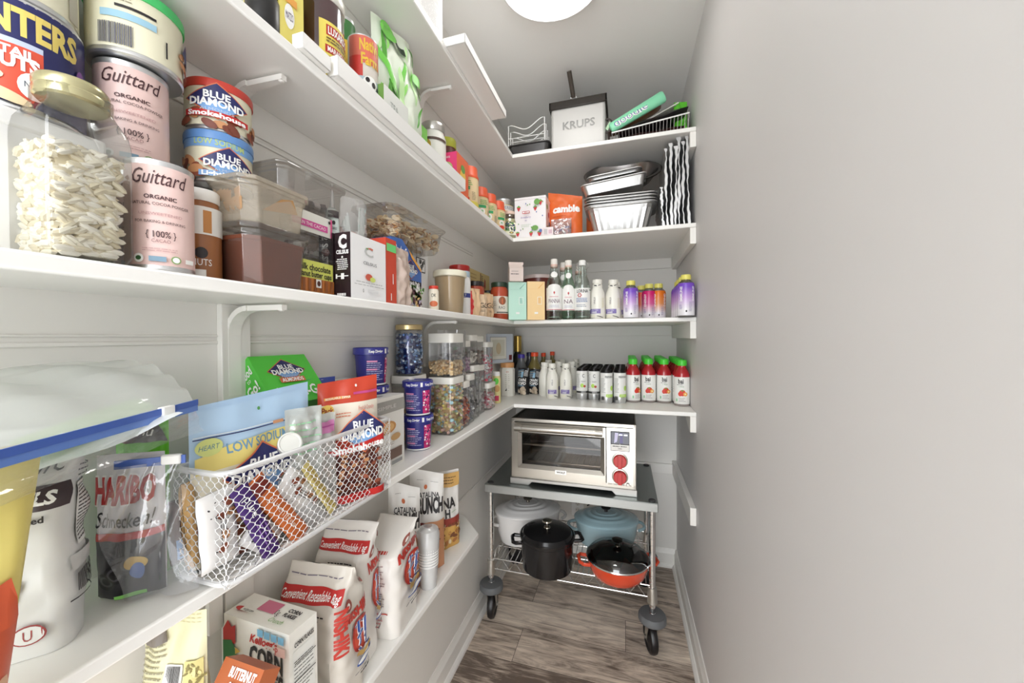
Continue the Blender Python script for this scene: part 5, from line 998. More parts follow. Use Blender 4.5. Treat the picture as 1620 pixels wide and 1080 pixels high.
# energy drink boxes
CB = M((38, 24, 28), .4, name='black_card'); CWH = M((238, 238, 238), .35, name='white_card')
def cels(F, L, R, T, w, h, d):
    L.rect(0, 0, d, h, CB); L.text('C', d*.5, h*.86, h*.19, WHT, d*.55, bold=.06); L.text('CELSIUS', d*.5, h*.70, h*.055, WHT, d*.8, bold=.05); L.ell(d*.5, h*.62, d*.06, h*.018, WHT); L.lines(d*.1, h*.42, d*.9, h*.60, 6, WHT, .5, 5, 'c')
    L.rect(d*.1, h*.32, d*.9, h*.335, WHT); L.rect(d*.1, h*.29, d*.2, h*.36, WHT); L.rect(d*.45, h*.28, d*.65, h*.37, WHT); L.lines(d*.2, h*.02, d*.8, h*.07, 1, WHT, .8, 3)
    F.text('C', -w*.02, h*.77, h*.14, M((190, 192, 190), .4), w*.26, bold=.03, shear=-.1); F.poly([(-w*.08, h*.83), (w*.02, h*.85), (w*.1, h*.84), (w*.08, h*.81), (-w*.02, h*.82)], M((200, 110, 90), .4)); F.ell(-w*.08, h*.82, w*.03, h*.012, LF)
    F.text('CELSIUS', 0, h*.58, h*.05, M((70, 70, 76), .4), w*.38); F.ell(-w*.04, h*.36, w*.10, h*.055, M((200, 90, 70), .45)); F.ell(w*.06, h*.33, w*.08, h*.04, M((200, 214, 110), .45)); F.lines(-w*.4, h*.25, w*.4, h*.28, 1, M((180, 180, 180), .5), .4, 3); F.lines(-w*.45, h*.21, w*.45, h*.23, 1, M((120, 120, 120), .5), .3, 4)
    F.text('0', -w*.22, h*.13, h*.06, INK); F.rect(-w*.1, h*.11, w*.2, h*.16, M((222, 222, 222), .4))
front_box('white fronted drink box with a black end, at the shelf edge', .597, .706, -.5005, T3, .125, .036, CWH, cels, 'drink_box', group='energy drink boxes')
front_box('second black ended drink box behind the white fronted one', .594, .703, -.5385, T3, .125, .034, CB, lambda F, L, R, T, w, h, d: [L.text('CELSIUS', d*.45, h*.6, d*.4, WHT, h*.5, rot=pi/2, bold=.04), L.text('GO', d*.6, h*.12, d*.4, WHT, h*.14, rot=pi/2, bold=.04), L.lines(d*.7, h*.3, d*.9, h*.45, 6, WHT, .4, 3)], 'drink_box', group='energy drink boxes')
front_box('narrow red box with a green patch right of the white drink box', .709, .748, -.502, T3, .143, .07, M((198, 70, 46), .45, name='red_card'), lambda F, L, R, T, w, h, d: [F.rect(-w*.45, h*.80, w*.45, h*.92, M((110, 206, 120), .45)), F.rect(w*.1, h*.30, w*.16, h*.46, WHT), F.rect(-w*.1, h*.04, -w*.04, h*.15, WHT)], 'snack_box')
front_box('pinkish box lettered original behind the white drink box', .625, .705, -.576, T3, .158, .06, M((222, 186, 170), .5, name='pinkish_card'), lambda F, L, R, T, w, h, d: [F.text('ORIGINAL', w*.0, h*.90, h*.09, M((150, 96, 84), .5), w*.75), L.text('ORIGINAL', d*.5, h*.9, h*.06, M((150, 96, 84), .5))], 'food_box')
# tube and bag of straws on the drink boxes
t = thing('squeeze_tube', 'squeeze tube with a clear nozzle standing behind the drink boxes', 'tube', (-.556, .612, T3+.1255), 1.0)
b = MB(); vs = []; 
b.lathe([(.010, .050), (.011, .048)], WHT, 16)
b.lathe([(.0135, .0), (.013, .02), (.0115, .048), (.006, .054)], M((196, 206, 202), .35, name='tube_print'), 24, sy=.6); a = Art(b, lambda u, v, o: (u, -(.0085+o)*(1-(u/.0145)**2)**.5-.0003, v), .004); a.rect(-.010, .034, .010, .047, M((50, 36, 40), .4)); a.ell(0, .024, .003, .004, INK); a.lines(-.007, .010, .007, .016, 2, INK, .4, 3)
b.build('tube_body', t); b = MB(); b.lathe([(.006, .054), (.0045, .058), (.003, .085), (.002, .090), (.0005, .09)], CLEAR((245, 245, 245), .2, name='nozzle', haze=.3), 16); b.build('nozzle', t)
t = thing('straw_pack', 'clear bag of straws and piping tips leaning behind the drink boxes', 'bag', (-.552, .668, T3+.1255), 1.2)
b = MB(); 
for i in range(8): b.tube([(.012+.0035*(i % 4), .004*(i//4), .0), (.016+.0035*(i % 4), .004*(i//4), .078)], .0016, M((222, 232, 226), .3) if i % 3 else M((180, 200, 190), .3), 6)
for i in range(3): b.lathe([(.007, .02+.004*i), (.002, .06-.008*i)], M((206, 212, 206), .3), 10, (-.012-.004*i, .002))
b.build('straws', t)
b = MB(); b.grid(lambda u, v: (-.03+.06*u, -.010*sin(pi*u)-.002*sin(20*v+9*u), v*.09), 10, 10, CLEAR((248, 248, 248), .15, .05, 'film', .12, .4)); b.build('bag_film', t, smooth=60)
# folded clear bag and almond display box
bag('folded cloudy plastic bag beside the narrow red box', None, None, T3, .135, .03, CLEAR((244, 232, 222), .25, .12, 'cloudy_film', .6, .6, (226, 204, 190)), None, 'plastic_bag', loc=(-.515, .785, T3), w=.066, rz=pi/2, seed=31, wr=.005, crimp=False)
t = thing('snack_box', 'blue on-the-go almond box with slanted top behind the cloudy bag', 'box', (-.532, .842, T3), pi/2); w_, d_, hA, hB = .136, .07, .168, .105; b = MB()
BLM = M((66, 106, 178), .4, name='mid_blue'); b.prism([(-w_/2, 0), (w_/2, 0), (w_/2, hB), (-w_*.18, hA), (-w_/2, hA-.004)], 0, d_, BLM, 'y')
a = Art(b, lambda u, v, o: (u, -o, v), .03); a.rect(-w_/2, 0, w_/2, hB*.6, M((214, 210, 190), .5)); a.specks(-w_/2+.004, .004, w_/2-.004, hB*.6, 160, .008, [M((90, 50, 60), .5), LABW, M((226, 190, 130), .5), LF, M((190, 180, 200), .5)], 4)
a.poly([(w_*.12, .128), (w_*.47, .098), (w_*.47, .105), (0.0, .150)], M((226, 160, 70), .5)); a.text('On-the-Go', -w_*.22, .138, .020, WHT, .060, bold=.02, rot=-.05); bd_logo(a, w_*.08, .098, .066, .046, None); a.rect(-w_*.1, .058, w_*.42, .070, INK); a.text('Snack Pack', w_*.16, .064, .009, WHT, .055, bold=.03); a.specks(-w_*.3, .045, w_*.48, .056, 24, .006, [LF, LABW], 3)
b.build('box_body', t, smooth=0)
bag('white and light blue pouch tip behind the narrow red box', None, None, T3, .165, .03, M((206, 216, 230), .35), None, 'food_pouch', loc=(-.60, .79, T3), w=.08, rz=pi/2, seed=41)
t = thing('clamshell_pack', 'large clear clamshell of sliced almonds resting on the boxes', 'container', (-.585, .905, T3+.169), 0); b = MB(); deli(b, .125, .27, .074, DC, .02, 0, .84); b.build('shell', t, bevel=.002)
b = MB(); rg = random.Random(9); AL = [M((226, 206, 170), .5), M((212, 184, 140), .5), M((186, 138, 90), .5), M((236, 220, 190), .5)]
for i in range(260):
    e = i % 3; x = rg.uniform(-.045, .050); y = rg.uniform(-.105, .105); zz = .006+rg.random()*.046
    if e == 0: x = .048
    elif e == 1: y = -.105
    b.blob((x*(.94+.8*zz), y, zz), (.013, .008, .0022), AL[i % 4], rg.uniform(0, 6), 8, 3, rg.uniform(-1.5, 1.5))
o = b.build('sliced_almonds', t); o['kind'] = 'stuff'
front_box('white box with a small black square print behind the beige tub', .985, 1.075, -.605, T3, .20, .05, CWH, lambda F, L, R, T, w, h, d: [F.rect(-w*.3, h*.62, w*.3, h*.84, INK), F.rect(-w*.26, h*.635, w*.26, h*.825, CWH), F.specks(-w*.22, h*.65, w*.22, h*.81, 14, .006, [INK, M((120, 120, 120), .5)], 2), F.text('ORIG', 0, h*.92, h*.05, M((130, 60, 60), .5))], 'food_box')
# beige tub
P = at(712, 470, X=-.552); t = thing('deli_tub', 'tall translucent takeout tub of beige liquid with a pale lid', 'tub', (P.x, P.y, T3), 0)
r = .052; h = .138; b = MB(); b.lathe([(r*.78, 0), (r*.8, .003), (r*.96, h*.88), (r*1.0, h*.9)], CLEAR((244, 236, 220), .12, .1, 'translucent_tub', .22, 0, (226, 206, 170)), 48); b.build('tub_body', t); b = MB(); b.lathe([(r*.77, .003), (r*.945, h*.84), (.0005, h*.84)], M((196, 172, 138), .5, name='beige_liquid'), 40); b.build('contents', t); b = MB(); b.lathe([(r*1.0, h*.86), (r*1.05, h*.87), (r*1.06, h*.97), (r*1.02, h), (r*.9, h), (r*.88, h*.96), (.0005, h*.96)], M((228, 222, 200), .35, name='translucent_lid'), 48); b.build('lid', t)
lidjar('tiny spice bottle with an orange cap left of the beige tub', 686, 465, -.520, .0145, .068, M((226, 216, 196), .4), M((206, 62, 44), .4), lambda a, r, h: [a.text('OK', 0, h*.6, h*.14, INK), a.ell(0, h*.25, r*.8, h*.12, ORB)], name='spice_bottle', z=T3)
lidjar('tall jar with a red lid behind the beige tub', 727, 430, -.618, .043, .20, M((214, 206, 196), .35), M((176, 40, 34), .3), lambda a, r, h: a.rect(-r*1.2, h*.3, r*1.2, h*.6, LABW), z=T3)
lidjar('white bottle with a pale blue cap right of the beige tub', 733, 450, -.556, .026, .158, M((232, 232, 230), .35), M((166, 184, 196), .4), lambda a, r, h: [a.rect(-r*1.2, h*.40, r*1.2, h*.50, M((50, 60, 130), .5)), a.text('SALT', 0, h*.45, h*.06, WHT)], name='bottle', z=T3)
BAM = M((206, 184, 124), .5, name='straw_card')
def mb(F, L, R, T, w, h, d):
    F.rect(w*.06, h*.62, w*.09, h*.98, M((120, 60, 50), .5)); F.poly([(w*.25, h*.9), (w*.3, h*.86), (w*.22, h*.74), (w*.27, h*.66), (w*.3, h*.72)], M((150, 50, 40), .5)); F.lines(w*.1, h*.65, w*.18, h*.95, 8, M((110, 80, 50), .5), .5, 3); F.lines(-w*.4, h*.66, -w*.1, h*.94, 4, M((170, 140, 90), .5), .3, 3); F.ell(-w*.1, h*.66, w*.11, h*.06, M((170, 60, 50), .5)); F.ell(-w*.1, h*.66, w*.08, h*.045, M((214, 206, 210), .5))
front_box('straw coloured box with red figures behind the sauce jars', 1.46, 1.74, -.640, T3, .222, .028, BAM, mb, 'food_box')
SAU = M((176, 70, 40), .25, name='tomato_sauce', coat=.4)
def rao(a, r, h): a.rect(-r*1.5, h*.16, r*1.5, h*.62, M((226, 220, 206), .45)); a.ell(r*.35, h*.50, r*.42, h*.11, M((150, 90, 60), .5)); a.poly([(r*.3, h*.42), (r*.42, h*.42), (r*.4, h*.58), (r*.25, h*.52)], ORB); a.text("RAO", r*.3, h*.32, h*.08, INK, r*.7); a.rect(-r*.3, h*.18, r*1.2, h*.205, INK); a.lines(-r*.9, h*.36, -r*.2, h*.5, 3, M((170, 150, 130), .5), .3, 2)
lidjar('tomato sauce jar with a white label beside the mint carton', 790, 480, -.545, .040, .168, SAU, M((40, 60, 44), .35), rao, z=T3, group='tomato sauce jars')
lidjar('second tomato sauce jar, left, with a black lid', 752, 470, -.590, .038, .150, SAU, M((40, 34, 32), .35), rao, z=T3, group='tomato sauce jars')
lidjar('small sauce jar with dark lid between the two sauce jars', 772, 470, -.605, .034, .135, SAU, BLACK, rao, z=T3, group='tomato sauce jars')
TAN = M((214, 180, 142), .5, name='kraft_paper')
for i, (px, X, hh, lab) in enumerate([(751, -.525, .10, 'kraft pouch with a red edge, leftmost of the small pouches'), (762, -.520, .085, 'small pale kraft pouch in the middle of the pouches'), (773, -.522, .095, 'small kraft pouch with round letters, nearest the sauce jar')]):
    P = at(px, 480, X=X); bag(lab, None, None, T3, hh, .025, TAN if i != 1 else M((222, 196, 164), .5), (lambda a, w, h: [a.text('GG', 0, h*.5, h*.22, INK, w*.7), a.lines(-w*.3, h*.2, w*.3, h*.3, 2, INK, .3, 2)]) if i else (lambda a, w, h: [a.rect(-w*.5, 0, -w*.35, h*.9, RED), a.text('O', 0, h*.8, h*.1, INK)]), 'kraft_pouch', loc=(P.x, P.y, T3), w=.05, rz=1.1, seed=50+i, nu=10, nv=12, group='small kraft pouches')
lidjar('small jar with a gold green lid among the kraft pouches', 768, 470, -.555, .022, .105, M((206, 176, 130), .4), M((150, 140, 90), .35), None, z=T3, name='spice_jar')
# ================= shelf 4 side part
def brick(label, x, y, z, rz, w, d, h, mat, front=None, side=None, name='food_bag', group=None, seed=1, r=.016, top=.16, wr=.0025, fold=0, puff=.006, topmat=None, bodyname='bag_body', cat='bag'):
    """flat-bottomed bag standing up; its top closes to a seam"""
    t = thing(name, label, cat, (x, y, z), rz, group); rg = random.Random(seed); ph = [rg.uniform(0, 6.28) for _ in range(9)]
    per = []; seg = 8
    def rectp(s):      # s in [0,1) around, starting at the front left corner
        pass
    pts = []
    for cx, cy, a0 in ((w/2-r, -d/2+r, -pi/2), (w/2-r, d/2-r, 0), (-w/2+r, d/2-r, pi/2), (-w/2+r, -d/2+r, pi)):
        for i in range(seg+1): a = a0+pi/2*i/seg; pts.append((cx+r*cos(a), cy+r*sin(a)))
    # resample straight runs
    full = []; n = len(pts)
    for i in range(n):
        p, q = Vector(pts[i]), Vector(pts[(i+1) % n]); L = (q-p).length; m = max(1, int(L/.009))
        for j in range(m): full.append(p.lerp(q, j/m))
    cum = [0]
    for i in range(len(full)): cum.append(cum[-1]+(full[(i+1) % len(full)]-full[i]).length)
    per = cum[-1]
    def at_u(s):
        s %= per
        lo, hi = 0, len(full)
        while hi-lo > 1:
            m = (lo+hi)//2
            if cum[m] <= s: lo = m
            else: hi = m
        f = (s-cum[lo])/max(1e-9, cum[lo+1]-cum[lo]); return full[lo].lerp(full[(lo+1) % len(full)], f)
    def S(u, v, o):     # u measured from the middle of the front face to the right
        v = min(max(v, .0005), h); q = v/h; p = at_u(u-w/2+r); k = 1
        nx, ny = p.x/(w/2), p.y/(d/2); kd = 1+puff/d*sin(pi*min(1, q*1.05))*2; 
        if q > 1-top: e = (q-(1-top))/top; kd *= (1-e)**1.2*.97+.03
        nrm = Vector((nx*abs(nx)**3, ny*abs(ny)**3)); nrm = nrm.normalized() if nrm.length > 1e-6 else Vector((0, -1))
        u = (u-w/2+r) % per; wv = wr*(sin(40*u+ph[0]+9*q)*sin(11*q+ph[1])+.7*sin(70*u+ph[2]-14*q)*sin(23*q+ph[3])+.5*sin(110*u+30*q+ph[4]))*min(1, q*5)
        x = p.x*(1+.0*q)+nrm.x*(o+wv); y = p.y*kd+nrm.y*(o+wv)+fold*max(0, q-(1-top))**1.5
        return (x, y, v-abs(fold)*.3*max(0, q-(1-top)))
    b = MB(); nu = len(full); nv = 64; vs = []; fs = []
    for j in range(nv+1):
        for i in range(nu): vs.append(S(cum[i]+w/2-r, j/nv*h, 0))
    for j in range(nv):
        for i in range(nu): a, c = j*nu+i, j*nu+(i+1) % nu; fs.append((a, c, c+nu, a+nu))
    fs += [tuple(range(nu))[::-1], tuple(range(nv*nu, nv*nu+nu))]; b.add(vs, fs, mat)
    if front: a = Art(b, S, .006, .0003); a.base = .0016; front(a, w, h)
    if side: a = Art(b, lambda u, v, o: S(w/2+u, v, o), .006, .0003); a.base = .0016; side(a, d, h)
    b.build(bodyname, t, smooth=60); return t
GREYB = M((214, 214, 212), .4, name='grey_white_bag'); DKB = M((58, 44, 48), .4, name='dark_plum')
# bag of pretzel kernels
def prf(a, w, h):
    a.text('ORGANIC', w*.05, h*.82, h*.075, INK, w*.85, shear=.4); a.rect(-w*.4, h*.62, w*.52, h*.73, DKB); a.text('KERNELS', w*.12, h*.675, h*.055, WHT, w*.6, bold=.04); a.text('roasted & salted', w*.05, h*.585, h*.026, INK, w*.6, bold=.03)
    a.poly([(-w*.5, h*.42), (-w*.42, h*.44), (-w*.38, h*.2), (-w*.5, h*.12)], M((70, 96, 60), .5)); a.ell(-w*.0, h*.31, w*.18, h*.045, ALM, 14, .2); a.ell(-w*.03, h*.25, w*.2, h*.035, M((112, 58, 40), .5), 14, .5); a.ell(-w*.1, h*.23, w*.15, h*.06, M((206, 140, 84), .5), 14, 1.0)
    a.ell(w*.22, h*.115, w*.13, h*.042, M((150, 60, 60), .5)); a.ell(w*.22, h*.115, w*.115, h*.036, GREYB); a.text('U', w*.22, h*.115, h*.042, M((150, 60, 60), .5)); a.ell(-w*.18, h*.085, w*.13, h*.03, M((60, 110, 84), .5)); a.ell(-w*.18, h*.085, w*.1, h*.018, LABW); a.text('USDA', -w*.18, h*.085, h*.016, M((60, 110, 84), .5), bold=.04)
def prs(a, d, h): a.rect(d*.2, h*.42, d*.92, h*.70, LABW); a.lines(d*.24, h*.43, d*.88, h*.69, 16, INK, .35, 3); a.lines(d*.3, h*.72, d*.9, h*.80, 3, INK, .3, 4); a.rect(d*.0, h*.32, d*1.0, h*.39, M((196, 196, 194), .45)); a.bars(d*.1, h*.22, d*.8, h*.30, bg=False); a.rect(d*.0, h*.185, d*.95, h*.192, INK)
brick('grey white bag with a dark kernels band and almond picture, near the camera', -.589, .213, T4, .85, .088, .048, .235, GREYB, prf, prs, 'nut_bag', seed=5, top=.35, fold=.15)
# red and yellow bag at the very edge
YB2 = M((226, 210, 120), .38, name='yellow_film')
def yb(a, w, h):
    OR, OR2 = M((216, 96, 60), .4), M((226, 140, 96), .4)
    a.poly([(-w*.5, h*.62), (w*.22, h*.66), (w*.30, h*.60), (w*.26, h*.55), (-w*.5, h*.52)], M((206, 70, 44), .4)); a.rect(-w*.5, .02*h, w*.5, h*.40, OR); a.poly([(-w*.2, h*.40), (w*.5, h*.40), (w*.42, h*.56), (w*.1, h*.44)], OR)
    a.ell(-w*.1, h*.42, w*.35, h*.08, M((196, 120, 84), .5), rot=.5); a.ell(0, h*.28, w*.4, h*.07, OR2, rot=-.4); a.ell(w*.2, h*.15, w*.3, h*.06, M((232, 180, 140), .4), rot=.7); a.poly([(w*.1, 0), (w*.5, 0), (w*.5, h*.06), (w*.3, h*.08)], YB2)
bag('yellow and orange crumpled bag at the left edge, partly out of frame', None, None, T4, .228, .05, YB2, yb, 'snack_bag', loc=(-.468, .098, T4), w=.125, rz=pi/2+.06, seed=61, wr=.006, taper=-.45, lean=-.0, seal=.97)
# zip bags
ZB = M((66, 98, 178), .35, name='zip_blue'); ZB2 = M((96, 130, 200), .35, name='zip_blue_light'); FILM = CLEAR((252, 252, 252), .10, .06, 'zip_film', .06, .12, (240, 244, 244))
t = thing('zip_bag', 'large clear bag with a blue zip strip spread over the near bags', 'bag', (0, 0, 0)); A, B_ = Vector((-.395, .02, 1.226)), Vector((-.517, .336, 1.236)); D = (B_-A)
b = MB()
def zf(u, v): p = A+D*u; bk = Vector((-.655, p.y+.03-.05*v, 1.285+.004*sin(9*u))); q = p.lerp(bk, v); return (q.x, q.y, q.z+.018*sin(pi*v)+.004*sin(22*u+6*v)*sin(pi*v)+.003*sin(31*v+9*u))
b.grid(zf, 40, 20, CLEAR((252, 252, 250), .14, .08, 'zip_film_back', .45, .25, (232, 236, 232)))
def zf2(u, v): p = A+D*u; return (p.x-.002+.012*v+.004*sin(18*u+8*v)*v, p.y, p.z-.008-.024*v)
b.grid(zf2, 30, 6, FILM); b.build('bag_film', t, smooth=60)
b = MB(); up = Vector((0, 0, 1)); nn = Vector((D.y, -D.x, 0)).normalized()
for k, (z0, z1, mt, e) in enumerate([(.000, .007, ZB, .0018), (-.007, .000, ZB2, .0012)]):
    vs = []
    for i in range(21):
        p = A+D*(i/20)
        for s, zz in ((0, z0), (e, z0), (e, z1), (0, z1)): vs.append(p+nn*s+up*zz)
    fs = [(i*4+j, i*4+(j+1) % 4, (i+1)*4+(j+1) % 4, (i+1)*4+j) for i in range(20) for j in range(4)]; b.add(vs, fs, mt)
b.build('zip_strip', t)
b = MB(); p = A+D*.865; b.T = Matrix.Translation(p) @ Matrix.Rotation(atan2(D.y, D.x), 4, 'Z'); b.box(-.008, .008, -.004, .003, -.006, .008, WHT); b.build('slider', t, bevel=.001)
t = thing('pretzel_bag', 'white and pale green bag lying inside the large clear zip bag', 'bag', (-.575, .19, 1.195)); t.rotation_euler = (0, -.30, pi/2-.2)
b = MB(); b.grid(lambda u, v: ((u-.5)*.26, (v-.5)*.15, .018*sin(pi*u)*sin(pi*v)+.003*sin(14*u+9*v)), 20, 12, M((226, 230, 228), .4)); b.grid(lambda u, v: (.02+.10*u, -.07+.05*v+.03*u, .012+.012*sin(pi*(.5+.3*u))*sin(pi*v*.4)), 10, 6, M((196, 222, 172), .4)); b.build('bag_body', t, smooth=60)
# liquorice bag inside a second zip bag
def har(a, w, h):
    a.rect(-w*.5, 0, w*.5, h*.44, M((44, 42, 48), .4)); a.rect(-w*.5, h*.42, w*.5, h*.47, RED); RR = M((176, 38, 44), .4)
    a.text('HARIBO', -w*.03, h*.76, h*.17, WHT, w*.9, bold=.09); a.text('HARIBO', -w*.03, h*.76, h*.17, RR, w*.9, bold=.045); a.text('Schnecken!', -w*.02, h*.56, h*.10, INK, w*.85, shear=.25, bold=.01)
    for i in range(3): a.ell(-w*.25+.012*i, h*(.14+.06*i), w*.16, h*.07, M((24, 22, 26), .4)); a.ell(-w*.25+.012*i, h*(.14+.06*i), w*.11, h*.045, M((80, 78, 84), .4)); a.ell(-w*.25+.012*i, h*(.14+.06*i), w*.07, h*.03, M((24, 22, 26), .4))
    a.ell(w*.2, h*.26, w*.16, h*.05, M((206, 170, 80), .5)); a.ell(w*.22, h*.2, w*.10, h*.06, M((70, 100, 160), .5)); a.rect(-w*.1, h*.02, w*.3, h*.045, M((130, 200, 100), .5))
bag('white red and black liquorice bag standing in a clear zip bag', None, None, T4, .170, .03, M((226, 224, 226), .4), har, 'sweets_bag', loc=(-.578, .302, T4+.004), w=.068, rz=.55, seed=71, wr=.003)
t = thing('zip_bag', 'clear zip bag with a blue strip hanging left of the wire basket', 'bag', (0, 0, 0)); b = MB(); A2, B2 = Vector((-.575, .285, 1.17)), Vector((-.515, .322, 1.172)); D2 = B2-A2
FM2 = CLEAR((250, 250, 252), .08, .05, 'zip_film_front', .10, .15, (226, 228, 232))
b.grid(lambda u, v: tuple((A2+D2*(u*1.1-.05))+Vector((.004+.006*sin(9*v+6*u)+.014*v*(1-u)*.3, -.010*sin(pi*v)-.004*sin(13*u+5*v), -v*.160))), 16, 24, FM2); b.build('bag_film', t, smooth=60)
b = MB(); dd = D2.normalized(); nn2 = Vector((dd.y, -dd.x, 0)); vs = []
for q in (0, 1):
    p = A2+D2*q
    for s, zz in ((0, -.004), (.002, -.004), (.002, .006), (0, .006)): vs.append(p+nn2*s+up*zz)
b.add(vs, [(0, 1, 5, 4), (1, 2, 6, 5), (2, 3, 7, 6), (3, 0, 4, 7), (0, 3, 2, 1), (4, 5, 6, 7)], ZB); b.build('zip_strip', t)
b = MB(); p = A2+D2*.8; b.T = Matrix.Translation(p) @ Matrix.Rotation(atan2(D2.y, D2.x), 4, 'Z'); b.box(-.010, .010, -.005, .002, -.004, .008, WHT); b.build('slider', t, bevel=.002)
bag('black and green bag tip behind the liquorice bag', None, None, T4, .205, .02, M((108, 206, 40), .35), lambda a, w, h: [a.poly([(-w*.5, h*.86), (w*.5, h*.86), (w*.3, h*.99), (-w*.4, h*.99)], BLACK), a.text('Shu', 0, h*.93, h*.06, WHT, w*.5, shear=.2)], 'snack_bag', loc=(-.618, .335, T4), w=.06, rz=.5, seed=73)
# ---- wire basket of expanded metal
BX0, BX1, BY0, BY1, BZ, BH = -.562, -.471, .336, .674, T4+.003, .142
t = thing('mesh_basket', 'white expanded-metal basket full of snack bags at the shelf edge', 'basket', ((BX0+BX1)/2, (BY0+BY1)/2, BZ)); bw, bl = (BX1-BX0)/2, (BY1-BY0)/2
MW = M((222, 222, 222), .32, .3, 'white_metal'); b = MB(); rr = .018
def rloop(k, z, r=rr):
    o = []
    for cx, cy, a0 in ((bw*k-r, bl*k-r, 0), (-bw*k+r, bl*k-r, pi/2), (-bw*k+r, -bl*k+r, pi), (bw*k-r, -bl*k+r, 3*pi/2)):
        for i in range(7): a = a0+pi/2*i/6; o.append((cx+r*cos(a), cy+r*sin(a), z))
    return o
b.tube(rloop(1, BH), .0036, MW, 10, True); b.build('top_rim', t); b = MB(); b.tube(rloop(.985, .003), .0042, MW, 10, True); b.tube(rloop(.965, .004), .0022, MW, 6, True); b.build('bottom_rim', t)
def hexmesh(b, S, W, H, cw, ch, r):
    """honeycomb strands on S(u, v)"""
    n = int(W/cw); m = int(H/ch)
    for i in range(n+1):
        sg = 1 if i % 2 else -1; pts = []
        for j in range(m+1):
            z = H*j/m; e = H/m
            s2 = sg if j % 2 else -sg
            x = W*i/n+s2*W/n*.46
            x = min(max(x, 0), W)
            pts += [S(x, max(0, z-e*.22)), S(x, min(H, z+e*.22))]
        b.tube(pts, r, MW, 4)
hb = MB(); hexmesh(hb, lambda u, v: (bw*.992, -bl+u, v), bl*2, BH, .0070, .0068, .00058); hb.build('front_mesh', t, smooth=0)
hb = MB(); hexmesh(hb, lambda u, v: (-bw*.992, -bl+u, v), bl*2, BH, .0100, .010, .00055); hb.build('back_mesh', t, smooth=0)
hb = MB(); hexmesh(hb, lambda u, v: (-bw+u, -bl*.997, v), bw*2, BH, .0070, .0068, .00058); hb.build('side_mesh', t, smooth=0)
hb = MB(); hexmesh(hb, lambda u, v: (-bw+u, bl*.997, v), bw*2, BH, .0070, .0068, .00058); hb.build('side_mesh', t, smooth=0)
hb = MB(); hexmesh(hb, lambda u, v: (-bw+v, -bl+u, .003), bl*2, bw*2, .010, .010, .00075); hb.build('bottom_mesh', t, smooth=0)
# ---- contents
BZ0 = BZ+.005
def lowart(a, w, h):
    LBL = M((170, 200, 226), .38, name='pale_blue_film'); YL = M((226, 208, 122), .4)
    a.rect(-w*.5, 0, w*.5, h*.60, M((226, 220, 198), .4)); a.poly([(-w*.48, h*.56), (w*.5, h*.62), (w*.5, h*.75), (-w*.2, h*.72), (-w*.48, h*.66)], YL); a.text('LOW SODIUM', -w*.02, h*.692, h*.060, M((110, 150, 180), .5), w*.52, bold=.02, rot=.02)
    a.ell(-w*.39, h*.72, w*.09, h*.055, M((206, 212, 130), .4)); a.text('HEART', -w*.39, h*.72, h*.03, M((96, 140, 150), .4), w*.14, shear=.3); a.rect(-w*.49, h*.775, w*.49, h*.782, NAVY); a.rect(-w*.49, h*.79, w*.49, h*.794, WHT); a.rect(w*.1, h*.775, w*.2, h*.797, M((206, 150, 110), .4)); a.ell(0, h*.90, w*.012, h*.012, M((80, 150, 80), .5))
    a.lines(-w*.35, h*.52, w*.0, h*.56, 2, M((130, 110, 100), .5), .3, 3); a.ell(w*.28, h*.55, w*.14, h*.028, ORB); a.ell(w*.28, h*.55, w*.13, h*.024, LABW); a.text('Healthy', w*.28, h*.55, h*.022, ORB, w*.2, shear=.3)
    bd_logo(a, -w*.02, h*.50, w*.60, h*.34, 'Lightly Salted', BLUEL); almonds(a, -w*.45, w*.45, .02*h, h*.28, 20, w*.08, 3)
bag('pale blue and yellow low sodium almond bag standing in the wire basket', None, None, T4, .222, .03, M((174, 202, 228), .35, name='pale_blue_film'), lowart, 'almond_bag', loc=(-.537, .432, BZ0), w=.176, rz=pi/2-.10, seed=81, seal=.95, wr=.003, topdrop=-.035)
def smart(a, w, h):
    RD = M((196, 66, 42), .35, name='red_film'); CR2 = M((228, 220, 204), .4); MRN = M((150, 40, 36), .45)
    a.rect(-w*.5, h*.50, w*.5, h*.80, CR2); a.rect(-w*.42, h*.84, w*.0, h*.862, M((226, 160, 70), .4)); a.rect(w*.05, h*.865, w*.48, h*.885, M((190, 70, 130), .4)); a.ell(w*.1, h*.94, w*.018, h*.012, LABW); a.text('RESEALABLE ZIPPER', -w*.2, h*.852, h*.018, WHT, w*.4)
    a.ell(-w*.38, h*.755, w*.10, h*.05, M((226, 190, 90), .4)); a.text('Pack', -w*.38, h*.755, h*.05, M((150, 60, 30), .4), w*.18, shear=.2, bold=.03); a.text('Fresh & Crunchy', w*.25, h*.75, h*.035, M((206, 120, 110), .5), w*.3, shear=.3); a.lines(-w*.25, h*.68, w*.0, h*.73, 2, ORB, .3, 3)
    a.rect(-w*.5, 0, w*.5, h*.42, M((112, 56, 50), .5)); almonds(a, -w*.46, w*.46, h*.07, h*.40, 90, w*.055, 6); a.rect(-w*.5, 0, w*.5, h*.07, RED)
    bd_logo(a, w*.1, h*.58, w*.84, h*.32, None); a.poly([(-w*.5, h*.40), (w*.5, h*.46), (w*.5, h*.53), (-w*.5, h*.44)], RED); a.text('Smokehouse', w*.03, h*.455, h*.055, WHT, w*.85, bold=.04, rot=.05)
bag('red topped smokehouse almond bag at the far end of the wire basket', None, None, T4, .225, .04, M((196, 66, 42), .35, name='red_film'), smart, 'almond_bag', loc=(-.520, .610, BZ0), w=.112, rz=pi/2-.55, seed=83, seal=.97, wr=.003, topdrop=-.025)
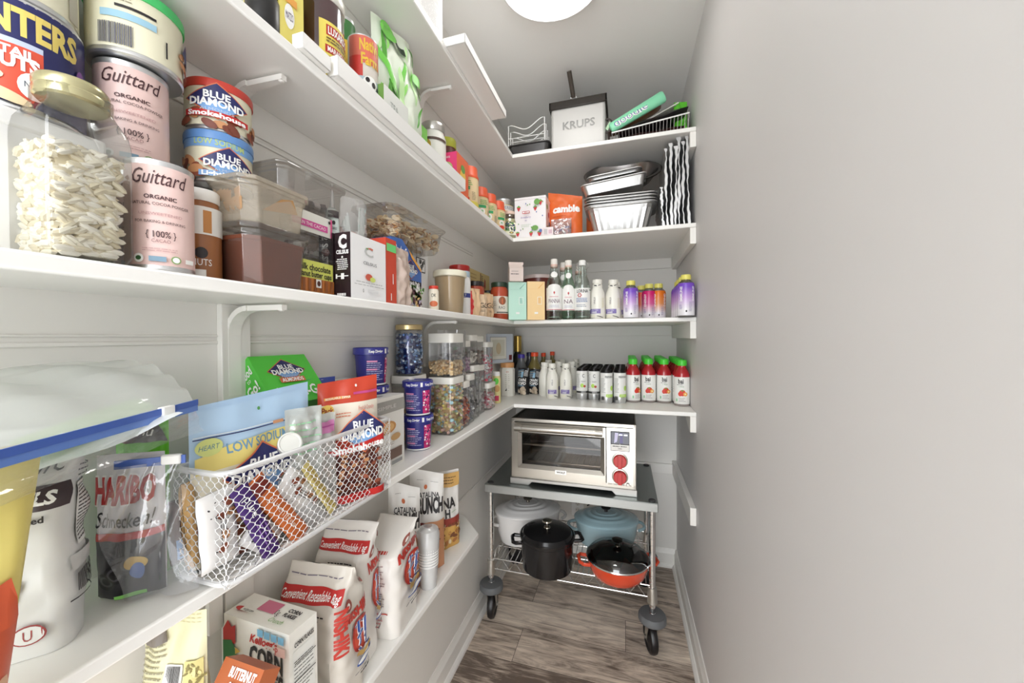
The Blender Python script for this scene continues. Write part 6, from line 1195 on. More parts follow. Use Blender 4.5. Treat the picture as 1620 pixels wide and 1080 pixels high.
def bar(label, p0, p1, X, wd, th, mat, art=None, name='snack_bar', group='snack bars in the wire basket', crimp=True):
    a_, b2 = at(*p0, X=X), at(*p1, X=X); m = (a_+b2)/2; L = (b2-a_).length; an = atan2(b2.z-a_.z, b2.y-a_.y)
    t = thing(name, label, 'snack', (X-th/2, m.y, m.z)); 
    if group: t['group'] = group
    t.matrix_world = Matrix.Translation((X-th/2, m.y, m.z)) @ Matrix(((0, 0, 1), (1, 0, 0), (0, 1, 0))).to_4x4() @ Matrix.Rotation(an, 4, 'Z')
    b = MB(); 
    f = lambda s: (lambda u, v, o: (u, v, s*(th/2*(max(0, 1-abs(2*u/L)**8)*max(0, 1-abs(2*v/wd)**3))**.5+.0006+o)+.0012*sin(150*u)*sin(90*v)))
    F, Bk = f(1), f(-1); b.grid(lambda u, v: F((u-.5)*L, (v-.5)*wd, 0), 20, 10, mat); b.grid(lambda u, v: Bk((.5-u)*L, (v-.5)*wd, 0), 20, 10, mat)
    if art: a = Art(b, F, .012); a.base = .001; art(a, L, wd)
    b.build('wrapper', t, smooth=60); return t
PUR = M((70, 38, 110), .3, name='purple_foil'); ORF = M((206, 108, 50), .3, name='orange_foil'); YST = M((206, 190, 120), .35, name='yellow_strip')
bar('purple wrapped snack bar slanting down inside the wire basket', (382, 772), (438, 880), -.478, .026, .012, PUR, lambda a, L, w: [a.text('pure', -L*.25, 0, w*.4, WHT, L*.25), a.lines(-L*.05, -w*.3, L*.35, w*.3, 3, M((150, 110, 190), .4), .3, 3)])
bar('orange wrapped snack bar slanting above the purple one', (404, 760), (484, 850), -.480, .030, .012, ORF, lambda a, L, w: [a.text('gluten free', 0, 0, w*.3, M((240, 214, 190), .4), L*.5), a.rect(-L*.48, -w*.4, -L*.34, w*.4, M((120, 40, 30), .4))])
bar('yellow edged packet strip slanting in front of the red topped bag', (484, 735), (530, 808), -.479, .018, .006, YST, lambda a, L, w: a.lines(-L*.45, -w*.3, L*.45, w*.3, 2, M((170, 140, 70), .4), .4, 3))
WSN = M((230, 228, 226), .35, name='white_foil'); 
def wsn(a, L, w): 
    rg = random.Random(3)
    for i in range(5): a.ell(rg.uniform(-.35, .35)*L, rg.uniform(-.3, .3)*w, .007, .005, [ALM, ALM2][i % 2], 12, rg.uniform(0, 3)); 
    a.specks(-L*.4, -w*.35, L*.4, w*.35, 16, .0016, [INK], 4); a.lines(-L*.2, -w*.1, L*.2, w*.1, 3, INK, .3, 5)
bar('tall white foil snack pack with almond prints, nearest in the basket', (345, 778), (355, 895), -.490, .046, .012, WSN, wsn, group='white foil snack packs'); 
bar('white foil snack pack with nut prints, upper middle of the basket', (448, 765), (512, 800), -.490, .056, .014, WSN, wsn, group='white foil snack packs')
bar('white foil snack pack crossing behind the purple bar', (398, 835), (442, 856), -.492, .044, .012, WSN, wsn, group='white foil snack packs')
bar('maroon foil pack behind the orange bar', (455, 765), (495, 840), -.496, .06, .012, M((84, 34, 36), .3), lambda a, L, w: a.text('dark', 0, 0, w*.3, WHT, L*.4))
bar('clear crinkled wrapper beside the red topped bag', (470, 840), (515, 800), -.486, .05, .010, CLEAR((246, 246, 246), .2, .06, 'crinkled_film', .35, .8), None, 'clear_wrapper', None)
bar('tan edged bar standing at the near end of the basket', (302, 765), (314, 900), -.535, .012, .02, M((206, 166, 110), .4), None)
bar('dark brown bar standing at the near end of the basket', (290, 790), (294, 890), -.553, .022, .02, M((70, 40, 34), .4), lambda a, L, w: a.rect(L*.1, -w*.4, L*.4, w*.4, BLUEL))
for i, (yy, lab) in enumerate([(.50, 'clear zip pouch with green print standing mid basket'), (.555, 'clear zip pouch with a pink strip beside the red topped bag')]):
    bag(lab, None, None, T4, .19-.02*i, .03, CLEAR((246, 248, 246), .2, .07, 'pouch_film', .4, .7, (228, 232, 228)), (lambda a, w, h: [a.lines(-w*.4, h*.6, w*.4, h*.9, 5, M((150, 200, 160), .4), .2, 3)]) if i == 0 else (lambda a, w, h: [a.rect(-w*.45, h*.8, w*.45, h*.92, M((206, 130, 180), .4)), a.rect(-w*.45, h*.86, w*.45, h*.875, M((180, 80, 150), .4))]), 'zip_pouch', loc=(-.512-.008*i, yy-.005-.015*i, BZ0), w=.06, rz=pi/2-.3, seed=90+i, wr=.006)
t = thing('round_lid_tub', 'small tub seen lid-on behind the basket rim, beside the low sodium bag', 'tub', (-.512, .462, BZ0+.135)); t.rotation_euler = (0, 1.15, -.5); t.scale = (.72, .72, .72); b = MB(); b.lathe([(.020, 0), (.0225, .02), (.0235, .022), (.0235, .027), (.021, .028), (.019, .026), (.0005, .026)], M((222, 222, 216), .3), 32); b.build('tub_body', t, bevel=0)
bag('blue topped bag behind the red topped almond bag', None, None, T4, .232, .03, M((206, 214, 226), .35), lambda a, w, h: [a.rect(-w*.5, h*.88, w*.5, h, M((56, 76, 160), .4)), a.text('NATURAL', 0, h*.85, h*.04, M((60, 80, 160), .4), w*.8, bold=.03)], 'snack_bag', loc=(-.602, .60, T4), w=.11, rz=pi/2-.15, seed=95)
# ---- behind the basket
front_box('white card box with a slot, behind the red topped almond bag', .66, .765, -.600, T4, .215, .065, M((232, 230, 224), .5), lambda F, L, R, T, w, h, d: [T.rect(-w*.1, d*.4, w*.1, d*.5, M((120, 120, 116), .5))], 'cardboard_box')
def gb(F, L, R, T, w, h, d):
    F.rect(-w*.5, h*.78, w*.5, h*.95, M((160, 158, 152), .45)); F.text('SIMPLE', 0, h*.86, h*.05, M((210, 208, 204), .5), w*.5); F.ell(-w*.02, h*.58, w*.26, h*.09, M((196, 142, 84), .5)); F.ell(-w*.02, h*.58, w*.2, h*.065, M((222, 178, 120), .5)); F.ell(w*.22, h*.42, w*.14, h*.05, M((200, 160, 110), .5)); F.rect(-w*.2, h*.12, w*.4, h*.26, M((116, 92, 80), .5)); F.rect(w*.1, h*.04, w*.4, h*.09, M((150, 150, 150), .5)); F.lines(-w*.3, h*.32, w*.2, h*.38, 2, M((180, 178, 174), .5), .3, 3); T.rect(-w*.1, d*.35, w*.1, d*.45, M((120, 120, 116), .5))
front_box('white and grey box with cookie pictures at the far end of the wire basket', .690, .832, -.540, T4, .172, .055, M((230, 228, 222), .5), gb, 'cookie_box')
GRN = M((84, 196, 66), .4, name='bright_green_card')
t = thing('snack_box', 'bright green almond box tilted back against the wall', 'box', (-.572, .555, T4+.196)); w_, d_, h_ = .112, .052, .112; t.rotation_euler = (-.72, 0, pi/2-.12)
t.rotation_mode = 'XYZ'; b = MB(); b.box(-w_/2, w_/2, 0, d_, 0, h_, GRN)
a = Art(b, lambda u, v, o: (u, -o, v), 9); bd_logo(a, 0, h_*.66, w_*.66, h_*.44, None); a.rect(-w_*.22, h_*.40, w_*.22, h_*.50, ORB); a.text('ALMONDS', 0, h_*.45, h_*.07, WHT, w_*.38, bold=.03); a.text('On-the-Go', 0, h_*.2, h_*.20, WHT, w_*.85, shear=.1, bold=.02)
a = Art(b, lambda u, v, o: (-w_/2-o, d_-u, v), 9); a.text('Good', d_*.5, h_*.80, h_*.15, WHT, d_*.7, bold=.03); a.text('to', d_*.5, h_*.67, h_*.08, WHT, d_*.2); a.text('Go!', d_*.5, h_*.50, h_*.17, WHT, d_*.7, bold=.03); a.ell(d_*.55, h_*.2, d_*.32, h_*.12, M((190, 230, 120), .5), 16, .8); a.ell(d_*.55, h_*.2, d_*.26, h_*.09, ALM, 16, .8)
b.build('box_body', t, smooth=0)
t = thing('storage_bin', 'white box standing under the tilted green almond box', 'box', (-.628, .50, T4)); b = MB(); b.box(-.04, .033, -.075, .075, 0, .192, M((228, 226, 220), .45)); b.build('box_body', t, bevel=.003)
# navy tubs
NV = M((44, 44, 124), .35, name='navy_tub'); MGT = M((196, 40, 110), .35); NVL = M((48, 50, 140), .3, name='navy_lid')
def nt_body(b):
    r = .0385; b.lathe([(r*.86, 0), (r*.87, .002), (r, .080)], NV, 44); S = cyl(r, lambda v: r*.87+r*.13*min(1, max(0, v)/.08)+.0004); a = Art(b, S, .008, .0002)
    a.rect(.012, .006, .036, .070, MGT); a.specks(.013, .008, .035, .069, 46, .0026, [NAVY, WHT, M((240, 120, 170), .4), M((150, 30, 90), .4)], 5, 1); a.lines(-.036, .014, .006, .060, 9, M((190, 190, 226), .45), .35, 6)
    for z in (.060, .040, .020): a.rect(-.036, z, -.012, z+.004, M((226, 150, 190), .4))
    a.rect(-.040, .002, .038, .006, LABW)
def nt_lid(b):
    r = .0405; b.lathe([(r*.98, .078), (r*1.06, .079), (r*1.06, .094), (r*1.02, .096), (r*.95, .096), (r*.93, .0945), (.0005, .0945)], NVL, 44); a = Art(b, cyl(r*1.062), .006, .0002); a.text('Keep Digging', -.018, .087, .007, WHT, .034, bold=.03); a.rect(.006, .081, .012, .093, LABW); a.text('Keep Digging', .036, .087, .007, WHT, .034, bold=.03)
    a = Art(b, lambda u, v, o: (u, v, .0945+o), 9); a.lines(-.025, -.02, .025, .02, 6, M((190, 190, 230), .45), .4, 4)
P, _ = foot(662, 714, 46, T4); nt0 = revolved('snack_tub', 'navy snack tub with a magenta panel, bottom of the front pair', 'tub', P, T4, face_cam(P)+.1, 'navy snack tubs', [('tub_body', nt_body), ('lid', nt_lid)])
copy_thing(nt0, (P.x, P.y, T4+.0965), face_cam(P)+.02, 'navy snack tub with a magenta panel, top of the front pair')
P2 = Vector((-.617, .830, 0)); P2 = Vector((-.622, .812, 0))
for i in range(3): copy_thing(nt0, (P2.x, P2.y, T4+.0965*i), face_cam(P2)+.3+.2*i, ['navy snack tub at the wall, bottom of three behind the cookie box', 'navy snack tub at the wall, middle of three behind the cookie box', 'navy snack tub at the wall, top one, showing white print'][i])
# lidded canisters
CP = CLEAR((250, 250, 250), .09, .03, 'canister_plastic', .05); LIDW = M((232, 230, 222), .35, name='canister_lid')
def filler(seed, n, sz, mats, x0, x1, y0, y1, z0, z1, kind=0):
    def f(b):
        rg = random.Random(seed); b.box(x0+sz, x1-sz, y0+sz, y1-sz, z0+sz*.5, z1-sz, mats[0])
        for i in range(n):
            e = rg.random(); x, y, z = rg.uniform(x0, x1), rg.uniform(y0, y1), rg.uniform(z0+sz*.4, z1)
            if e < .42: x = x1
            elif e < .84: y = y0
            else: z = z1
            s = sz*rg.uniform(.7, 1.1); b.blob((x, y, z), (s, s*.8, s*.7), rg.choice(mats), rg.uniform(0, 6), 6, 4, rg.uniform(-1, 1))
    return f
def canister(label, y0, y1, X, z, h, fill=None, lidh=.02, d=.09, lid=True, level=.85, fs=None, group='clear lidded canisters'):
    w = d; t = thing('canister', label, 'canister', (X-d/2, (y0+y1)/2, z), 0, group); hx, hy = d/2, (y1-y0)/2
    b = MB(); r = min(.012, hy*.5)
    def rl(k, z): 
        o = []
        for cx, cy, a0 in ((hx*k-r, hy*k-r, 0), (-hx*k+r, hy*k-r, pi/2), (-hx*k+r, -hy*k+r, pi), (hx*k-r, -hy*k+r, 3*pi/2)):
            for i in range(5): a = a0+pi/2*i/4; o.append((cx+r*cos(a), cy+r*sin(a), z))
        return o
    H = h-lidh if lid else h
    R = [rl(.93, 0), rl(.965, .004), rl(.985, H)]; n = 20; vs = [v for q in R for v in q]; fs_ = []
    for j in range(2):
        for i in range(n): fs_.append((j*n+i, j*n+(i+1) % n, (j+1)*n+(i+1) % n, (j+1)*n+i))
    fs_.append(tuple(range(n))[::-1]); b.add(vs, fs_, CP); b.build('canister_body', t)
    if lid:
        b = MB(); R = [rl(1.0, H-.002), rl(1.01, H+.001), rl(1.01, h-.003), rl(.98, h)]; vs = [v for q in R for v in q]; fs_ = []
        for j in range(3):
            for i in range(n): fs_.append((j*n+i, j*n+(i+1) % n, (j+1)*n+(i+1) % n, (j+1)*n+i))
        fs_ += [tuple(range(n))[::-1], tuple(range(3*n, 4*n))]; b.add(vs, fs_, LIDW); b.build('lid', t)
    if fill:
        n_, sz, mats = fill; b = MB(); filler(int(y0*1000), n_, sz, mats, -hx*.93+sz*.5, hx*.93-sz*.5, -hy*.93+sz*.5, hy*.93-sz*.5, .004, H*level)(b); o = b.build('contents', t); o['kind'] = 'stuff'
    return t
CER = [M((222, 186, 130), .6, name='cereal'), M((232, 206, 160), .6), M((206, 210, 150), .6), M((170, 206, 214), .6), M((230, 184, 170), .6), M((226, 206, 120), .6)]; OAT = [M((214, 180, 128), .6), M((226, 200, 156), .6), M((196, 156, 104), .6)]
canister('canister of multicoloured marshmallow cereal, nearest of the row', 1.080, 1.175, -.524, T4, .185, (260, .0085, CER), level=.96)
canister('canister of oat ring cereal on top of the marshmallow cereal', 1.080, 1.175, -.524, T4+.186, .140, (130, .0078, OAT), lidh=.028, level=.42)
canister('narrow canister of orange and red sweets, second in the lower row', 1.180, 1.240, -.530, T4, .160, (90, .008, [M((206, 110, 70), .4), M((150, 36, 34), .4), M((226, 160, 110), .4)]), level=.72)
canister('tall open clear canister with dark wrapped sweets on the second one', 1.180, 1.245, -.545, T4+.162, .178, (80, .008, [M((60, 50, 48), .4), WHT, M((200, 190, 180), .4), M((90, 80, 120), .4)]), lid=False, level=.5)
canister('narrow clear canister of grey packets, third in the lower row', 1.245, 1.305, -.538, T4, .178, (50, .008, [M((190, 190, 196), .4), WHT, M((120, 120, 130), .4)]), level=.8)
canister('small canister with pink and violet sweets on the third one', 1.250, 1.310, -.556, T4+.180, .120, (60, .007, [M((196, 130, 180), .4), M((226, 190, 214), .4), M((170, 110, 160), .4)]), level=.6)
canister('tall narrow canister of dark straws, fourth in the lower row', 1.315, 1.385, -.550, T4, .205, (40, .007, [M((150, 146, 144), .4), M((196, 194, 190), .4), M((90, 86, 88), .4)]), level=.7)
canister('small clear canister with a white label card on the fourth one', 1.320, 1.390, -.560, T4+.207, .115, (30, .008, [M((222, 216, 208), .4), M((190, 180, 170), .4)]), level=.55)
canister('tall narrow canister of silver packets, fifth in the lower row', 1.395, 1.475, -.562, T4, .200, (40, .008, [M((206, 206, 206), .3), WHT, M((160, 164, 160), .4)]), level=.8)
canister('small clear canister of brown powder on the fifth one', 1.400, 1.480, -.570, T4+.202, .115, (30, .008, [M((130, 104, 96), .5), M((150, 124, 110), .5)]), level=.6)
PK3 = [M((226, 170, 180), .4), WHT, M((214, 90, 110), .4), M((240, 214, 214), .4), M((196, 220, 226), .4)]
canister('short canister of pink sweets at the far end of the row', 1.500, 1.590, -.556, T4, .115, (90, .008, PK3[:4]), level=.7)
canister('canister of red and white candies on top of the pink sweets', 1.505, 1.585, -.565, T4+.117, .175, (130, .009, PK3), level=.75)
canister('canister with a pale lid under the jar of blue sweets', .953, 1.045, -.592, T4, .200, (60, .008, OAT), level=.5, d=.074)
# blue candy jar
t = thing('candy_jar', 'glass jar of blue and silver wrapped sweets with a gold lid', 'jar', (-.627, .998, T4+.2015)); r = .0405; b = MB(); b.lathe([(r*.9, 0), (r, .006), (r, .125), (r*.88, .134), (r*.88, .142)], CLEAR((250, 252, 255), .08, .02, 'candy_glass'), 44); b.build('jar_body', t)
b = MB(); rg = random.Random(17); BC = [M((70, 110, 170), .25, .4, 'blue_foil'), M((150, 180, 214), .25, .4), M((220, 226, 234), .25, .4), M((34, 48, 100), .25, .4)]
b.lathe([(r*.8, .004), (r*.8, .118), (.0005, .118)], BC[3], 20)
for i in range(330):
    a_ = rg.uniform(0, 2*pi); zz = rg.uniform(.008, .124); q = r*.86 if i % 6 else rg.uniform(0, r*.8)
    if i % 6 == 0: zz = .120
    s = rg.uniform(.0045, .0075); b.blob((q*cos(a_), q*sin(a_), zz), (s, s*.7, s*.8), BC[i % 4], rg.uniform(0, 6), 5, 3, rg.uniform(-1, 1))
o = b.build('sweets', t); o['kind'] = 'stuff'
b = MB(); b.lathe([(r*.93, .134), (r*1.0, .136), (r*1.0, .148), (r*.94, .151), (.0005, .151)], M((196, 176, 130), .25, .8, 'gold_lid2'), 44); b.build('lid', t)
# far corner: picture box, white tub, vitamin bottle
t = thing('picture_box', 'pale blue grey box with a framed print, on the white tub at the corner', 'box', (-.622, 1.86, T4+.178), 1.18); PB = M((196, 204, 216), .45, name='blue_grey_card'); b = MB(); w_, h_ = .20, .152; b.box(-w_/2, w_/2, 0, .03, 0, h_, PB)
a = Art(b, lambda u, v, o: (u, -o, v), 9); a.rect(-w_*.42, h_*.12, w_*.22, h_*.90, M((110, 116, 130), .5)); a.rect(-w_*.41, h_*.135, w_*.21, h_*.885, M((222, 220, 212), .5)); a.rect(-w_*.34, h_*.24, w_*.14, h_*.80, M((206, 204, 190), .5)); a.ell(-w_*.1, h_*.5, w_*.1, h_*.2, M((196, 180, 150), .5)); a.rect(w_*.32, h_*.08, w_*.44, h_*.26, M((110, 36, 40), .5)); b.build('box_body', t, smooth=0)
t = thing('supplement_tub', 'white octagonal tub with an orange tan lid in the shelf corner', 'tub', (-.605, 1.915, T4), face_cam(Vector((-.605, 1.915, 0)))); b = MB(); r = .040; b.lathe([(r*.95, 0), (r, .004), (r, .140), (r*.9, .150), (r*.85, .152)], M((232, 230, 222), .35), 8); a = Art(b, lambda u, v, o: (u, -(r*.93+o), v), 9); a.lines(-.012, .04, .012, .12, 8, M((170, 166, 150), .5), .3, 3); a.poly([(-.013, .03), (-.003, .045), (.006, .03)], INK); a.ell(0, .13, .006, .006, M((190, 120, 90), .5)); b.build('tub_body', t, smooth=20)
b = MB(); b.lathe([(r*.92, .152), (r*.92, .174), (r*.88, .177), (.0005, .177)], M((206, 150, 96), .4, name='tan_lid'), 32); b.build('lid', t)
t = thing('vitamin_bottle', 'slim yellow bottle with green, tan and pink print beside the white tub', 'bottle', (-.590, 1.69, T4), face_cam(Vector((-.59, 1.69, 0)))); b = MB(); r = .022; b.lathe([(r*.9, 0), (r, .004), (r, .115), (r*.8, .128), (r*.7, .13)], M((226, 214, 150), .4), 32); a = Art(b, cyl(r), .006, .0002); a.ell(0, .105, .012, .016, M((96, 206, 70), .4)); a.ell(.004, .07, .014, .016, M((206, 160, 100), .4)); a.rect(-.010, .012, .012, .036, M((206, 60, 96), .4)); b.build('bottle_body', t); b = MB(); b.lathe([(r*.85, .129), (r*.85, .148), (.0005, .15)], WHT, 28); b.build('cap', t)
# ================= shelf 5
NW2 = M((228, 224, 218), .42, name='rice_bag_white'); NR = M((186, 54, 44), .4); NB = M((60, 90, 160), .4); GO = M((196, 160, 96), .45)
def nish(a, w, h, ww=1, c=0):
    a.text('NISHIKI', c, h*.72, h*.085, NR, w*.92, bold=.05, rot=.12); a.ell(c-w*.38, h*.84, w*.12, h*.05, M((150, 80, 70), .45)); a.ell(c-w*.38, h*.84, w*.05, h*.022, NW2); a.ell(c+w*.3, h*.95, w*.08, h*.03, M((150, 80, 70), .45))
    a.ell(c+w*.1, h*.50, w*.36, h*.15, NR); a.ell(c+w*.1, h*.50, w*.30, h*.125, M((206, 84, 60), .4))
    for x0, y0, x1, y1 in ((-.1, .58, .1, .60), (0, .62, -.02, .42), (-.12, .50, .14, .52), (.12, .60, .3, .56), (.2, .62, .18, .40), (.1, .46, .3, .48), (-.1, .42, .0, .38), (.14, .40, .32, .38)):
        A_, B3 = Vector((c+x0*w+w*.0, y0*h)), Vector((c+x1*w, y1*h)); n_ = Vector((-(B3-A_).y, (B3-A_).x)).normalized(); 
        for k_, mt in ((w*.045, WHT), (w*.026, NB)): q = n_*k_; a.poly([tuple(A_+q), tuple(B3+q), tuple(B3-q), tuple(A_-q)], mt)
    for i in range(7): a.ell(c-w*.12+w*.06*i, h*(.34+.012*abs(i-3)), w*.07, h*.016, GO, 10, .6-.2*i)
    a.ell(c+w*.12, h*.30, w*.36, h*.030, NB); a.ell(c+w*.12, h*.305, w*.32, h*.018, WHT); a.lines(c-w*.1, h*.19, c+w*.4, h*.22, 1, INK, .5, 3); a.lines(c-w*.3, h*.23, c+w*.4, h*.25, 1, M((120, 120, 120), .5), .4, 5)
def fine(a, w, h): a.lines(-w*.42, h*.74, w*.30, h*.78, 1, NR, .6, 3); a.lines(-w*.42, h*.28, w*.25, h*.72, 20, M((150, 130, 130), .5), .32, 5); a.lines(-w*.42, h*.10, w*.25, h*.22, 4, M((196, 130, 130), .5), .4, 6); a.rect(-w*.42, h*.235, w*.30, h*.245, NR)
brick('large white rice bag with a red round emblem, upright at the shelf front', -.556, .790, T5, .10, .098, .120, .262, NW2, fine, lambda a, d, h: nish(a, d*.95, h, c=d*.45), 'rice_bag', 'rice bags', 11, top=.28, fold=.3, r=.022)
RZ = M((186, 40, 38), .4)
def resl(a, w, h): a.rect(-w*.48, h*.80, w*.48, h*.88, RZ); a.text('Convenient Resealable Bag', 0, h*.84, h*.045, WHT, w*.9, shear=.3, bold=.01); a.lines(-w*.45, h*.93, w*.45, h*.94, 1, M((110, 100, 120), .5), .5, 3); a.lines(-w*.2, h*.68, w*.3, h*.74, 2, INK, .3, 4)
TRL = M((214, 208, 198), .4, name='rice_bag_film')
brick('rice bag with a red resealable strip, between the cereal box and the large bag', -.570, .592, T5, .10, .135, .078, .252, TRL, resl, lambda a, d, h: [nish(a, d*.9, h*.9, c=d*.5), a.text('NISHIKI', -.003, h*.62, h*.06, NR, h*.34, rot=-pi/2, bold=.05)], 'rice_bag', 'rice bags', 13, top=.2, r=.02)
brick('rice bag standing behind, its red strip just below the shelf above', -.590, .682, T5, .12, .12, .055, .296, NW2, resl, lambda a, d, h: nish(a, d*.9, h*.95, c=d*.5), 'rice_bag', 'rice bags', 15, top=.25, fold=.2, r=.018)
# cereal box
CF = M((234, 232, 224), .42, name='cereal_card'); t = thing('cereal_box', 'white corn flakes box with a green and red rooster print', 'box', (-.571, .452, T5), -.04); w_, d_, h_ = .145, .052, .236; b = MB(); b.box(-w_/2, w_/2, 0, d_, 0, h_, CF); KG = M((40, 120, 60), .4); KR = M((190, 44, 40), .4)
a = Art(b, lambda u, v, o: (u, -o, v), 9); a.text("Kellogg's", w_*.12, h_*.895, h_*.055, KR, w_*.42, shear=.35, bold=.03); a.text('CORN', w_*.16, h_*.78, h_*.125, INK, w_*.5, bold=.04); a.text('FLAKES', w_*.16, h_*.635, h_*.125, INK, w_*.52, bold=.04)
a.poly([(-w_*.5, h_*.90), (-w_*.42, h_*.97), (-w_*.36, h_*.93), (-w_*.30, h_*.95), (-w_*.30, h_*.82), (-w_*.5, h_*.80)], KR); a.poly([(-w_*.5, h_*.82), (-w_*.36, h_*.84), (-w_*.28, h_*.76), (-w_*.40, h_*.52), (-w_*.5, h_*.46)], KG); a.poly([(-w_*.30, h_*.80), (-w_*.22, h_*.78), (-w_*.30, h_*.75)], M((226, 190, 80), .4)); a.ell(-w_*.28, h_*.66, w_*.045, h_*.06, KR)
for i in range(4): a.rect(w_*(.06+.105*i), h_*.935, w_*(.145+.105*i), h_*.985, M((120, 176, 206), .45))
a.rect(w_*.33, h_*.855, w_*.48, h_*.915, M((232, 196, 186), .45)); a.text('P', w_*.36, h_*.885, h_*.05, KR)
a = Art(b, lambda u, v, o: (w_/2+o, u, v), 9); a.rect(d_*.1, h_*.1, d_*.9, h_*.86, M((226, 226, 220), .45)); a.lines(d_*.14, h_*.12, d_*.86, h_*.80, 26, M((90, 90, 90), .5), .25, 3); a.text('CORN FLAKES', d_*.5, h_*.9, h_*.03, INK, d_*.7, bold=.03)
for v_ in (.2, .34, .5, .66, .78): a.rect(d_*.12, h_*v_, d_*.88, h_*v_+.0015, INK)
a = Art(b, lambda u, v, o: (u, v, h_+o), 9); a.rect(-w_*.2, d_*.45, w_*.06, d_*.9, M((200, 110, 136), .45)); a.text('CORN', w_*.28, d_*.74, d_*.13, INK, w_*.18, bold=.04); a.text('FLAKES', w_*.28, d_*.54, d_*.13, INK, w_*.18, bold=.04); a.text('Crunch', w_*.20, d_*.25, d_*.16, LF, w_*.2, shear=.3); a.ell(-w_*.36, d_*.3, w_*.09, d_*.09, KR); a.rect(-w_*.36, d_*.22, -w_*.16, d_*.38, CF); a.text('recipe.com', -w_*.25, d_*.3, d_*.1, INK); a.text("0g", w_*.12, d_*.5, d_*.2, INK)
b.build('box_body', t, smooth=0)
BQ = M((176, 96, 56), .45, name='squash_orange'); t = thing('risotto_box', 'orange butternut squash risotto box in front of the cereal box', 'box', (-.5175, .228, T5), -.02); t.rotation_euler = (-.60, 0, -.02); w_, h_ = .074, .288; b = MB(); b.box(-w_/2, w_/2, 0, .03, 0, h_, BQ)
a = Art(b, lambda u, v, o: (u, -o, v), 9); a.text('BUTTERNUT', w_*.08, h_-.012, .0105, WHT, w_*.64, bold=.04); a.text('SQUASH', w_*.08, h_-.027, .0095, WHT, w_*.46, bold=.04); a.text('RISOTTO', w_*.08, h_-.042, .0095, WHT, w_*.5, bold=.04); a.ell(-w_*.42, h_*.82, w_*.06, h_*.06, M((206, 110, 90), .45)); a.ell(0, h_*.4, w_*.4, h_*.2, M((226, 180, 90), .5)); b.build('box_body', t, smooth=0)
PY = M((216, 212, 176), .42, name='pale_pasta_film')
bag('pale yellow pasta bag with a barcode, left of the cereal box', None, None, T5, .315, .05, PY, lambda a, w, h: [a.lines(-w*.45, h*.70, -w*.05, h*.90, 9, M((150, 146, 120), .5), .3, 3), a.bars(-w*.02, h*.68, w*.2, h*.78), a.rect(w*.26, h*.2, w*.49, h*.80, M((206, 196, 130), .5)), a.specks(w*.27, h*.3, w*.48, h*.79, 60, .006, [M((226, 214, 150), .5), M((130, 120, 70), .5)], 3, 3), a.poly([(-w*.45, h*.9), (-w*.1, h*.93), (-w*.05, h*.88), (-w*.4, h*.86)], M((120, 112, 104), .5))], 'pasta_bag', loc=(-.605, .362, T5), w=.085, rz=.32, seed=101)
# crunch pouches and cups
CW = M((230, 228, 224), .42, name='matte_white_pouch'); CT2 = M((200, 140, 100), .42, name='tan_print'); CRD = M((104, 38, 34), .42)
def cc(a, w, h, k=0):
    a.text('CATALINA', 0, h*.77, h*.05, INK, w*.7, bold=.02, rot=-.05); a.text('CRUNCH', 0, h*.665, h*.14, INK, w*.92, bold=.05, rot=-.05); a.ell(-w*.05, h*.85, w*.05, h*.022, M((200, 110, 70), .45)); a.lines(-w*.3, h*.91, -w*.1, h*.915, 1, INK, .5, 3); a.lines(w*.1, h*.89, w*.35, h*.895, 1, INK, .5, 4)
    a.rect(-w*.5, 0, w*.5, h*.50, CT2); a.ell(-w*.2, h*.42, w*.2, h*.09, CRD); a.text('0g', w*.28, h*.42, h*.04, CRD, bold=.03); a.text('11g', w*.28, h*.32, h*.04, CRD, bold=.03); almonds(a, -w*.45, w*.1, h*.05, h*.3, 8, w*.12, 4)
bag('white crunch cereal pouch, nearest and left of the three', None, None, T5, .290, .05, CW, cc, 'cereal_pouch', loc=(-.585, .900, T5), w=.085, rz=pi/2-.85, seed=111, group='crunch cereal pouches', topdrop=.06)
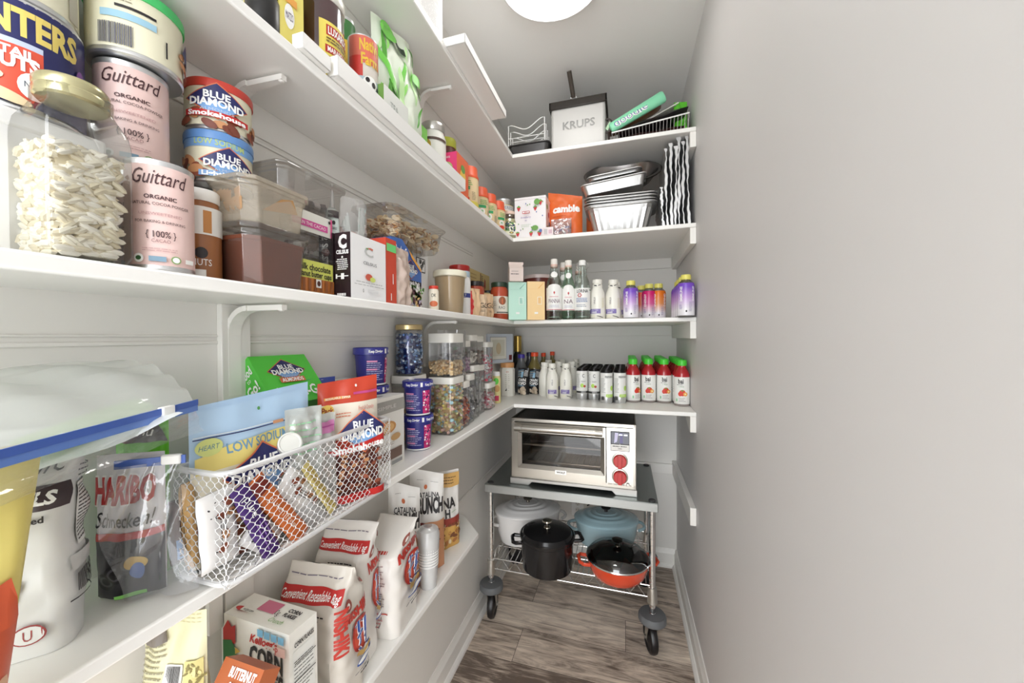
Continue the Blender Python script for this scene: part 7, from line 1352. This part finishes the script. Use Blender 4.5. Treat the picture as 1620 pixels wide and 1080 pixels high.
bag('white crunch cereal pouch, middle and tallest of the three', None, None, T5, .292, .05, CW, cc, 'cereal_pouch', loc=(-.575, 1.005, T5), w=.10, rz=pi/2-.95, seed=113, group='crunch cereal pouches', topdrop=.05)
def cc3(a, w, h): a.text('NA', w*.05, h*.60, h*.12, INK, w*.5, bold=.04); a.text('H', -w*.02, h*.47, h*.10, INK, bold=.04); a.lines(w*.12, h*.475, w*.35, h*.485, 1, LF, .6, 3); a.rect(-w*.5, h*.3, w*.5, h*.41, M((150, 56, 44), .45)); a.rect(-w*.5, 0, w*.5, h*.3, M((206, 160, 84), .45)); a.specks(-w*.45, h*.03, w*.45, h*.34, 30, .011, [M((120, 70, 40), .5), M((232, 214, 180), .5), M((170, 110, 60), .5)], 4); a.rect(-w*.3, h*.80, w*.5, h*.97, M((214, 170, 100), .45)); a.lines(-w*.2, h*.83, w*.4, h*.93, 3, M((110, 80, 40), .5), .35, 4); [a.ell(-w*.35+w*.1*cos(q), h*.74+h*.04*sin(q), w*.02, h*.012, GO) for q in (0, .5, 1, 1.5, 2, 2.6, 3.1)]
bag('white crunch pouch with a gold corner patch, farthest of the three', None, None, T5, .250, .05, CW, cc3, 'cereal_pouch', loc=(-.575, 1.125, T5), w=.095, rz=pi/2-.75, seed=115, group='crunch cereal pouches')
t = thing('cup_stack', 'sleeve of white disposable cups in clear wrap beside the large rice bag', 'cups', (-.530, .930, T5)); b = MB(); pr = [(.021, 0), (.024, .06)]
for i in range(11): z_ = .06+.0078*i; pr += [(.0255+.0004*i, z_), (.0285+.0003*i, z_+.002), (.0285+.0003*i, z_+.005), (.0255+.0004*i, z_+.006)]
pr += [(.028, .145), (.026, .143), (.0005, .11)]; b.lathe(pr, M((236, 236, 234), .4, name='paper_cup'), 32); b.build('cups', t); b = MB(); b.openlathe([(.023, .0), (.0275, .06), (.0325, .145), (.028, .160), (.012, .168)], CLEAR((250, 250, 250), .12, .06, 'wrap_film', .35, .5), 28); b.build('wrap_film', t)
